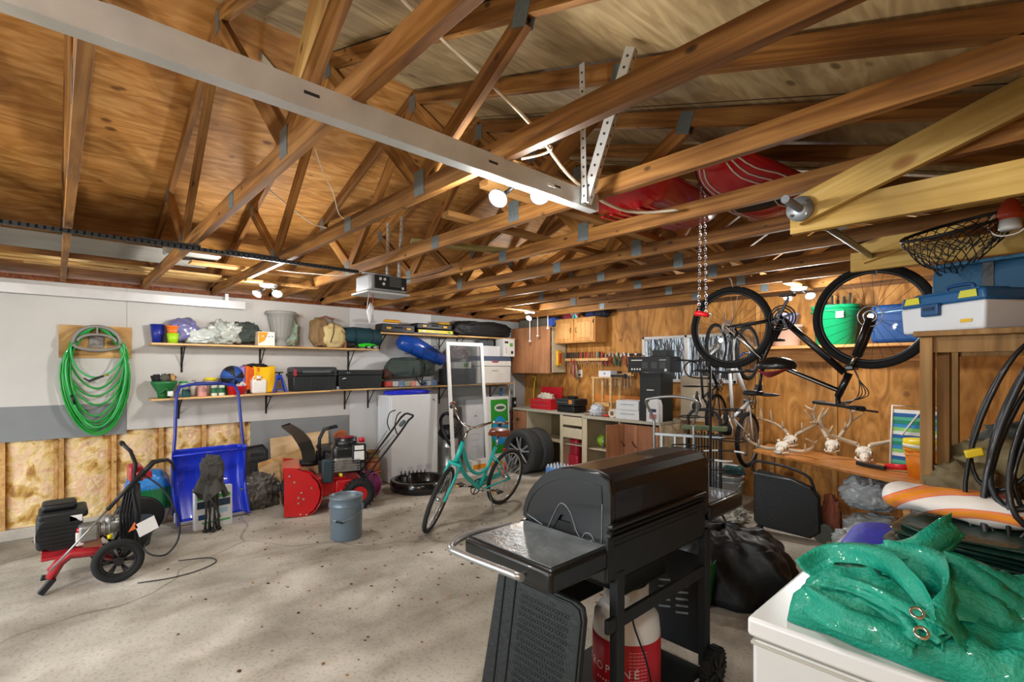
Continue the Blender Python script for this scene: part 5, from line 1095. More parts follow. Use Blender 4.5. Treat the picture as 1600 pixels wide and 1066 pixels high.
# tool rail with screwdrivers, pliers, hammers
t = thing('tool_rail', 'pine rail on the back wall holding a row of screwdrivers', 'tool rack', (-5.05, 6.31, 1.735)); MB().box((0, 0, 0), (.98, .08, .045), .003).build('rail', SH, t)
cols = ['1c1c1e']*6+['b03228', '1c1c1e', 'b03228', 'c8402c', '5c4634', 'b03228', '8a6a3c', '9aa0a2', '1c1c1e', 'c8402c']
for k, c_ in enumerate(cols):
    x = -5.40+k*.048; s_ = thing('screwdriver', ['black handled screwdriver, number %s from the left of the pine rail', 'coloured handled screwdriver, number %s from the left of the pine rail'][c_ != '1c1c1e'] % ['one', 'two', 'three', 'four', 'five', 'six', 'seven', 'eight', 'nine', 'ten', 'eleven', 'twelve', 'thirteen', 'fourteen', 'fifteen', 'sixteen'][k], 'screwdriver', (x, 6.29, 1.759), 0, 'screwdrivers in the rail')
    MB().lathe([(0, 0), (.011, 0), (.015, .015), (.011, .04), (.016, .075), (.012, .095), (0, .1)], n=12).build('handle', mat(c_, .4), s_); MB().cyl((0, 0, 0), (0, 0, -.13-.02*(k % 3)), .0035, n=8).build('shaft', STEEL, s_)
def pliers(label, x, z, c_, rz=0, y=6.315, s=1):
    t = thing('pliers', label, 'pliers', (x, y, z), 0, 'pliers hung on the back wall', (0, rz, 0))
    for q in (-1, 1): MB().tube(cr([(q*.008, 0, 0), (q*.035, 0, -.05), (q*.03, 0, -.15)]), .008).build('handle', mat(c_, .4), t)
    MB().prism([(-.018, -.01), (.018, -.01), (.012, .05), (-.012, .05)], -.006, .006, 'XZ').build('jaw', STEEL, t); return t
for k, c_ in enumerate(('b8242c', '2a2a2c', 'b8242c', '1d1d20', '1f7a48', '24303c', 'c03a2a', '1c1c1e')):
    pliers('%s pliers hanging on the back wall, %s from the left' % ({'b8242c': 'red handled', '1f7a48': 'green handled', 'c03a2a': 'orange-red handled'}.get(c_, 'dark handled'), ['first', 'second', 'third', 'fourth', 'fifth', 'sixth', 'seventh', 'eighth'][k]), -4.70+k*.07, 1.79-(k % 2)*.02, c_, .25*((k % 3)-1))
for k in range(4):
    t = thing('hammer', '%s hammer hanging head-up left of the black boxes' % ['leftmost', 'second', 'third', 'rightmost'][k], 'hammer', (-4.13+k*.065, 6.29, 1.80), 0, 'hammers on the back wall')
    MB().tube([(0, 0, 0), (0, 0, -.30)], .012, rs=[.009, .014]).build('handle', LUMB if k % 2 else mat('3a3230', .6), t); MB().box((0, 0, .0), (.10, .026, .028), .005).build('head', STEEL if k % 2 else IRON, t)
t = thing('tool_rail', 'lower short rail with spanners hanging, behind the wooden stand', 'tool rack', (-4.42, 6.31, 1.50)); MB().box((0, 0, 0), (.62, .05, .05), .003).build('rail', SH, t); MB().box((-.1, -.04, .035), (.4, .05, .03), .005).build('socket_tray', BLK, t)
for k in range(11):
    s_ = thing('spanner', 'steel spanner on the lower rail, %s from the left' % ['first', 'second', 'third', 'fourth', 'fifth', 'sixth', 'seventh', 'eighth', 'ninth', 'tenth', 'eleventh'][k], 'spanner', (-4.70+k*.055, 6.275, 1.475), 0, 'spanners on the lower rail')
    L = .12+.012*((k*5) % 7); MB().box((0, 0, -L/2), (.012, .006, L), .002).torus((0, 0, -L), .012, .005, 'Y', 12, 5).torus((0, 0, 0), .012, .005, 'Y', 12, 5).build('body', STEEL, s_)
t = thing('drill_hanger', 'yellow tool hanging on the side of the brown wall cabinet', 'tool', (-5.415, 6.10, 1.76)); MB().box((0, 0, 0), (.05, .12, .26), .02).build('body', mat('e2b22c', .4), t); MB().box((.03, 0, .0), (.01, .06, .16), .004).build('red_grip', mat('c84a20', .4), t)
t = thing('tool_cluster', 'bunch of red and grey hand tools hanging below the yellow tool', 'tools', (-5.22, 6.25, 1.60))
for k in range(6): MB().tube([(-.06+.025*k, -.02*(k % 2), .15-.05*(k % 3)), (-.07+.03*k, 0, -.10-.02*k)], .009).build('tool', mat(('c02a24', '6c7072', 'a9a08c')[k % 3], .4), t)
t = thing('wall_socket', 'white wall socket with a plug and dangling cord on the back wall', 'socket', (-5.16, 6.345, 1.51))
MB().box((0, 0, 0), (.08, .008, .12), .003).build('plate', WHITE, t); MB().box((0, -.02, -.025), (.03, .03, .03), .005).build('plug', BLK, t); MB().tube(cr([(0, -.03, -.04), (-.02, -.03, -.2), (-.08, -.03, -.42), (-.06, -.03, -.5)]), .003).build('cord', BLK, t)
o = MB().box((0, 0, 0), (1.4, .02, .11)).build('shelf_strip', mat('e08a34', .6, var=.1), None, (-4.2, 6.335, 1.12)); tag(o, 'orange strip along the back wall above the bench', 'strip')
o = MB().tube(cr([(0, 0, 0), (.02, .0, .35), (.05, 0, .48), (-.03, 0, .5)]), .01).build('hose_pole', mat('c8b020', .5), None, (-6.1, 6.2, .95)); tag(o, 'yellow hooked tube standing in the corner above the bench', 'tube')
# bench, left unit and right unit
BROWN = wood('8c5c40', 'a06c4c', 'ad7c5a', grain=(14, 14, 1), rough=.5, rnd=False); BT = mat('b9b3a0', .6, var=.2)
t = thing('workbench', 'left workbench with cream drawers and one brown door behind the tyres', 'workbench', (-5.38, 5.98, 0), -.08)
MB().box((0, .05, .90), (1.78, .62, .035), .004).build('worktop', BT, t)
for x in (-.86, -.45, .40, .86): MB().box((x, .05, .44), (.02, .56, .88)).build('upright', CRM, t)
MB().box((0, .05, .44), (1.74, .5, .016)).build('inner_shelf', CRM, t); MB().box((0, .32, .44), (1.74, .01, .88)).build('back_panel', mat('6a5c40', .8), t)
d_ = MB().box((-.655, -.245, .56), (.40, .02, .62), .003).build('door', BROWN, t); MB().tube(cr([(-.68, -.27, .72), (-.66, -.29, .75), (-.64, -.29, .70), (-.62, -.29, .75), (-.60, -.27, .72)]), .006).build('handle', IRON, d_)
for (z_, h_) in ((.80, .13), (.62, .15)): MB().box((.63, -.245, z_), (.44, .02, h_), .006).build('drawer', CRM, t)
for x in (.40, .86): MB().box((x, -.245, .44), (.06, .02, .88)).build('stile', CRM, t)
t = thing('workbench', 'right workbench with an open compartment and three brown doors', 'workbench', (-3.82, 5.82, 0))
MB().box((0, .0, .90), (1.24, .66, .035), .004).build('worktop', BT, t)
for x in (-.6, .0, .6): MB().box((x, .0, .44), (.02, .62, .88)).build('upright', CRM, t)
MB().box((-.3, .0, .46), (.58, .55, .02)).build('inner_shelf', CRM, t); MB().box((0, .31, .44), (1.22, .01, .88)).build('back_panel', mat('6a5c40', .8), t); MB().box((-.56, -.32, .44), (.06, .02, .88)).build('stile', CRM, t)
for x, rz in ((-.0, 1.25), (.155, 0), (.45, 0)):
    d_ = MB().box(((.0 if rz == 0 else .0), 0, 0), (.29, .018, .82), .003).build('door', BROWN, t, (x if rz == 0 else .045, -.325 if rz == 0 else -.46, .45), (0, 0, rz))
    MB().tube([(-.03, -.012, .20), (-.03, -.03, .20), (.05, -.03, .17), (.05, -.012, .17)], .005).build('handle', IRON, d_, None, (0, .5, 0))
for x, c_, l in ((-4.98, 'b02838', 'dark red fuel can inside the workbench under the drawers, left one'), (-4.72, 'd8403c', 'bright red fuel can inside the workbench under the drawers, right one')):
    t = thing('fuel_can', l, 'fuel can', (x+.10, 5.90, .0)); MB().box((0, 0, .14), (.2, .17, .28), .035).build('body', mat(c_, .4), t); MB().box((0, 0, .38), (.17, .15, .28), .05).tube([(-.06, 0, .50), (-.03, 0, .56), (.06, 0, .55)], .016).build('handle_top', mat(c_, .4), t)
t = thing('work_light', 'green headed tools on the shelf of the open compartment', 'tool', (-4.16, 5.78, .475)); MB().blob((-.06, -.1, .10), (.16, .14, .16), .1, 2, 3).build('green_head', mat('8ab82c', .4), t); MB().blob((.12, -.1, .08), (.14, .14, .14), .1, 2, 3).build('black_body', BLK, t); MB().tube([(0, -.18, 0), (.02, -.18, .16)], .012).build('stand', STEEL, t)
t = thing('water_pack', 'blue plastic-wrapped pack of water bottles on the floor by the bench', 'bottles', (-4.60, 5.24, 0))
MB().box((0, 0, .10), (.40, .27, .20), .03).build('wrap', mat('5f96d8', .2, coat=.5, var=.3, vs_=20), t)
for i in range(6):
    for j in range(4): MB().lathe([(0, .19), (.03, .19), (.012, .215), (.012, .23), (0, .23)], (-.165+.066*i, -.1+.066*j, 0), 10).build('bottle_cap', mat('dfe9f4', .3), t)
# tyres
def tyre(label, x, y, rz=0):
    t = thing('car_wheel', label, 'tyre', (x, y, .335), rz, 'car wheels by the bench')
    MB().lathe([(.235, -.095), (.27, -.11), (.315, -.112), (.333, -.09), (.335, 0), (.333, .09), (.315, .112), (.27, .11), (.235, .095), (.235, -.095)], axis='X', n=56, cap=False).build('tyre', mat('3b3d3d', .85, var=.15, bump=.3), t)
    mb = MB()
    for q in (-.05, 0, .05): mb.torus((q, 0, 0), .335, .003, 'X', 56, 4)
    mb.build('tread_groove', mat('1d1e1e', .9), t)
    MB().lathe([(.24, -.10), (.225, -.095), (.215, -.06), (.215, .08), (.24, .09)], axis='X', n=48, cap=False).lathe([(0, .03), (.21, .03), (.21, .04), (0, .04)], axis='X', n=40).build('rim_barrel', mat('55585a', .5, .7), t)
    mb = MB()
    for k in range(10):
        a = (k//2)*2*math.pi/5+(.14 if k % 2 else -.14)+.3; mb.beam((-.07, .04*math.cos(a), .04*math.sin(a)), (-.085, .218*math.cos(a+(.06 if k % 2 else -.06)), .218*math.sin(a+(.06 if k % 2 else -.06))), .018, .03, .004)
    mb.cyl((-.095, 0, 0), (-.05, 0, 0), .055).build('alloy_spokes', mat('b5b8ba', .3, .8), t)
    MB().cyl((-.097, 0, 0), (-.094, 0, 0), .028).build('centre_cap', IRON, t)
tyre('car wheel with silver multi-spoke alloy rim standing in front of the bench', -5.36, 5.22, R(90)); tyre('second car wheel standing behind the one showing its alloy rim', -5.34, 5.45, R(88))
o = MB().prism([(-.09, 0), (.09, 0), (.0, .20)], -.01, .01, 'YZ').build('warning_triangle', mat('d8283c', .4), None, (-5.42, 4.9, .0), (0, 0, .4)); tag(o, 'small red plastic triangle on the floor in front of the tyre', 'triangle')
# on the bench
zb = .918
t = thing('toolbox', 'open red metal toolbox with raised lid on the bench', 'toolbox', (-5.62, 6.0, zb), -.08)
MB().box((0, 0, .085), (.50, .24, .17), .004).build('body', mat('c81428', .35, coat=.3), t); MB().box((0, .14, .26), (.50, .03, .20), .004, rot=(-.1, 0, 0)).build('lid', mat('b01424', .35), t)
for z_ in (.05, .12): d_ = MB().box((0, -.124, z_), (.46, .01, .055), .003).build('drawer', mat('c81428', .35), t); MB().box((0, -.131, z_+.02), (.44, .008, .006)).build('pull_strip', STEEL, d_)
MB().blob((.02, -.0, .20), (.34, .18, .12), .3, 4, 4, 3, None, .4).build('rags', mat('d8d0bc', .8, var=.3), t)
t = thing('drill_case', 'black power tool case with orange badge, stacked on the bench', 'case', (-4.93, 5.85, zb), -.08)
MB().box((0, 0, .05), (.38, .28, .09), .02).build('lower_case', BLK, t); MB().box((0, 0, .155), (.40, .30, .11), .02).build('upper_case', mat('2b2f31', .5), t)
MB().box((.12, -.151, .165), (.07, .004, .06)).build('orange_badge', mat('e08a2c', .4), t); MB().box((0, -.151, .155), (.36, .004, .008)).build('seam', STEEL, t); MB().blob((.02, 0, .23), (.2, .12, .05), .2, 3, 3, 2).build('black_pouch', BLK, t)
t = thing('wood_stand', 'small pine stand with four legs on the workbench', 'stand', (-4.28, 5.86, zb))
MB().box((0, 0, .54), (.36, .26, .02)).build('top', SH, t); MB().box((0, 0, .16), (.30, .24, .05)).build('shelf', SH, t)
for sx in (-1, 1):
    for sy in (-1, 1): MB().box((sx*.15, sy*.11, .265), (.035, .02, .53)).build('leg', SH, t)
o = carton('white_machine', 'white device with small dark controls on the pine stand', 'device', (-4.26, 5.86, zb+.551), (.20, .18, .09), mat('e4e6ea', .4), .1); MB().box((0, -.091, .05), (.02, .002, .02)).build('knob', mat('2a3a6a'), o)
t = thing('label_tool', 'long black clamp lying on top of the pine stand', 'tool', (-4.07, 5.80, zb+.57)); MB().box((0, 0, 0), (.36, .04, .035), .006).build('bar', BLK, t); MB().box((.15, 0, .0), (.03, .06, .06), .006).build('jaw', BLK, t)
o = MB().blob((0, 0, .08), (.22, .18, .18), .2, 2.5, 4, 3, .9, .35).build('plastic_bag', mat('d5dbe6', .25, coat=.5, var=.2, vs_=16), None, (-4.28, 5.64, zb)); tag(o, 'clear bag of small parts under the pine stand', 'plastic bag')
t = thing('tape_roll', 'white and brown paper rolls with a red tool on the bench', 'rolls', (-3.98, 5.62, zb)); MB().cyl((0, -.05, .06), (0, .12, .06), .06).build('roll', mat('d9d2c4', .6), t); MB().cyl((0, -.052, .06), (0, -.05, .06), .03).build('core', mat('8a5a38'), t); MB().box((-.13, 0, .02), (.1, .05, .03), .01).build('red_tool', mat('c8382c', .4), t)
for k in range(2):
    t = carton('parcel', 'white paper wrapped parcel, %s of the two on the bench' % ('lower' if k == 0 else 'upper'), 'parcel', (-3.73+.01*k, 5.68, zb+.125*k), (.36, .26, .122), mat('dcdfe0', .5, var=.12)); t.rotation_euler = (0, 0, .03-.08*k)
    MB().box((0, -.1305, .07), (.22, .001, .014)).build('print', mat('a6aeb6'), t)
t = carton('tall_carton', 'tall matt black carton standing on the right end of the bench', 'box', (-3.38, 5.70, zb), (.30, .30, .62), mat('131714', .5)); MB().box((0, -.151, .40), (.10, .001, .012)).build('white_line', WHITE, t)
t = thing('jug', 'white antifreeze jug with red and navy label on the bench end', 'jug', (-3.29, 5.50, zb))
MB().prism([(-.09, 0), (.09, 0), (.09, .22), (.07, .28), (.0, .30), (-.03, .30), (-.09, .20)], -.05, .05, 'XZ', bev=.01).build('body', mat('e3e4e2', .35), t); MB().cyl((.03, 0, .29), (.03, 0, .325), .022).build('cap', WHITE, t)
MB().box((0, -.052, .15), (.11, .002, .04)).build('navy_label', mat('23254e'), t); MB().box((.01, -.052, .075), (.10, .002, .06)).build('red_label', mat('c8737c', .5, var=.5, vs_=60), t); MB().tube([(-.06, -.0, .20), (-.04, -.0, .27)], .02).build('handle', mat('c9ccca', .4), t)
t = carton('long_box', 'long black printed box lying across the tall carton', 'box', (-3.37, 5.62, zb+.625), (.60, .26, .20), mat('101312', .4)); 
for k in range(4): MB().cyl((-.24+.04*k, -.131, .04), (-.24+.04*k, -.130, .04), .013, n=10).build('icon', WHITE, t)
MB().box((-.17, -.1305, .155), (.16, .001, .012)).build('print', WHITE, t); MB().box((.2, -.1305, .155), (.09, .001, .010)).build('print', mat('c9ccca'), t)
for x in (-.05, .08, .2): MB().box((x, -.1305, .09), (.08, .001, .08)).build('product_picture', mat('3c4244', .5), t)
MB().box((.24, -.1305, .03), (.03, .001, .03)).build('label_square', WHITE, t)
carton('small_carton', 'small black box on top of the long black box', 'box', (-3.25, 5.64, zb+.826), (.2, .18, .08), mat('181c1b', .45))
carton('sand_panel', 'pale board standing behind the tall black carton at the window', 'board', (-3.02, 6.0, zb), (.36, .02, .58), mat('c9b79a', .6))
# ================================================================ BACK RIGHT
SH2 = wood('b9854a', 'd09b5c', 'dfb074', grain=(1.2, 20, 20), rnd=False)
t = thing('wall_shelf', 'pine shelf under the hanging bicycle carrying the tubs', 'shelf', (-1.45, 6.17, 1.83))
MB().box((0, 0, 0), (1.75, .34, .03), .002).build('shelf_board', SH2, t); MB().box((0, .15, -.09), (1.70, .03, .14)).build('cleat', SH2, t); MB().box((-.87, .15, -.9), (.045, .03, 1.8)).build('upright', SH2, t)
def tub(label, x, r0, r1, h, m_, lid=None, lidc=None, y=6.15, z=1.846, sy=.8):
    t = thing('tub', label, 'tub', (x, y, z)); MB().lathe([(0, 0), (r0, 0), (r0+.01, .01), (r1, h-.03), (r1+.012, h-.03), (r1+.012, h), (r1-.005, h), (r0, .02), (0, .02)], n=28, cap=False, sy=sy).build('body', m_, t)
    if lid: MB().lathe([(0, h), (r1+.015, h), (r1+.015, h+.02), (r1-.02, h+.035), (0, h+.035)], n=28, sy=sy).build('lid', lid, t)
    return t
tub('pale peach tub on the pine shelf, behind the bicycle frame', -1.98, .13, .165, .24, mat('d8b09a', .5))
o = MB().lathe([(0, 0), (.10, 0), (.12, .11), (.125, .11), (.125, .13), (0, .13)], n=24).build('basin', mat('a9a4c8', .5), None, (-1.98, 6.15, 2.09)); tag(o, 'small lilac container on top of the peach tub', 'tub')
t = tub('bright green round bin with side handles on the pine shelf', -1.50, .17, .215, .42, mat('17b070', .4, coat=.2)); MB().box((.08, -.165, .31), (.07, .01, .07)).build('label_patch', WHITE, t); MB().torus((0, 0, .36), .222, .012, 'Z', 30, 6).build('rim_band', mat('14a064', .4), t).scale = (1, .8, 1)
t = thing('garden_clippers', 'tangle of dark tool handles in the green bin', 'tools', (-1.5, 6.15, 2.22))
for k in range(6): MB().tube([(-.1+.04*k, 0, -.2), (-.14+.06*k, -.02*k, .10+.03*(k % 3))], .012).build('handle', mat(('1c1e1e', '26383a', '3c3a34')[k % 3], .5), t)
t = thing('storage_bag', 'large blue zipped bag at the right end of the pine shelf', 'bag', (-.90, 6.15, 1.846)); MB().box((0, 0, .19), (.52, .32, .38), .04).build('body', mat('184c8c', .5, coat=.2, var=.2, vs_=4), t); MB().box((.05, -.165, .27), (.04, .01, .2)).build('strap', BLK, t); MB().tube([(-.2, -.16, .30), (0, -.175, .31), (.22, -.16, .30)], .006).build('zip', mat('9cc4e8', .4), t)
# skull table
TPZ = .70
poly_t = [(-2.15, 5.62), (-.66, 4.86), (-.38, 5.45), (-2.2, 6.22)]
OR = wood('b9763a', 'd08e4c', 'e0a564', grain=(2, 14, 14), rough=.35, rnd=False)
t = thing('display_table', 'low pine table holding antlered skulls along the back wall', 'table', (-1.35, 5.55, 0))
MB().prism([(a+1.35, b-5.55) for a, b in poly_t], TPZ-.028, TPZ, 'XY', bev=.004).build('table_top', OR, t)
for (a, b) in ((-2.09, 5.67), (-.72, 4.97), (-.5, 5.45), (-2.12, 6.12)): MB().box((a+1.35, b-5.55, .336), (.045, .045, .672), .003).build('leg', SH2, t)
BONE = mat('f0eadc', .6, var=.12, vs_=20, bump=.3); ANT = mat('cdbb9f', .5, var=.35, vs_=9)
def skull(label, p, rz, beams, up=.0, s=1):
    t = thing('antlered_skull', label, 'skull', p, rz, 'antlered skulls on the table'); t.scale = (s, s, s)
    mb = MB().blob((0, .02, .085), (.13, .13, .11), .06, 3, 4, 5); mb.blob((0, -.085, .055), (.075, .17, .07), .08, 3, 4, 6); mb.blob((0, -.15, .04), (.05, .06, .04), .1, 3, 3, 7)
    for q in (-1, 1): mb.tube(cr([(q*.03, -.13, .03), (q*.06, -.05, .03), (q*.06, .05, .03)]), .009).torus((q*.048, -.02, .08), .02, .008, 'X', 16, 6).cyl((q*.035, .05, .12), (q*.05, .05, .155), .014)
    mb.build('cranium', BONE, t)
    for q in (-1, 1): MB().blob((q*.052, -.02, .08), (.02, .03, .03), 0, 1, 3).build('eye_socket', mat('2a221a', .9), t)
    MB().blob((0, -.155, .055), (.025, .03, .02), 0, 1, 3).build('nasal_cavity', mat('3a2e22', .9), t)
    for q in (-1, 1):
        mb = MB(); P = cr([(q*x, y, z) for x, y, z in beams[0]], 5); n = len(P); mb.tube(P, .01, 8, rs=[.021*(1-.72*i/(n-1))+.001 for i in range(n)])
        for (i, tip) in beams[1]:
            b = P[int(i*(n-1))]; e = b+Vector((q*tip[0], tip[1], tip[2])); m2 = (b+e)/2+Vector((q*tip[0]*.15, -.01, 0)); mb.tube([b, m2, e], .008, 7, rs=[.014, .010, .003])
        mb.build('antler', ANT, t)
    return t
B1 = ([(.05, .05, .15), (.12, .08, .20), (.22, .06, .26), (.30, -.06, .30), (.28, -.18, .32)], [(.2, (.0, -.03, .10)), (.5, (.02, .0, .15)), (.72, (.03, .02, .13))])
B2 = ([(.05, .05, .15), (.10, .08, .24), (.16, .06, .34), (.16, -.0, .46), (.12, -.05, .54)], [(.25, (.02, -.06, .10)), (.5, (.10, -.0, .10)), (.72, (.09, .0, .06))])
B3 = ([(.05, .05, .15), (.14, .04, .18), (.27, -.0, .24), (.33, -.04, .36), (.31, -.06, .48)], [(.5, (-.03, -.02, .08)), (.8, (-.06, -.02, .10))])
BW = ([(.05, .03, .05), (.18, .02, .05), (.29, -.04, .10), (.33, -.14, .17), (.27, -.22, .22)], [(.35, (.0, -.03, .08)), (.6, (.03, -.02, .07))])
sk = lambda px, py: fl(px, py, TPZ)
skull('antlered skull at the left rear of the table, tines spreading left', sk(1232, 700)+Vector((0, .05, 0)), -.1, B1)
skull('skull base with low curling antlers at the left front of table', sk(1228, 708)+Vector((0, -.12, 0)), .1, BW, s=.95)
skull('antlered skull in the middle of the table, tall upright antlers', sk(1300, 708), .15, B2)
skull('antlered skull nearest the camera with one wide sweeping antler', sk(1350, 722), .25, B3, s=1.05)
t = thing('caulking_gun', 'red and black clamp tool lying on the table beside the nearest skull', 'tool', sk(1385, 735)+Vector((0, 0, .03)), -.45); MB().box((-.10, -.05, -.005), (.26, .04, .035), .008).build('black_bar', BLK, t); MB().cyl((-.02, .02, .0), (.16, .06, .02), .026).build('red_handle', mat('d81c28', .35), t)
t = thing('pail', 'orange pail with yellow rim standing on the table end', 'bucket', (-.64, 5.22, TPZ)); MB().lathe([(0, 0), (.11, 0), (.135, .24), (0, .24)], n=28).build('body', mat('ee8a1c', .4), t); MB().lathe([(0, .24), (.145, .24), (.145, .31), (0, .31)], n=28).build('rim', mat('f2d51c', .4), t); MB().torus((0, 0, .23), .138, .008, 'Z', 28, 6).torus((0, 0, .19), .134, .006, 'Z', 28, 6).build('ribs', mat('f0a040', .4), t); MB().lathe([(.137, .25), (.1465, .25), (.1465, .275), (.137, .275)], n=28, cap=False).build('label_band', WHITE, t)
t = thing('beach_chair', 'folded green and blue striped beach chair standing on the table', 'folding chair', (-.72, 5.50, TPZ), rot=(-.08, 0, -.25))
for k in range(16): MB().box((0, 0, .03+k*.032), (.40, .015, .034)).build('stripe', mat(('1c8a6c', '2f8fd0', '8ad06c', 'e8ecea', '1d5fa8', '54b89a')[(k*5) % 6], .6), t)
MB().tube([(-.21, -.01, 0), (-.21, -.01, .56), (.21, -.01, .56), (.21, -.01, 0)], .009).build('frame', WHITE, t); MB().beam((.0, -.03, .50), (-.12, -.03, .3), .02, .01).build('arm', WHITE, t)
# suitcase / folding stove
t = thing('folding_firepit', 'black folding case on wheels with tubular handle below the skull table', 'case', (-1.64, 5.10, 0), .10)
MB().prism([(-.28, .10), (-.24, .06), (.20, .03), (.28, .10), (.27, .42), (.20, .50), (.05, .55), (-.25, .60), (-.28, .56)], -.05, .05, 'XZ', bev=.012).build('shell', mat('17191a', .55, bump=.2), t)
MB().tube(cr([(-.28, -.0, .56), (-.31, .0, .62), (-.26, .0, .68), (-.02, .0, .66), (.16, .0, .60), (.22, .0, .50), (.28, .0, .20), (.30, 0, .06)]), .013).build('tube_frame', BLK, t)
MB().tube([(-.28, -.055, .57), (.05, -.055, .55), (.2, -.055, .49)], .006).build('rim_trim', mat('7d8284', .4, .6), t)
for x in (.30, ): MB().cyl((x, -.03, .09), (x, .03, .09), .085).build('wheel', mat('4b5148', .5), t)
MB().cyl((-.24, -.03, .03), (-.24, .03, .03), .03).build('wheel', BLK, t)
o = MB().blob((0, 0, .20), (.16, .16, .42), .15, 4, 4, 3, .9, .25).build('brown_sack', mat('a5634c', .9), None, (-1.33, 5.32, 0)); tag(o, 'small reddish-brown sack between the wheeled case and the grey bags', 'sack')
GB = mat('adb5b8', .3, coat=.4, var=.2, vs_=9)
for k, (x, y, z_, d, l) in enumerate(((-1.04, 5.42, .315, (.44, .38, .34), 'grey knotted plastic bag, uppermost under the skull table'), (-.62, 5.22, .33, (.30, .36, .32), 'grey plastic bag at the right under the skull table'), (-1.0, 5.30, .0, (.44, .40, .31), 'grey knotted plastic bag in the middle of the heap on the floor'), (-.98, 4.84, .0, (.40, .40, .32), 'grey knotted plastic bag lowest, at the front of the heap'))):
    t = thing('carrier_bag', l, 'plastic bag', (x, y, z_), 0, 'grey plastic bags under the skull table')
    MB().blob((0, 0, d[2]*.45), d, .12, 2, 5, k+3, .85, .22, .85).build('body', GB, t)
    for q in range(4): MB().tube(cr([(-.02+.01*q, -d[1]*.40, d[2]*.7), (-.06+.05*q, -d[1]*.52, d[2]*.78), (-.09+.06*q, -d[1]*.56, d[2]*(.95-.2*(q % 2)))]), .014, rs=None).build('knot_end', mat('a5adb0', .3, coat=.4), t)
o = MB().blob((0, 0, .07), (.16, .16, .15), .1, 3, 4, 2, .9, .15).build('white_bag', WHITE, None, (-.76, 4.52, .40)); bpy.data.objects.remove(o)
t = thing('glass_jar', 'ribbed glass jar lying by the wheeled case on the floor', 'jar', (-1.16, 4.66, .0)); MB().lathe([(0, 0), (.05, 0), (.055, .02), (.055, .12), (.04, .15), (.04, .17), (0, .17)]).build('body', mat('6d7a62', .15, var=.3, coat=.5), t); mb = MB()
for k in range(6): mb.torus((0, 0, .03+k*.018), .056, .003, 'Z', 24, 4)
mb.build('ribs', mat('8b987e', .2), t)
# ---- hand truck, folding cart, plant stand
def frame_t(label, name, cat, loc, rz): return thing(name, label, cat, loc, rz)
t = thing('hand_truck', 'silver tubular hand truck standing beside the bench', 'hand truck', (-2.66, 4.86, 0), .30)
AL = mat('a8abaa', .35, .85, var=.1)
MB().tube(cr([(-.22, 0, .05), (-.22, 0, .9), (-.23, -.0, 1.05), (-.29, -.06, 1.22), (-.24, -.08, 1.27), (0, -.09, 1.30), (.20, -.08, 1.27), (.24, -.06, 1.2), (.19, 0, 1.02), (.19, 0, .9), (.19, 0, .05)], 4), .016, 10).build('main_frame', AL, t)
for x in (-.14, 0, .10): MB().box((x, 0, .45), (.025, .02, .88), .003).build('upright', AL, t)
for z_ in (.25, .60, .88): MB().box((-.015, 0, z_), (.40, .022, .03), .003).build('cross_bar', AL, t)
MB().box((-.01, -.12, .012), (.40, .24, .012)).build('toe_plate', AL, t)
for s_ in (-1, 1): MB().torus((-.015+s_*.26, .08, .11), .08, .028, 'X', 28, 8).cyl((-.03+s_*.26, .08, .11), (s_*.26, .08, .11), .07).build('wheel', RUB, t)
t = thing('folding_cart', 'black folding cart with arched handle behind the silver hand truck', 'cart', (-2.50, 5.16, 0), .3)
MB().tube(cr([(-.15, 0, .05), (-.15, 0, .95), (-.14, 0, 1.08), (-.06, 0, 1.14), (.10, 0, 1.14), (.17, 0, 1.06), (.18, 0, .95), (.18, 0, .05)], 4), .017, 10).build('frame', BLK, t)
for k in range(9): MB().box((-.10+.03*k, .0, .52), (.012, .05, .8-.03*(k % 3))).build('slat', mat('23262a', .5, .3), t)
MB().box((.02, -.02, .95), (.46, .09, .05), .01).build('green_tray', mat('5f6e48', .5, var=.3), t); MB().box((.02, -.02, .86), (.42, .08, .02)).build('rail', STEEL, t)
for s_ in (-1, 1): MB().torus((s_*.2+.02, .05, .08), .06, .02, 'X', 22, 8).build('wheel', RUB, t)
t = thing('plant_stand', 'tall black iron plant stand with round holders and scrolled top', 'plant stand', (-2.16, 4.62, 0))
MB().tube([(0, 0, .12), (0, 0, 1.62)], .013).build('pole', IRON, t)
for k in range(3): a = k*2.09+.4; MB().tube(cr([(0, 0, .36), (.09*math.cos(a), .09*math.sin(a), .22), (.20*math.cos(a), .20*math.sin(a), .03), (.25*math.cos(a), .25*math.sin(a), .015), (.26*math.cos(a), .26*math.sin(a), .04)]), .010).build('foot', IRON, t)
for (z_, a, r_, d_) in ((1.42, 3.6, .10, .17), (1.20, .6, .13, .20), (1.12, 3.3, .13, .2), (.92, .3, .14, .2), (.84, 3.8, .15, .24), (.62, .2, .14, .2), (.40, 3.4, .14, .22)):
    c_ = Vector((d_*math.cos(a), d_*math.sin(a), z_)); MB().torus(c_, r_*.8, .007, 'Z', 30, 6).tube([(0, 0, z_-.0), c_-Vector((r_*.8*math.cos(a), r_*.8*math.sin(a), 0))], .006).build('ring_holder', IRON, t)
sc = [(0, 0, 1.50), (-.10, -.02, 1.50), (-.20, -.04, 1.52), (-.24, -.05, 1.60), (-.19, -.04, 1.66), (-.12, -.03, 1.64), (-.12, -.03, 1.58), (-.17, -.035, 1.57)]
MB().tube(cr(sc), .007).build('scroll', IRON, t)
P = [Vector((.10+.22*math.cos(a*.35), .0+.22*math.sin(a*.35), .80-.003*a)) for a in range(17)]
mb = MB(); mb.tube(P, .009, 6)
for k, f in enumerate(mb.bm.faces): f.material_index = (k//12) % 2
mb.build('spiral_cord', [BLK, WHITE], t)
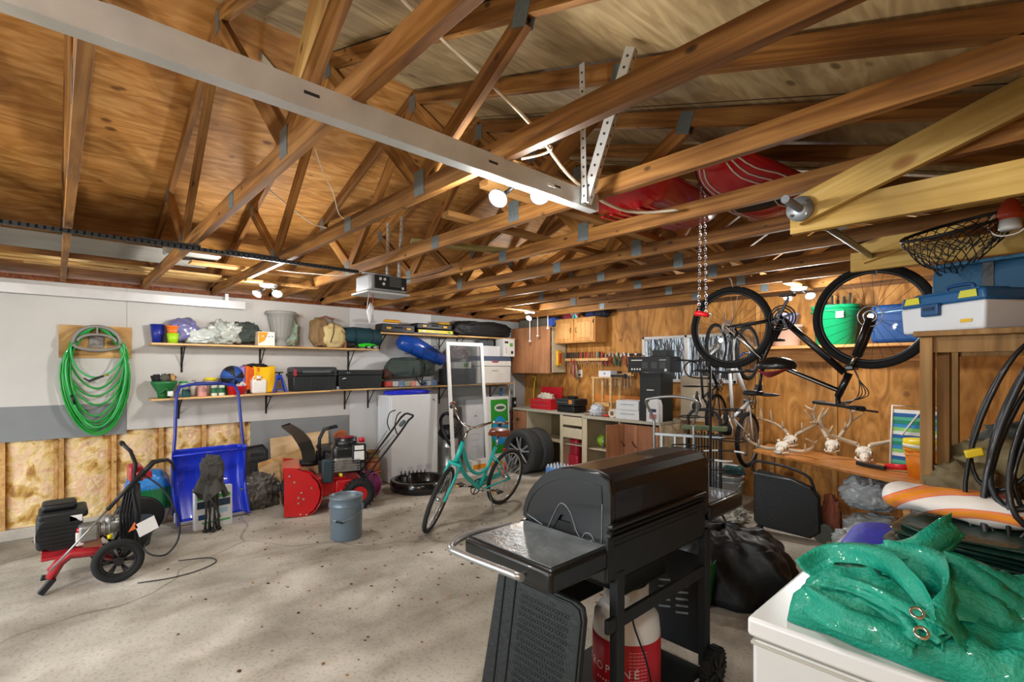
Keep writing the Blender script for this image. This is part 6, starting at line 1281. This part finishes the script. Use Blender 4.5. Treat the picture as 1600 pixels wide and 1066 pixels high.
for k, (x, y, l) in enumerate(((-2.42, 5.66, 'white pail with wire handle on the floor, right of the plant stand'), (-2.72, 5.78, 'white pail half hidden behind the hand truck'), (-2.10, 5.95, 'grey pail under the left end of the skull table'))):
    t = thing('pail', l, 'bucket', (x, y, 0), 0, 'pails by the back wall'); c_ = mat('c9d0d4' if k < 2 else '8a949a', .4, coat=.3)
    MB().lathe([(0, 0), (.13, 0), (.145, .36), (.155, .36), (.155, .375), (.145, .375), (0, .37)], n=32).torus((0, 0, .31), .146, .006, 'Z', 32, 6).build('body', c_, t)
    MB().tube(cr([(-.15, 0, .32), (-.1, -.13, .22), (0, -.17, .18), (.1, -.13, .22), (.15, 0, .32)]), .004).build('handle', STEEL, t)
t = thing('power_tool', 'grey and teal power tool resting on the white pails', 'power tool', (-2.45, 5.62, .385)); MB().box((0, 0, .08), (.32, .12, .08), .03).build('body', mat('b9bcbc', .4), t); MB().box((.10, -.02, .06), (.22, .13, .11), .04).build('teal_grip', mat('1c4a48', .4), t); MB().cyl((-.25, 0, .08), (-.1, 0, .08), .02).build('nozzle', STEEL, t)
o = thing('rags', 'heap of white and grey rags on the floor behind the plant stand', 'rags', (-2.20, 5.15, 0)); MB().blob((0, 0, .08), (.30, .26, .22), .2, 3, 5, 3, .8, .5).build('heap', mat('b9b5a8', .8, var=.4, vs_=10), o)
# ---- timber rack at the right with its load
RW = wood('8c6a3c', 'a8824e', 'ba9560', grain=(20, 20, 1.5), rnd=True)
t = thing('timber_rack', 'rough timber rack of posts and a shelf at the right edge', 'rack', (-.04, 3.2, 0))
XR0 = -.33
def RB(n, c_, d_): return MB().box(Vector(c_)-t.location, d_, .002).build(n, RW, t)
RB('post', (XR0, 2.76, .88), (.042, .085, 1.70)); RB('post', (XR0+.045, 2.85, .9), (.042, .085, 1.66)); RB('post', (XR0+.0, 3.72, .88), (.042, .085, 1.70)); RB('post', (.40, 2.76, .88), (.042, .085, 1.70)); RB('post', (.40, 3.72, .88), (.042, .085, 1.70))
RB('shelf_board', (.04, 3.24, 1.745), (.82, 1.10, .022)); RB('front_rail', (.04, 2.755, 1.70), (.76, .04, .07)); RB('rear_rail', (.04, 3.72, 1.70), (.76, .04, .07)); RB('mid_shelf', (.04, 3.24, .70), (.80, 1.0, .022)); RB('side_rail', (XR0+.03, 3.2, .68), (.03, 1.0, .07))
t = thing('tackle_box', 'white tackle box with blue lid and latch on the timber rack', 'tackle box', (-.24, 2.92, 1.757), -.68)
MB().box((0, 0, .06), (.38, .19, .12), .012, taper=1.04).build('tub', mat('d9dee2', .4, var=.04), t); MB().box((0, 0, .145), (.40, .20, .05), .012, taper=.96).build('lid', mat('1f5a8c', .4, var=.08), t)
MB().box((0, 0, .17), (.30, .14, .02), .006).build('lid_top', mat('1f5a8c', .4), t)
l_ = MB().box((-.03, -.108, .10), (.085, .02, .055), .006).build('latch', mat('174a7c', .4), t); MB().box((-.03, -.12, .105), (.05, .003, .014)).build('latch_slot', mat('0c2a4a'), l_)
MB().tube(cr([(-.06, -.0, .18), (-.05, 0, .205), (.05, 0, .205), (.06, 0, .18)]), .008).build('handle', mat('174a7c', .4), t)
for x in (-.13, .13): MB().prism([(x-.04, .135), (x+.04, .135), (x+.035, .165), (x-.03, .165)], -.104, -.102, 'XZ').build('yellow_label', mat('d8d02c' if x < 0 else 'c8c83c', .4), t)
MB().box((.12, -.0995, .04), (.05, .002, .014), .0006).build('yellow_emblem', mat('e0b82c', .4), t)
t = thing('cool_bag', 'dusty blue soft cool bag behind the tackle box on the rack', 'bag', (-.16, 3.42, 1.757), -.2); MB().box((0, 0, .18), (.42, .28, .36), .05).build('body', mat('2a5a7c', .7, var=.2), t); MB().box((.02, -.142, .18), (.04, .006, .34)).build('strap', BLK, t); MB().box((0, 0, .365), (.40, .26, .02), .01).build('flap', mat('356a8c', .7), t)
t = thing('spray_can', 'grey paint can lying on its side at the right end of the rack', 'can', (.08, 2.70, 1.757+.042), rot=(R(90), 0, .25)); MB().lathe([(0, -.10), (.04, -.10), (.042, -.095), (.042, .08), (.03, .10), (0, .10)]).build('body', mat('9aa0a0', .35, .5), t); MB().lathe([(0, .10), (.04, .10), (.04, .115), (0, .115)]).build('cap', mat('c9ccca', .4), t)
# landing net and red lantern hanging
t = thing('landing_net', 'black landing net with knotted mesh hanging in front of the rear bracket', 'net', (-.27, 3.22, 2.29), rot=(0, 0, 0))
def rim(a): return Vector((.22*math.cos(a), .17*math.sin(a), .03*math.cos(a)+.06*math.sin(a)))
MB().tube([rim(2*math.pi*k/40) for k in range(40)], .008, 8, closed=True).build('hoop', BLK, t)
mb = MB(); N = 26
def netp(a, d_): p = rim(a); q = 1-.62*d_**1.6; return Vector((p.x*q, p.y*q, p.z-.17*d_+.01*math.sin(a*7+d_*9)))
for k in range(N):
    for sgn in (-1, 1):
        P = [netp(2*math.pi*k/N+sgn*j*.10, j/9) for j in range(10)]; mb.tube(P, .0024, 4)
mb.build('mesh', BLK, t)
MB().tube([(.20, 0, .03), (.75, .05, .10)], .010).build('handle', BLK, t)
t = thing('lantern', 'red and clear hanging lantern with wire bail at the far right', 'lantern', (.0, 2.50, 2.14)); t.location = (-.09, 3.10, 2.21); t.scale = (.8, .8, .8)
MB().lathe([(0, .06), (.05, .06), (.055, .09), (.045, .13), (.03, .16), (.012, .18), (0, .18)]).build('red_top', mat('b8442c', .4), t); MB().lathe([(0, 0), (.04, 0), (.048, .01), (.045, .06), (0, .06)]).build('globe', mat('d9dedc', .15, var=.1), t); MB().tube(cr([(-.06, 0, .10), (-.09, 0, .04), (-.05, 0, -.02), (.03, 0, -.02), (.08, 0, .03)]), .004).build('bail', WHITE, t); MB().tube([(0, 0, .18), (.01, .02, .26)], .01).build('hook', mat('c8562c', .4), t)
# cords hung from the rack front
t = thing('cord_coil', 'thick coil of black cables hanging from the rack front', 'cable', (.05, 2.52, 1.66)); t.scale = (.85, 1, .95)
for k in range(12):
    w_ = .10+.016*(k % 5); h_ = .55+.05*((k*3) % 7); x0 = .06*((k*5) % 6)-.08
    P = []
    for j in range(28):
        a = 2*math.pi*j/28; P.append((x0+(w_)*math.sin(a)*(1-.3*math.cos(a))-.16*(1-math.cos(a))*.5*.7, -.02*k*.3+.03*math.sin(a*2+k)-.04*(1-math.cos(a)), -h_/2*(1-math.cos(a))-.0+.03))
    MB().tube(P, .0085+.002*(k % 3), 8, closed=True).build('cable_loop', mat(('131516', '1b2022', '20262a')[k % 3], .4, coat=.2), t)
MB().tube([(-.08, -.04, .0), (.0, -.06, .03), (.08, -.02, .0)], .022).build('tie_wrap', mat('1a1c1d', .5), t); MB().box((-.02, -.08, -.06), (.03, .03, .05), .008).build('white_tag', mat('d8d8d0', .4), t)
MB().tube(cr([(.02, .0, -.25), (-.05, -.05, -.5), (.0, -.05, -.62), (.07, -.02, -.35)]), .007).build('yellow_cord', mat('d9c32c', .4), t)
c_ = atY(1500, 714, 2.40)-t.location; MB().box(c_, (.06, .03, .03), .006, rot=(0, -.3, .2)).build('yellow_plug', mat('e3c62c', .4), t)
# clutter in the rack
def clut(name, l, cat, p, d, c_, **k):
    a = dict(amp=.15, sc=2.5, sub=4, seed=len(l), flat=.85, crump=.15, pw=.85); a.update(k)
    o = MB().blob((0, 0, d[2]*.45), d, **a).build(name, mat(c_, .7, var=.3, vs_=9, bump=.2), None, p); return tag(o, l, cat)
t = carton('bin', 'black lattice crate standing on the lower shelf of the rack', 'crate', (.02, 3.0, .715), (.52, .50, .34), mat('15181a', .45)); mb = MB()
for i in range(9):
    for j in range(6): mb.box((-.22+i*.055, -.252, .05+j*.05), (.036, .008, .022), .002, rot=(0, .5*(1 if (i+j) % 2 else -1), 0))
mb.build('lattice', mat('3a4044', .35, coat=.3), t); mb = MB()
for i in range(9):
    for j in range(6): mb.box((-.262, -.22+i*.055, .05+j*.05), (.008, .036, .022), .002)
mb.build('lattice', mat('3a4044', .35, coat=.3), t)
clut('sack', 'black glossy bag under the timber rack', 'bag', (-.12, 2.78, .62), (.22, .2, .4), '14171a')
clut('khaki_hat', 'khaki mesh cap resting on the crate behind the cables', 'hat', (-.10, 2.9, 1.07), (.34, .30, .24), '8a7d58', sc=3)
clut('khaki_bag', 'khaki netting bag with pink tag spilling over the crate', 'bag', (-.2, 2.72, 1.0), (.26, .22, .22), '75694a', crump=.4)
clut('grey_cap', 'dark grey folded cloth on top of the khaki cap', 'cloth', (-.02, 3.15, 1.24), (.34, .3, .12), '4a4f4a')
o = MB().tube(cr([(-.12, 0, 0), (-.1, 0, .12), (.02, 0, .15), (.10, 0, .10), (.1, 0, 0)]), .02).build('cart_handle', mat('1c2022', .3, coat=.4), None, (-.16, 2.60, .90)); tag(o, 'glossy black arched handle below the khaki bag', 'handle')
o = MB().box((0, 0, .2), (.4, .5, .4), .02).build('carton', mat('23292b', .5), None, (.02, 3.2, .0)); tag(o, 'dark box on the floor under the rack', 'box')
# ================================================================ FOREGROUND RIGHT
FZ = .88; FWm = mat('d6dbda', .35, coat=.25, var=.05)
t = thing('chest_freezer', 'white chest freezer in the right foreground covered with tarps', 'freezer', (-.22, 2.09, 0))
MB().box((0, 0, .42), (.70, 1.22, .80), .015).build('cabinet', FWm, t); MB().box((0, 0, .852), (.72, 1.24, .056), .012).build('lid', mat('e3e8e8', .3, coat=.3, var=.03), t); MB().box((0, 0, .818), (.69, 1.21, .014)).build('gasket', mat('8e8f84', .6), t); MB().box((0, 0, .805), (.705, 1.225, .01), .003).build('trim_line', mat('b9bab0', .4), t)
for sx in (-.3, .3):
    for sy in (-.55, .55): MB().box((sx, sy, .01), (.05, .05, .02)).build('foot', BLK, t)
# tarps
def fold(P0, size, h, seed, amp=.02, lay=3):
    """stack of soft folded layers: each layer a puffed slab with wrinkles"""
    mb = MB()
    for L_ in range(lay):
        z0 = h*L_/lay; hh = h/lay*1.05; ox = .02*math.sin(seed+L_*2); oy = .02*math.cos(seed*2+L_)
        def fn(u, v, z0=z0, hh=hh, L_=L_, ox=ox, oy=oy):
            a = u*2*math.pi; e = 1.0; cx = math.copysign(abs(math.cos(a))**.35, math.cos(a)); sy = math.copysign(abs(math.sin(a))**.35, math.sin(a))
            ph = (v-.5)*math.pi; r_ = math.cos(ph)**.22 if 0 < v < 1 else 0
            x = size[0]/2*cx*r_*(1-.03*L_)+ox; y = size[1]/2*sy*r_*(1-.03*L_)+oy; z = z0+hh/2+hh/2*math.sin(ph)
            n = noise.noise(Vector((x*7+seed, y*7, L_*3.1)))+.5*noise.noise(Vector((x*19, y*19, L_+seed)))
            return (x+amp*n*.6, y+amp*.6*noise.noise(Vector((x*9, y*9, 5+seed))), max(z+amp*n*(r_**2)*(1 if v > .5 else .15), .001))
        mb.grid(fn, 64, 22)
    return mb
def at(px, py, z): return fl(px, py, z)
BT_ = mat('0424d0', .5, coat=.05, var=.15, bump=.4, bs=50); DG = mat('15382e', .4, coat=.3, var=.3, vs_=8, bump=.4, bs=60)
o = fold(None, (.64, .62), .045, 3, .012, 2).build('folded_tarp', BT_, None, (-.21, 2.37, FZ+.002), (0, 0, .06), merge=True); tag(o, 'bright blue folded tarp under the dark green one on the chest freezer', 'tarp')
o = fold(None, (.54, .46), .10, 9, .012, 6).build('folded_tarp', DG, None, (-.12, 2.42, FZ+.05), (0, 0, -.10), merge=True); tag(o, 'dark green folded tarp beneath the rolled towel', 'tarp')
# rolled towel, white with orange and pink waves
def towel():
    m = bpy.data.materials.new('towel'); m.use_nodes = True; nt = m.node_tree; b = nt.nodes['Principled BSDF']; b.inputs['Roughness'].default_value = .9
    tc = nt.nodes.new('ShaderNodeTexCoord'); mp = nt.nodes.new('ShaderNodeMapping'); mp.inputs['Location'].default_value = (-.12, 0, .10); mp.inputs['Scale'].default_value = (1, .35, 1.9)
    wv = nt.nodes.new('ShaderNodeTexWave'); wv.wave_type = 'RINGS'; wv.rings_direction = 'SPHERICAL'; wv.inputs['Scale'].default_value = 2.3; wv.inputs['Distortion'].default_value = 1.0; wv.inputs['Detail'].default_value = 0
    nt.links.new(tc.outputs['Object'], mp.inputs[0]); nt.links.new(mp.outputs[0], wv.inputs['Vector'])
    c = ramp(nt, wv.outputs['Fac'], [(0, 'f0ece4'), (.52, 'f0ece4'), (.54, 'e8787c'), (.64, 'e8787c'), (.66, 'f59a28'), (.80, 'f59a28'), (.82, 'f08484'), (.92, 'f59a28')])
    nt.links.new(c, b.inputs['Base Color']); return m
def roll(u, v):
    a = u*2*math.pi; x = (v-.5)*.46; e = min(1, min(v, 1-v)*9)**.4 if 0 < v < 1 else 0
    r_ = (.062+.006*math.sin(x*20)+.006*noise.noise(Vector((x*12, a, 2))))*e
    return (x, r_*1.5*math.cos(a), .055+r_*.85*math.sin(a)+.004*noise.noise(Vector((x*25, a*2, 7))))
o = MB().grid(roll, 40, 40).build('rolled_towel', towel(), None, (-.21, 2.47, FZ+.155), (0, 0, -.12), merge=True); tag(o, 'rolled white towel with orange and pink wavy bands on the freezer', 'towel')
# the green tarp bag in front
TG = mat('12a084', .42, coat=.25, var=.14, vs_=7, bump=.6, bs=110)
t = thing('tarp_bag', 'large emerald green woven tarp folded with its straps on the freezer', 'tarp', (-.09, 1.83, FZ+.002), .0)
def pile(u, v):
    x = -.40+u*.83; y = -.30+v*.60
    e = min(1, min(u, 1-u)*7)*min(1, min(v, 1-v)*6)
    h = (.075+.025*noise.noise(Vector((x*4, y*4, 1)))+.085*(.45-abs(noise.noise(Vector((x*3+y*4, y*11-x*3, 3)))))+.02*noise.noise(Vector((x*22, y*22, 9)))+.014*abs(noise.noise(Vector((x*40, y*30, 4)))))
    h += .03*math.exp(-((x-.05)**2/.05+(y-.05)**2/.02))
    jx = .02*noise.noise(Vector((0, y*9, 2))); jy = .025*noise.noise(Vector((x*9, 0, 6)))
    return (x+jx, y+jy-.04*math.sin(u*3)*(1-v), max(.0, h*e**.16) if e > 0 else 0)
MB().grid(pile, 110, 80).build('folded_body', TG, t, solid=.002)
def band(pts, w_, lean=(-.25, .62, .74), name='strap'):
    """a flat woven strap or fold of sheet, given by (px, py, height above the lid)"""
    P = cr([at(x_, y_, FZ+z_)-t.location for x_, y_, z_ in pts], 8); n = len(P); mb = MB(); rows = []; W_ = Vector(lean).normalized()
    for i, p in enumerate(P):
        d = (P[min(i+1, n-1)]-P[max(i-1, 0)]).normalized(); s_ = (W_-d*W_.dot(d)); s_ = s_.normalized() if s_.length > .15 else W_
        w2 = w_[0]+(w_[1]-w_[0])*i/(n-1) if isinstance(w_, tuple) else w_; nn = d.cross(s_)
        rows.append([mb.v(p+s_*w2*(q/4-.5)+nn*(.010*math.sin(q*1.9+i*.21)+.006*noise.noise(Vector((i*.3, q*.8, w2*90))))) for q in range(5)])
    for a_, b_ in zip(rows, rows[1:]):
        for k in range(4): mb.face([a_[k], a_[k+1], b_[k+1], b_[k]], True)
    return mb.build(name, TG, t, solid=.0025)
band([(1256, 892, .08), (1300, 866, .13), (1362, 868, .17), (1415, 905, .17), (1455, 955, .14), (1470, 1000, .10)], (.07, .06))
band([(1285, 908, .12), (1340, 918, .13), (1400, 945, .13), (1450, 975, .12), (1478, 1000, .10)], (.04, .05))
band([(1325, 925, .11), (1380, 948, .11), (1425, 985, .10), (1462, 1000, .08)], (.03, .045))
band([(1355, 868, .16), (1400, 862, .19), (1445, 850, .22), (1482, 828, .25), (1492, 822, .25)], (.05, .075), name='fold')
band([(1492, 824, .25), (1480, 845, .22), (1455, 868, .19)], (.06, .05), name='fold')
band([(1380, 872, .17), (1440, 882, .18), (1470, 905, .17), (1490, 950, .15), (1484, 995, .11)], (.10, .11), name='fold')
band([(1465, 885, .18), (1510, 905, .17), (1560, 935, .15), (1610, 960, .13)], (.09, .08), name='fold')
band([(1475, 935, .15), (1530, 950, .14), (1580, 975, .12), (1620, 985, .10)], (.10, .08), name='fold')
band([(1255, 935, .07), (1310, 965, .08), (1370, 985, .08), (1430, 1010, .07)], (.07, .07), name='fold')
band([(1440, 870, .17), (1500, 880, .17), (1550, 900, .16), (1605, 925, .14)], (.05, .05))
for (px, py, z_) in ((1433, 958, .135), (1440, 989, .11)): MB().torus((0, 0, 0), .012, .004, 'Z', 24, 6).build('eyelet', CHROME, t, at(px, py, FZ+z_+.012)-t.location, (.75, 0, .3))
# ================================================================ GRILL
t = thing('gas_grill', 'black gas barbecue with domed lid and side shelf in the foreground', 'barbecue', (-1.38, 1.95, 0))
G = locpt(t); BG = mat('0e1012', .34, coat=.2, var=.1); BGM = mat('1c2123', .55, var=.15)
Y0, Y1 = 1.60, 2.40; XF, XB = -1.64, -1.135
prof = [(XF, .90)]+[(XF+.34-.34*math.cos(a*math.pi/18), .90+.285*math.sin(a*math.pi/18)) for a in range(1, 9)]+[(-1.22, 1.185), (-1.17, 1.175), (-1.142, 1.15), (-1.135, 1.11), (-1.135, .90)]
def hoodp(sh=0): return [(x-t.location.x, z) for x, z in prof]
MB().prism(hoodp(), Y0-t.location.y, Y1-t.location.y, 'XZ', smooth=False, bev=.014).build('hood', BG, t)
# end casting with the notched lower edge and its raised line
cx = -1.385
def endpanel(y, s_):
    pts = [(XF+.005, .915), (XF+.10, .885), (XF+.17, .87), (XF+.20, .90), (XF+.235, .975), (XF+.265, .985), (XF+.295, .96), (XF+.33, .88), (XF+.38, .862), (XB-.02, .85), (XB, .88), (XB, 1.10), (-1.15, 1.16), (-1.20, 1.18), (-1.30, 1.176)]+[(XF+.34-.34*math.cos(a*math.pi/18), .90+.277*math.sin(a*math.pi/18)) for a in range(8, 0, -1)]
    o = MB().prism([(a-t.location.x, b) for a, b in pts], y-.012-t.location.y, y+.012-t.location.y, 'XZ', bev=.006).build('hood_end', BG, t)
    ln = [(XF+.04, .93), (XF+.13, .905), (XF+.165, .90), (XF+.20, .96), (XF+.235, 1.015), (XF+.265, 1.018), (XF+.30, .985), (XF+.33, .92), (XF+.355, .90), (XF+.375, .925), (XF+.405, .925), (XF+.43, .89), (XF+.455, .89), (XF+.46, 1.06)]
    MB().tube([Vector((a, y-s_*.014, b))-t.location for a, b in cr([(a, b, 0) for a, b in ln], 4) for a, b in ((a, b),)] if False else [Vector((p.x, y-s_*.0135, p.y))-t.location for p in cr([(a, b, 0) for a, b in ln], 4)], .0022, 5).build('raised_line', mat('8a9496', .4, .5), o)
    l2 = [(XF+.33-.30*math.cos(a*math.pi/18), .90+.235*math.sin(a*math.pi/18)) for a in range(1, 9)]+[(XB-.05, 1.13), (XB-.045, 1.06)]
    MB().tube([Vector((a, y-s_*.0135, b))-t.location for a, b in l2], .0018, 5).build('raised_line', mat('2c3234', .4), o)
    MB().cyl(Vector((XF+.41, y-s_*.012, .895))-t.location, Vector((XF+.41, y-s_*.02, .895))-t.location, .012).build('pivot_bolt', CHROME, o)
endpanel(Y0, 1); endpanel(Y1, -1)
MB().box((cx-t.location.x, 0, .83), (XB-XF-.02, Y1-Y0-.02, .15), .01).build('firebox', BG, t)
for q in (-1, 1): MB().box((-1.40-t.location.x, (Y0 if q < 0 else Y1)-t.location.y, .87), (.22, .016, .15), .002).build('end_recess_shade', mat('070808', .6), t)  # near-black box painted in as the shade inside the end notch
MB().box((XB+.004-t.location.x, 0, .86), (.012, Y1-Y0, .165), .003).build('back_panel', BGM, t)
for z_ in (.925, .905): MB().box((XB+.011-t.location.x, -.02, z_), (.003, Y1-Y0-.12, .004)).build('panel_line', BLK, t)
MB().box((XB+.006-t.location.x, 0, .963), (.03, Y1-Y0-.02, .012), .004).build('heat_gap', mat('050606', .8), t); MB().box((XB+.01-t.location.x, 0, .985), (.03, Y1-Y0-.02, .018), .006).build('lid_lip', BG, t)
# side shelves
def sideshelf(yc, w_, name):
    MB().box((-1.375-t.location.x, yc-t.location.y, .862), (.49, w_, .085), .02).build(name, BG, t)
    MB().box((-1.375-t.location.x, yc-t.location.y, .906), (.44, w_-.05, .004), .002).build('shelf_inset', mat('747c7e', .3, .2, var=.6, vs_=9, coat=.3, bump=.3), t)
sideshelf(1.415, .36, 'side_shelf'); sideshelf(2.62, .40, 'side_shelf')
yb_ = 1.165
MB().tube(cr([(XF-.0-t.location.x, 1.52-t.location.y, .885), (XF-.03-t.location.x, 1.33-t.location.y, .885), (XF+.03-t.location.x, yb_-t.location.y, .885), (-1.50-t.location.x, yb_-.02-t.location.y, .885), (-1.20-t.location.x, yb_+.0-t.location.y, .885)]), .014, 12).build('towel_bar', mat('b9bdbf', .3, .8), t)
MB().cyl((-1.22-t.location.x, yb_-t.location.y, .885), (-1.22-t.location.x, 1.20-t.location.y, .885), .008).build('bar_mount', CHROME, t)
# cart
for (x, y) in ((XB-.005, Y0+.03), (XB-.005, Y1-.03), (XF+.03, Y0+.03), (XF+.03, Y1-.03)): MB().box((x-t.location.x, y-t.location.y, .42 if y < 2 else .46), (.04, .05, .76 if y < 2 else .68), .004).build('leg', BGM, t)
MB().box((XB-t.location.x, 0, .60), (.02, Y1-Y0, .055), .004).build('cross_rail', BGM, t); MB().box((XF+.03-t.location.x, 0, .55), (.015, Y1-Y0, .30), .004).build('front_panel', BLK, t)
MB().box((cx-t.location.x, 0, .10), (.50, Y1-Y0, .03), .004).build('bottom_shelf', BGM, t); sp_ = MB().box((cx-t.location.x, Y1-.01-t.location.y, .40), (.46, .012, .50), .003).build('side_panel', BLK, t)
for i in range(2):
    for j in range(5): MB().box((cx+.02+.10*i-t.location.x, Y1-.018-t.location.y, .33+.035*j), (.07, .003, .010), rot=(0, -.25, 0)).build('vent_slot', mat('8d979a', .5), sp_)
MB().box((cx+.05-t.location.x, .0, .67), (.26, .34, .09), .01).build('grease_tray', mat('1e2422', .5, .4), t); MB().box((cx+.06-t.location.x, .22, .735), (.2, .12, .012)).build('green_lid', mat('1a7a4c', .4), t)
MB().tube([(cx-t.location.x+.05, -.25, .72), (cx-t.location.x+.16, -.2, .66), (cx-t.location.x+.10, -.12, .62)], .012).build('gas_hose', BLK, t)
for q in (0, ): 
    wx = XB+.035-t.location.x; wy = Y1-.02-t.location.y; o = MB().lathe([(0, -.022), (.09, -.022), (.105, -.018), (.11, 0), (.105, .018), (.09, .022), (0, .022)], (wx, wy, .11), 36, 'X').build('wheel', RUB, t)
    mb = MB()
    for k in range(30): a = k*math.pi/15; mb.box((wx, wy+.109*math.cos(a), .11+.109*math.sin(a)), (.04, .010, .008), rot=(a, 0, 0))
    for k in range(6): a = k*math.pi/3; mb.beam((wx+.024, wy+.02*math.cos(a), .11+.02*math.sin(a)), (wx+.024, wy+.085*math.cos(a), .11+.085*math.sin(a)), .012, .018)
    mb.cyl((wx, wy, .11), (wx+.035, wy, .11), .022); mb.build('tread_and_spokes', BLK, o)
MB().lathe([(0, -.022), (.105, -.018), (.11, 0), (.105, .018), (0, .022)], (XF-t.location.x, Y1-.02-t.location.y, .11), 30, 'X').build('wheel', RUB, t)
for y in (Y0+.03,): 
    for x in (XB-.005, XF+.03): MB().cyl((x-t.location.x, y-t.location.y, 0), (x-t.location.x, y-t.location.y, .05), .022).build('castor', BLK, t)
# propane
t = thing('propane_cylinder', 'white propane cylinder with red lettered wrap standing under the grill', 'gas cylinder', (-1.30, 1.93, .116))
MB().lathe([(0, 0), (.10, .0), (.145, .03), (.152, .07), (.152, .30), (.145, .36), (.11, .41), (.05, .43), (.03, .43), (.03, .46), (0, .46)], n=44).build('tank', mat('e6e7e4', .35, coat=.3, var=.04), t)
MB().lathe([(.1532, .06), (.1535, .06), (.1535, .285), (.1532, .285)], n=44, cap=False).build('red_wrap', mat('c4162a', .4), t, solid=.001)
MB().lathe([(.09, .40), (.10, .40), (.10, .50), (.09, .50)], n=30, cap=False).build('collar', mat('dcdedb', .35), t, solid=.004); MB().cyl((0, 0, .44), (0, 0, .52), .025).build('valve', mat('b9a36a', .3, .8), t)
cw = math.atan2(-1.93, 1.30)
def wrapt(s_, size, z_, da):
    for k, ch in enumerate(s_):
        a = cw+da+(k-(len(s_)-1)/2)*size*.86/.154; text(ch, size, WHITE, t, (.1545*math.cos(a), .1545*math.sin(a), z_), (R(90), 0, a+R(90)), depth=.0003)
wrapt('PROPAN\u00c9', .05, .16, -.55); wrapt('propane', .018, .11, -.6)
mb = MB()
for k in range(12):
    for j in range(5): a = cw+.12+.11*j; mb.box((.1542*math.cos(a), .1542*math.sin(a), .09+.015*k), (.001, .013, .0022), rot=(0, 0, a))
mb.build('small_print', mat('e8b9bc', .5), t)
MB().tube(cr([(.10, -.12, .46), (.13, -.13, .38), (.165, -.10, .25), (.16, -.04, .1), (.15, -.0, .0)]), .004).build('retaining_wire', BLK, t)
# rubber mat leaning against the near end of the grill
t = thing('rubber_mat', 'large black textured rubber mat leaning against the near end of the grill', 'mat', (-1.40, 1.36, .0), rot=(-.16, 0, 0))
MB().prism([(-.30, 0), (.24, 0), (.24, .66), (.225, .70), (.19, .715), (-.26, .715)], -.01, .01, 'XZ', bev=.006).build('slab', mat('101615', .5, bump=.3), t)
MB().tube([(-.0, -.011, 0.01), (.22, -.011, 0.01), (.22, -.011, .65), (.205, -.011, .685), (.17, -.011, .695), (-.11, -.011, .695)], .006, 6).build('raised_edge', mat('161c1b', .45), t)
for x in (-.21, -.14): MB().box((x, -.0115, .35), (.006, .004, .69)).build('groove', mat('050606', .8), t)
mb = MB()
for i in range(16):
    for j in range(26): mb.torus((-.10+i*.0165+(.008 if j % 2 else 0), -.0105, .03+j*.0245), .008, .0018, 'Y', 6, 3)
o = mb.build('stud_pattern', mat('182422', .45), t); o['kind'] = 'stuff'
# black cover over something beside the grill, green pail peeping out
t = thing('green_pail', 'green plastic pail half hidden beneath the black plastic cover', 'bucket', (-1.62, 3.20, 0)); MB().lathe([(0, 0), (.12, 0), (.15, .30), (.14, .30), (.11, .02), (0, .02)], n=28, cap=False).build('body', mat('14703a', .4), t)
def cover(u, v):
    a = v*2*math.pi; r_ = u; q = Vector((math.cos(a)*1.3, math.sin(a)*1.3, u*1.4))
    rr = (.50+.10*noise.noise(q*1.2+Vector((5, 0, 0))))*math.sin(u*math.pi/2)**.8
    z = .44*math.cos(u*math.pi/2)**.62 if u < .999 else 0
    fo = .045*math.sin(a*7+4*noise.noise(q*2))*u+.05*noise.noise(q*3.1)*u
    return ((rr+fo)*math.cos(a)*.95, (rr+fo)*math.sin(a)*.72, max(.004, z+.05*noise.noise(q*2.7)*(1-u)+.03*abs(noise.noise(q*6))*math.sin(u*3.1)))
o = MB().grid(cover, 46, 90).build('plastic_cover', mat('15191a', .5, coat=.12, var=.1, bump=.3, bs=14), None, (-1.58, 3.60, 0), (0, 0, .3), solid=.003, merge=True); tag(o, 'crumpled black plastic cover on the floor beyond the grill', 'cover')
# ---- fallen leaves and crumbs on the floor
random.seed(11); LF = [mat(c_, .9, var=.3) for c_ in ('6b4526', '4e3320', '8a6238', '3c2a1e', 'a8804c')]
mb = MB()
for k in range(420):
    a = random.random(); px = random.gauss(640, 210); py = 770+abs(random.gauss(0, 95)); 
    p = fl(min(max(px, 60), 1240), min(py, 1060)); p.x = max(p.x, -6.3); s_ = random.uniform(.004, .014); rz = random.random()*6.28
    n = 5; pts = [(s_*(1+.5*random.random())*math.cos(rz+q*1.257), s_*.7*(1+.6*random.random())*math.sin(rz+q*1.257)) for q in range(n)]
    mb.mi = random.randrange(5); c_ = mb.v((p.x, p.y, .004+s_*.25)); V = [mb.v((p.x+a_, p.y+b_, .001+random.random()*s_*.3)) for a_, b_ in pts]
    for q in range(n): mb.face([c_, V[q], V[(q+1) % n]])
o = mb.build('fallen_leaves', LF); tag(o, 'scattered dry leaf fragments over the concrete floor', 'leaves', kind='stuff')
# ---- garden outside the window
tag(MB().box((0, 0, 0), (7, .1, 2.8), .0).build('garden_fence', mat('7f8488', .9, var=.3), None, (-4.2, 9.6, 1.24)), 'pale fence standing beyond the back window', 'fence')
struct('floor.002', MB().box((-3, 11.5, -.16), (16, 10, .2)), mat('b9bbb8', .9))
random.seed(5); t = thing('bare_shrub', 'leafless shrub with drooping twigs outside the back window', 'shrub', (-3.75, 7.6, -.06))
mb = MB()
for k in range(110):
    x0 = random.uniform(-.9, 1.3); top = 1.9+random.random()*.7; P = [(x0*.3, 0, 0), (x0*.7, random.uniform(-.3, .3), 1.2), (x0, random.uniform(-.3, .3), top), (x0+random.uniform(-.25, .25), random.uniform(-.3, .3), top-.35-random.random()*.5)]
    mb.tube(cr(P, 4), .007, 5)
mb.build('twigs', mat('3a3a38', .9), t)
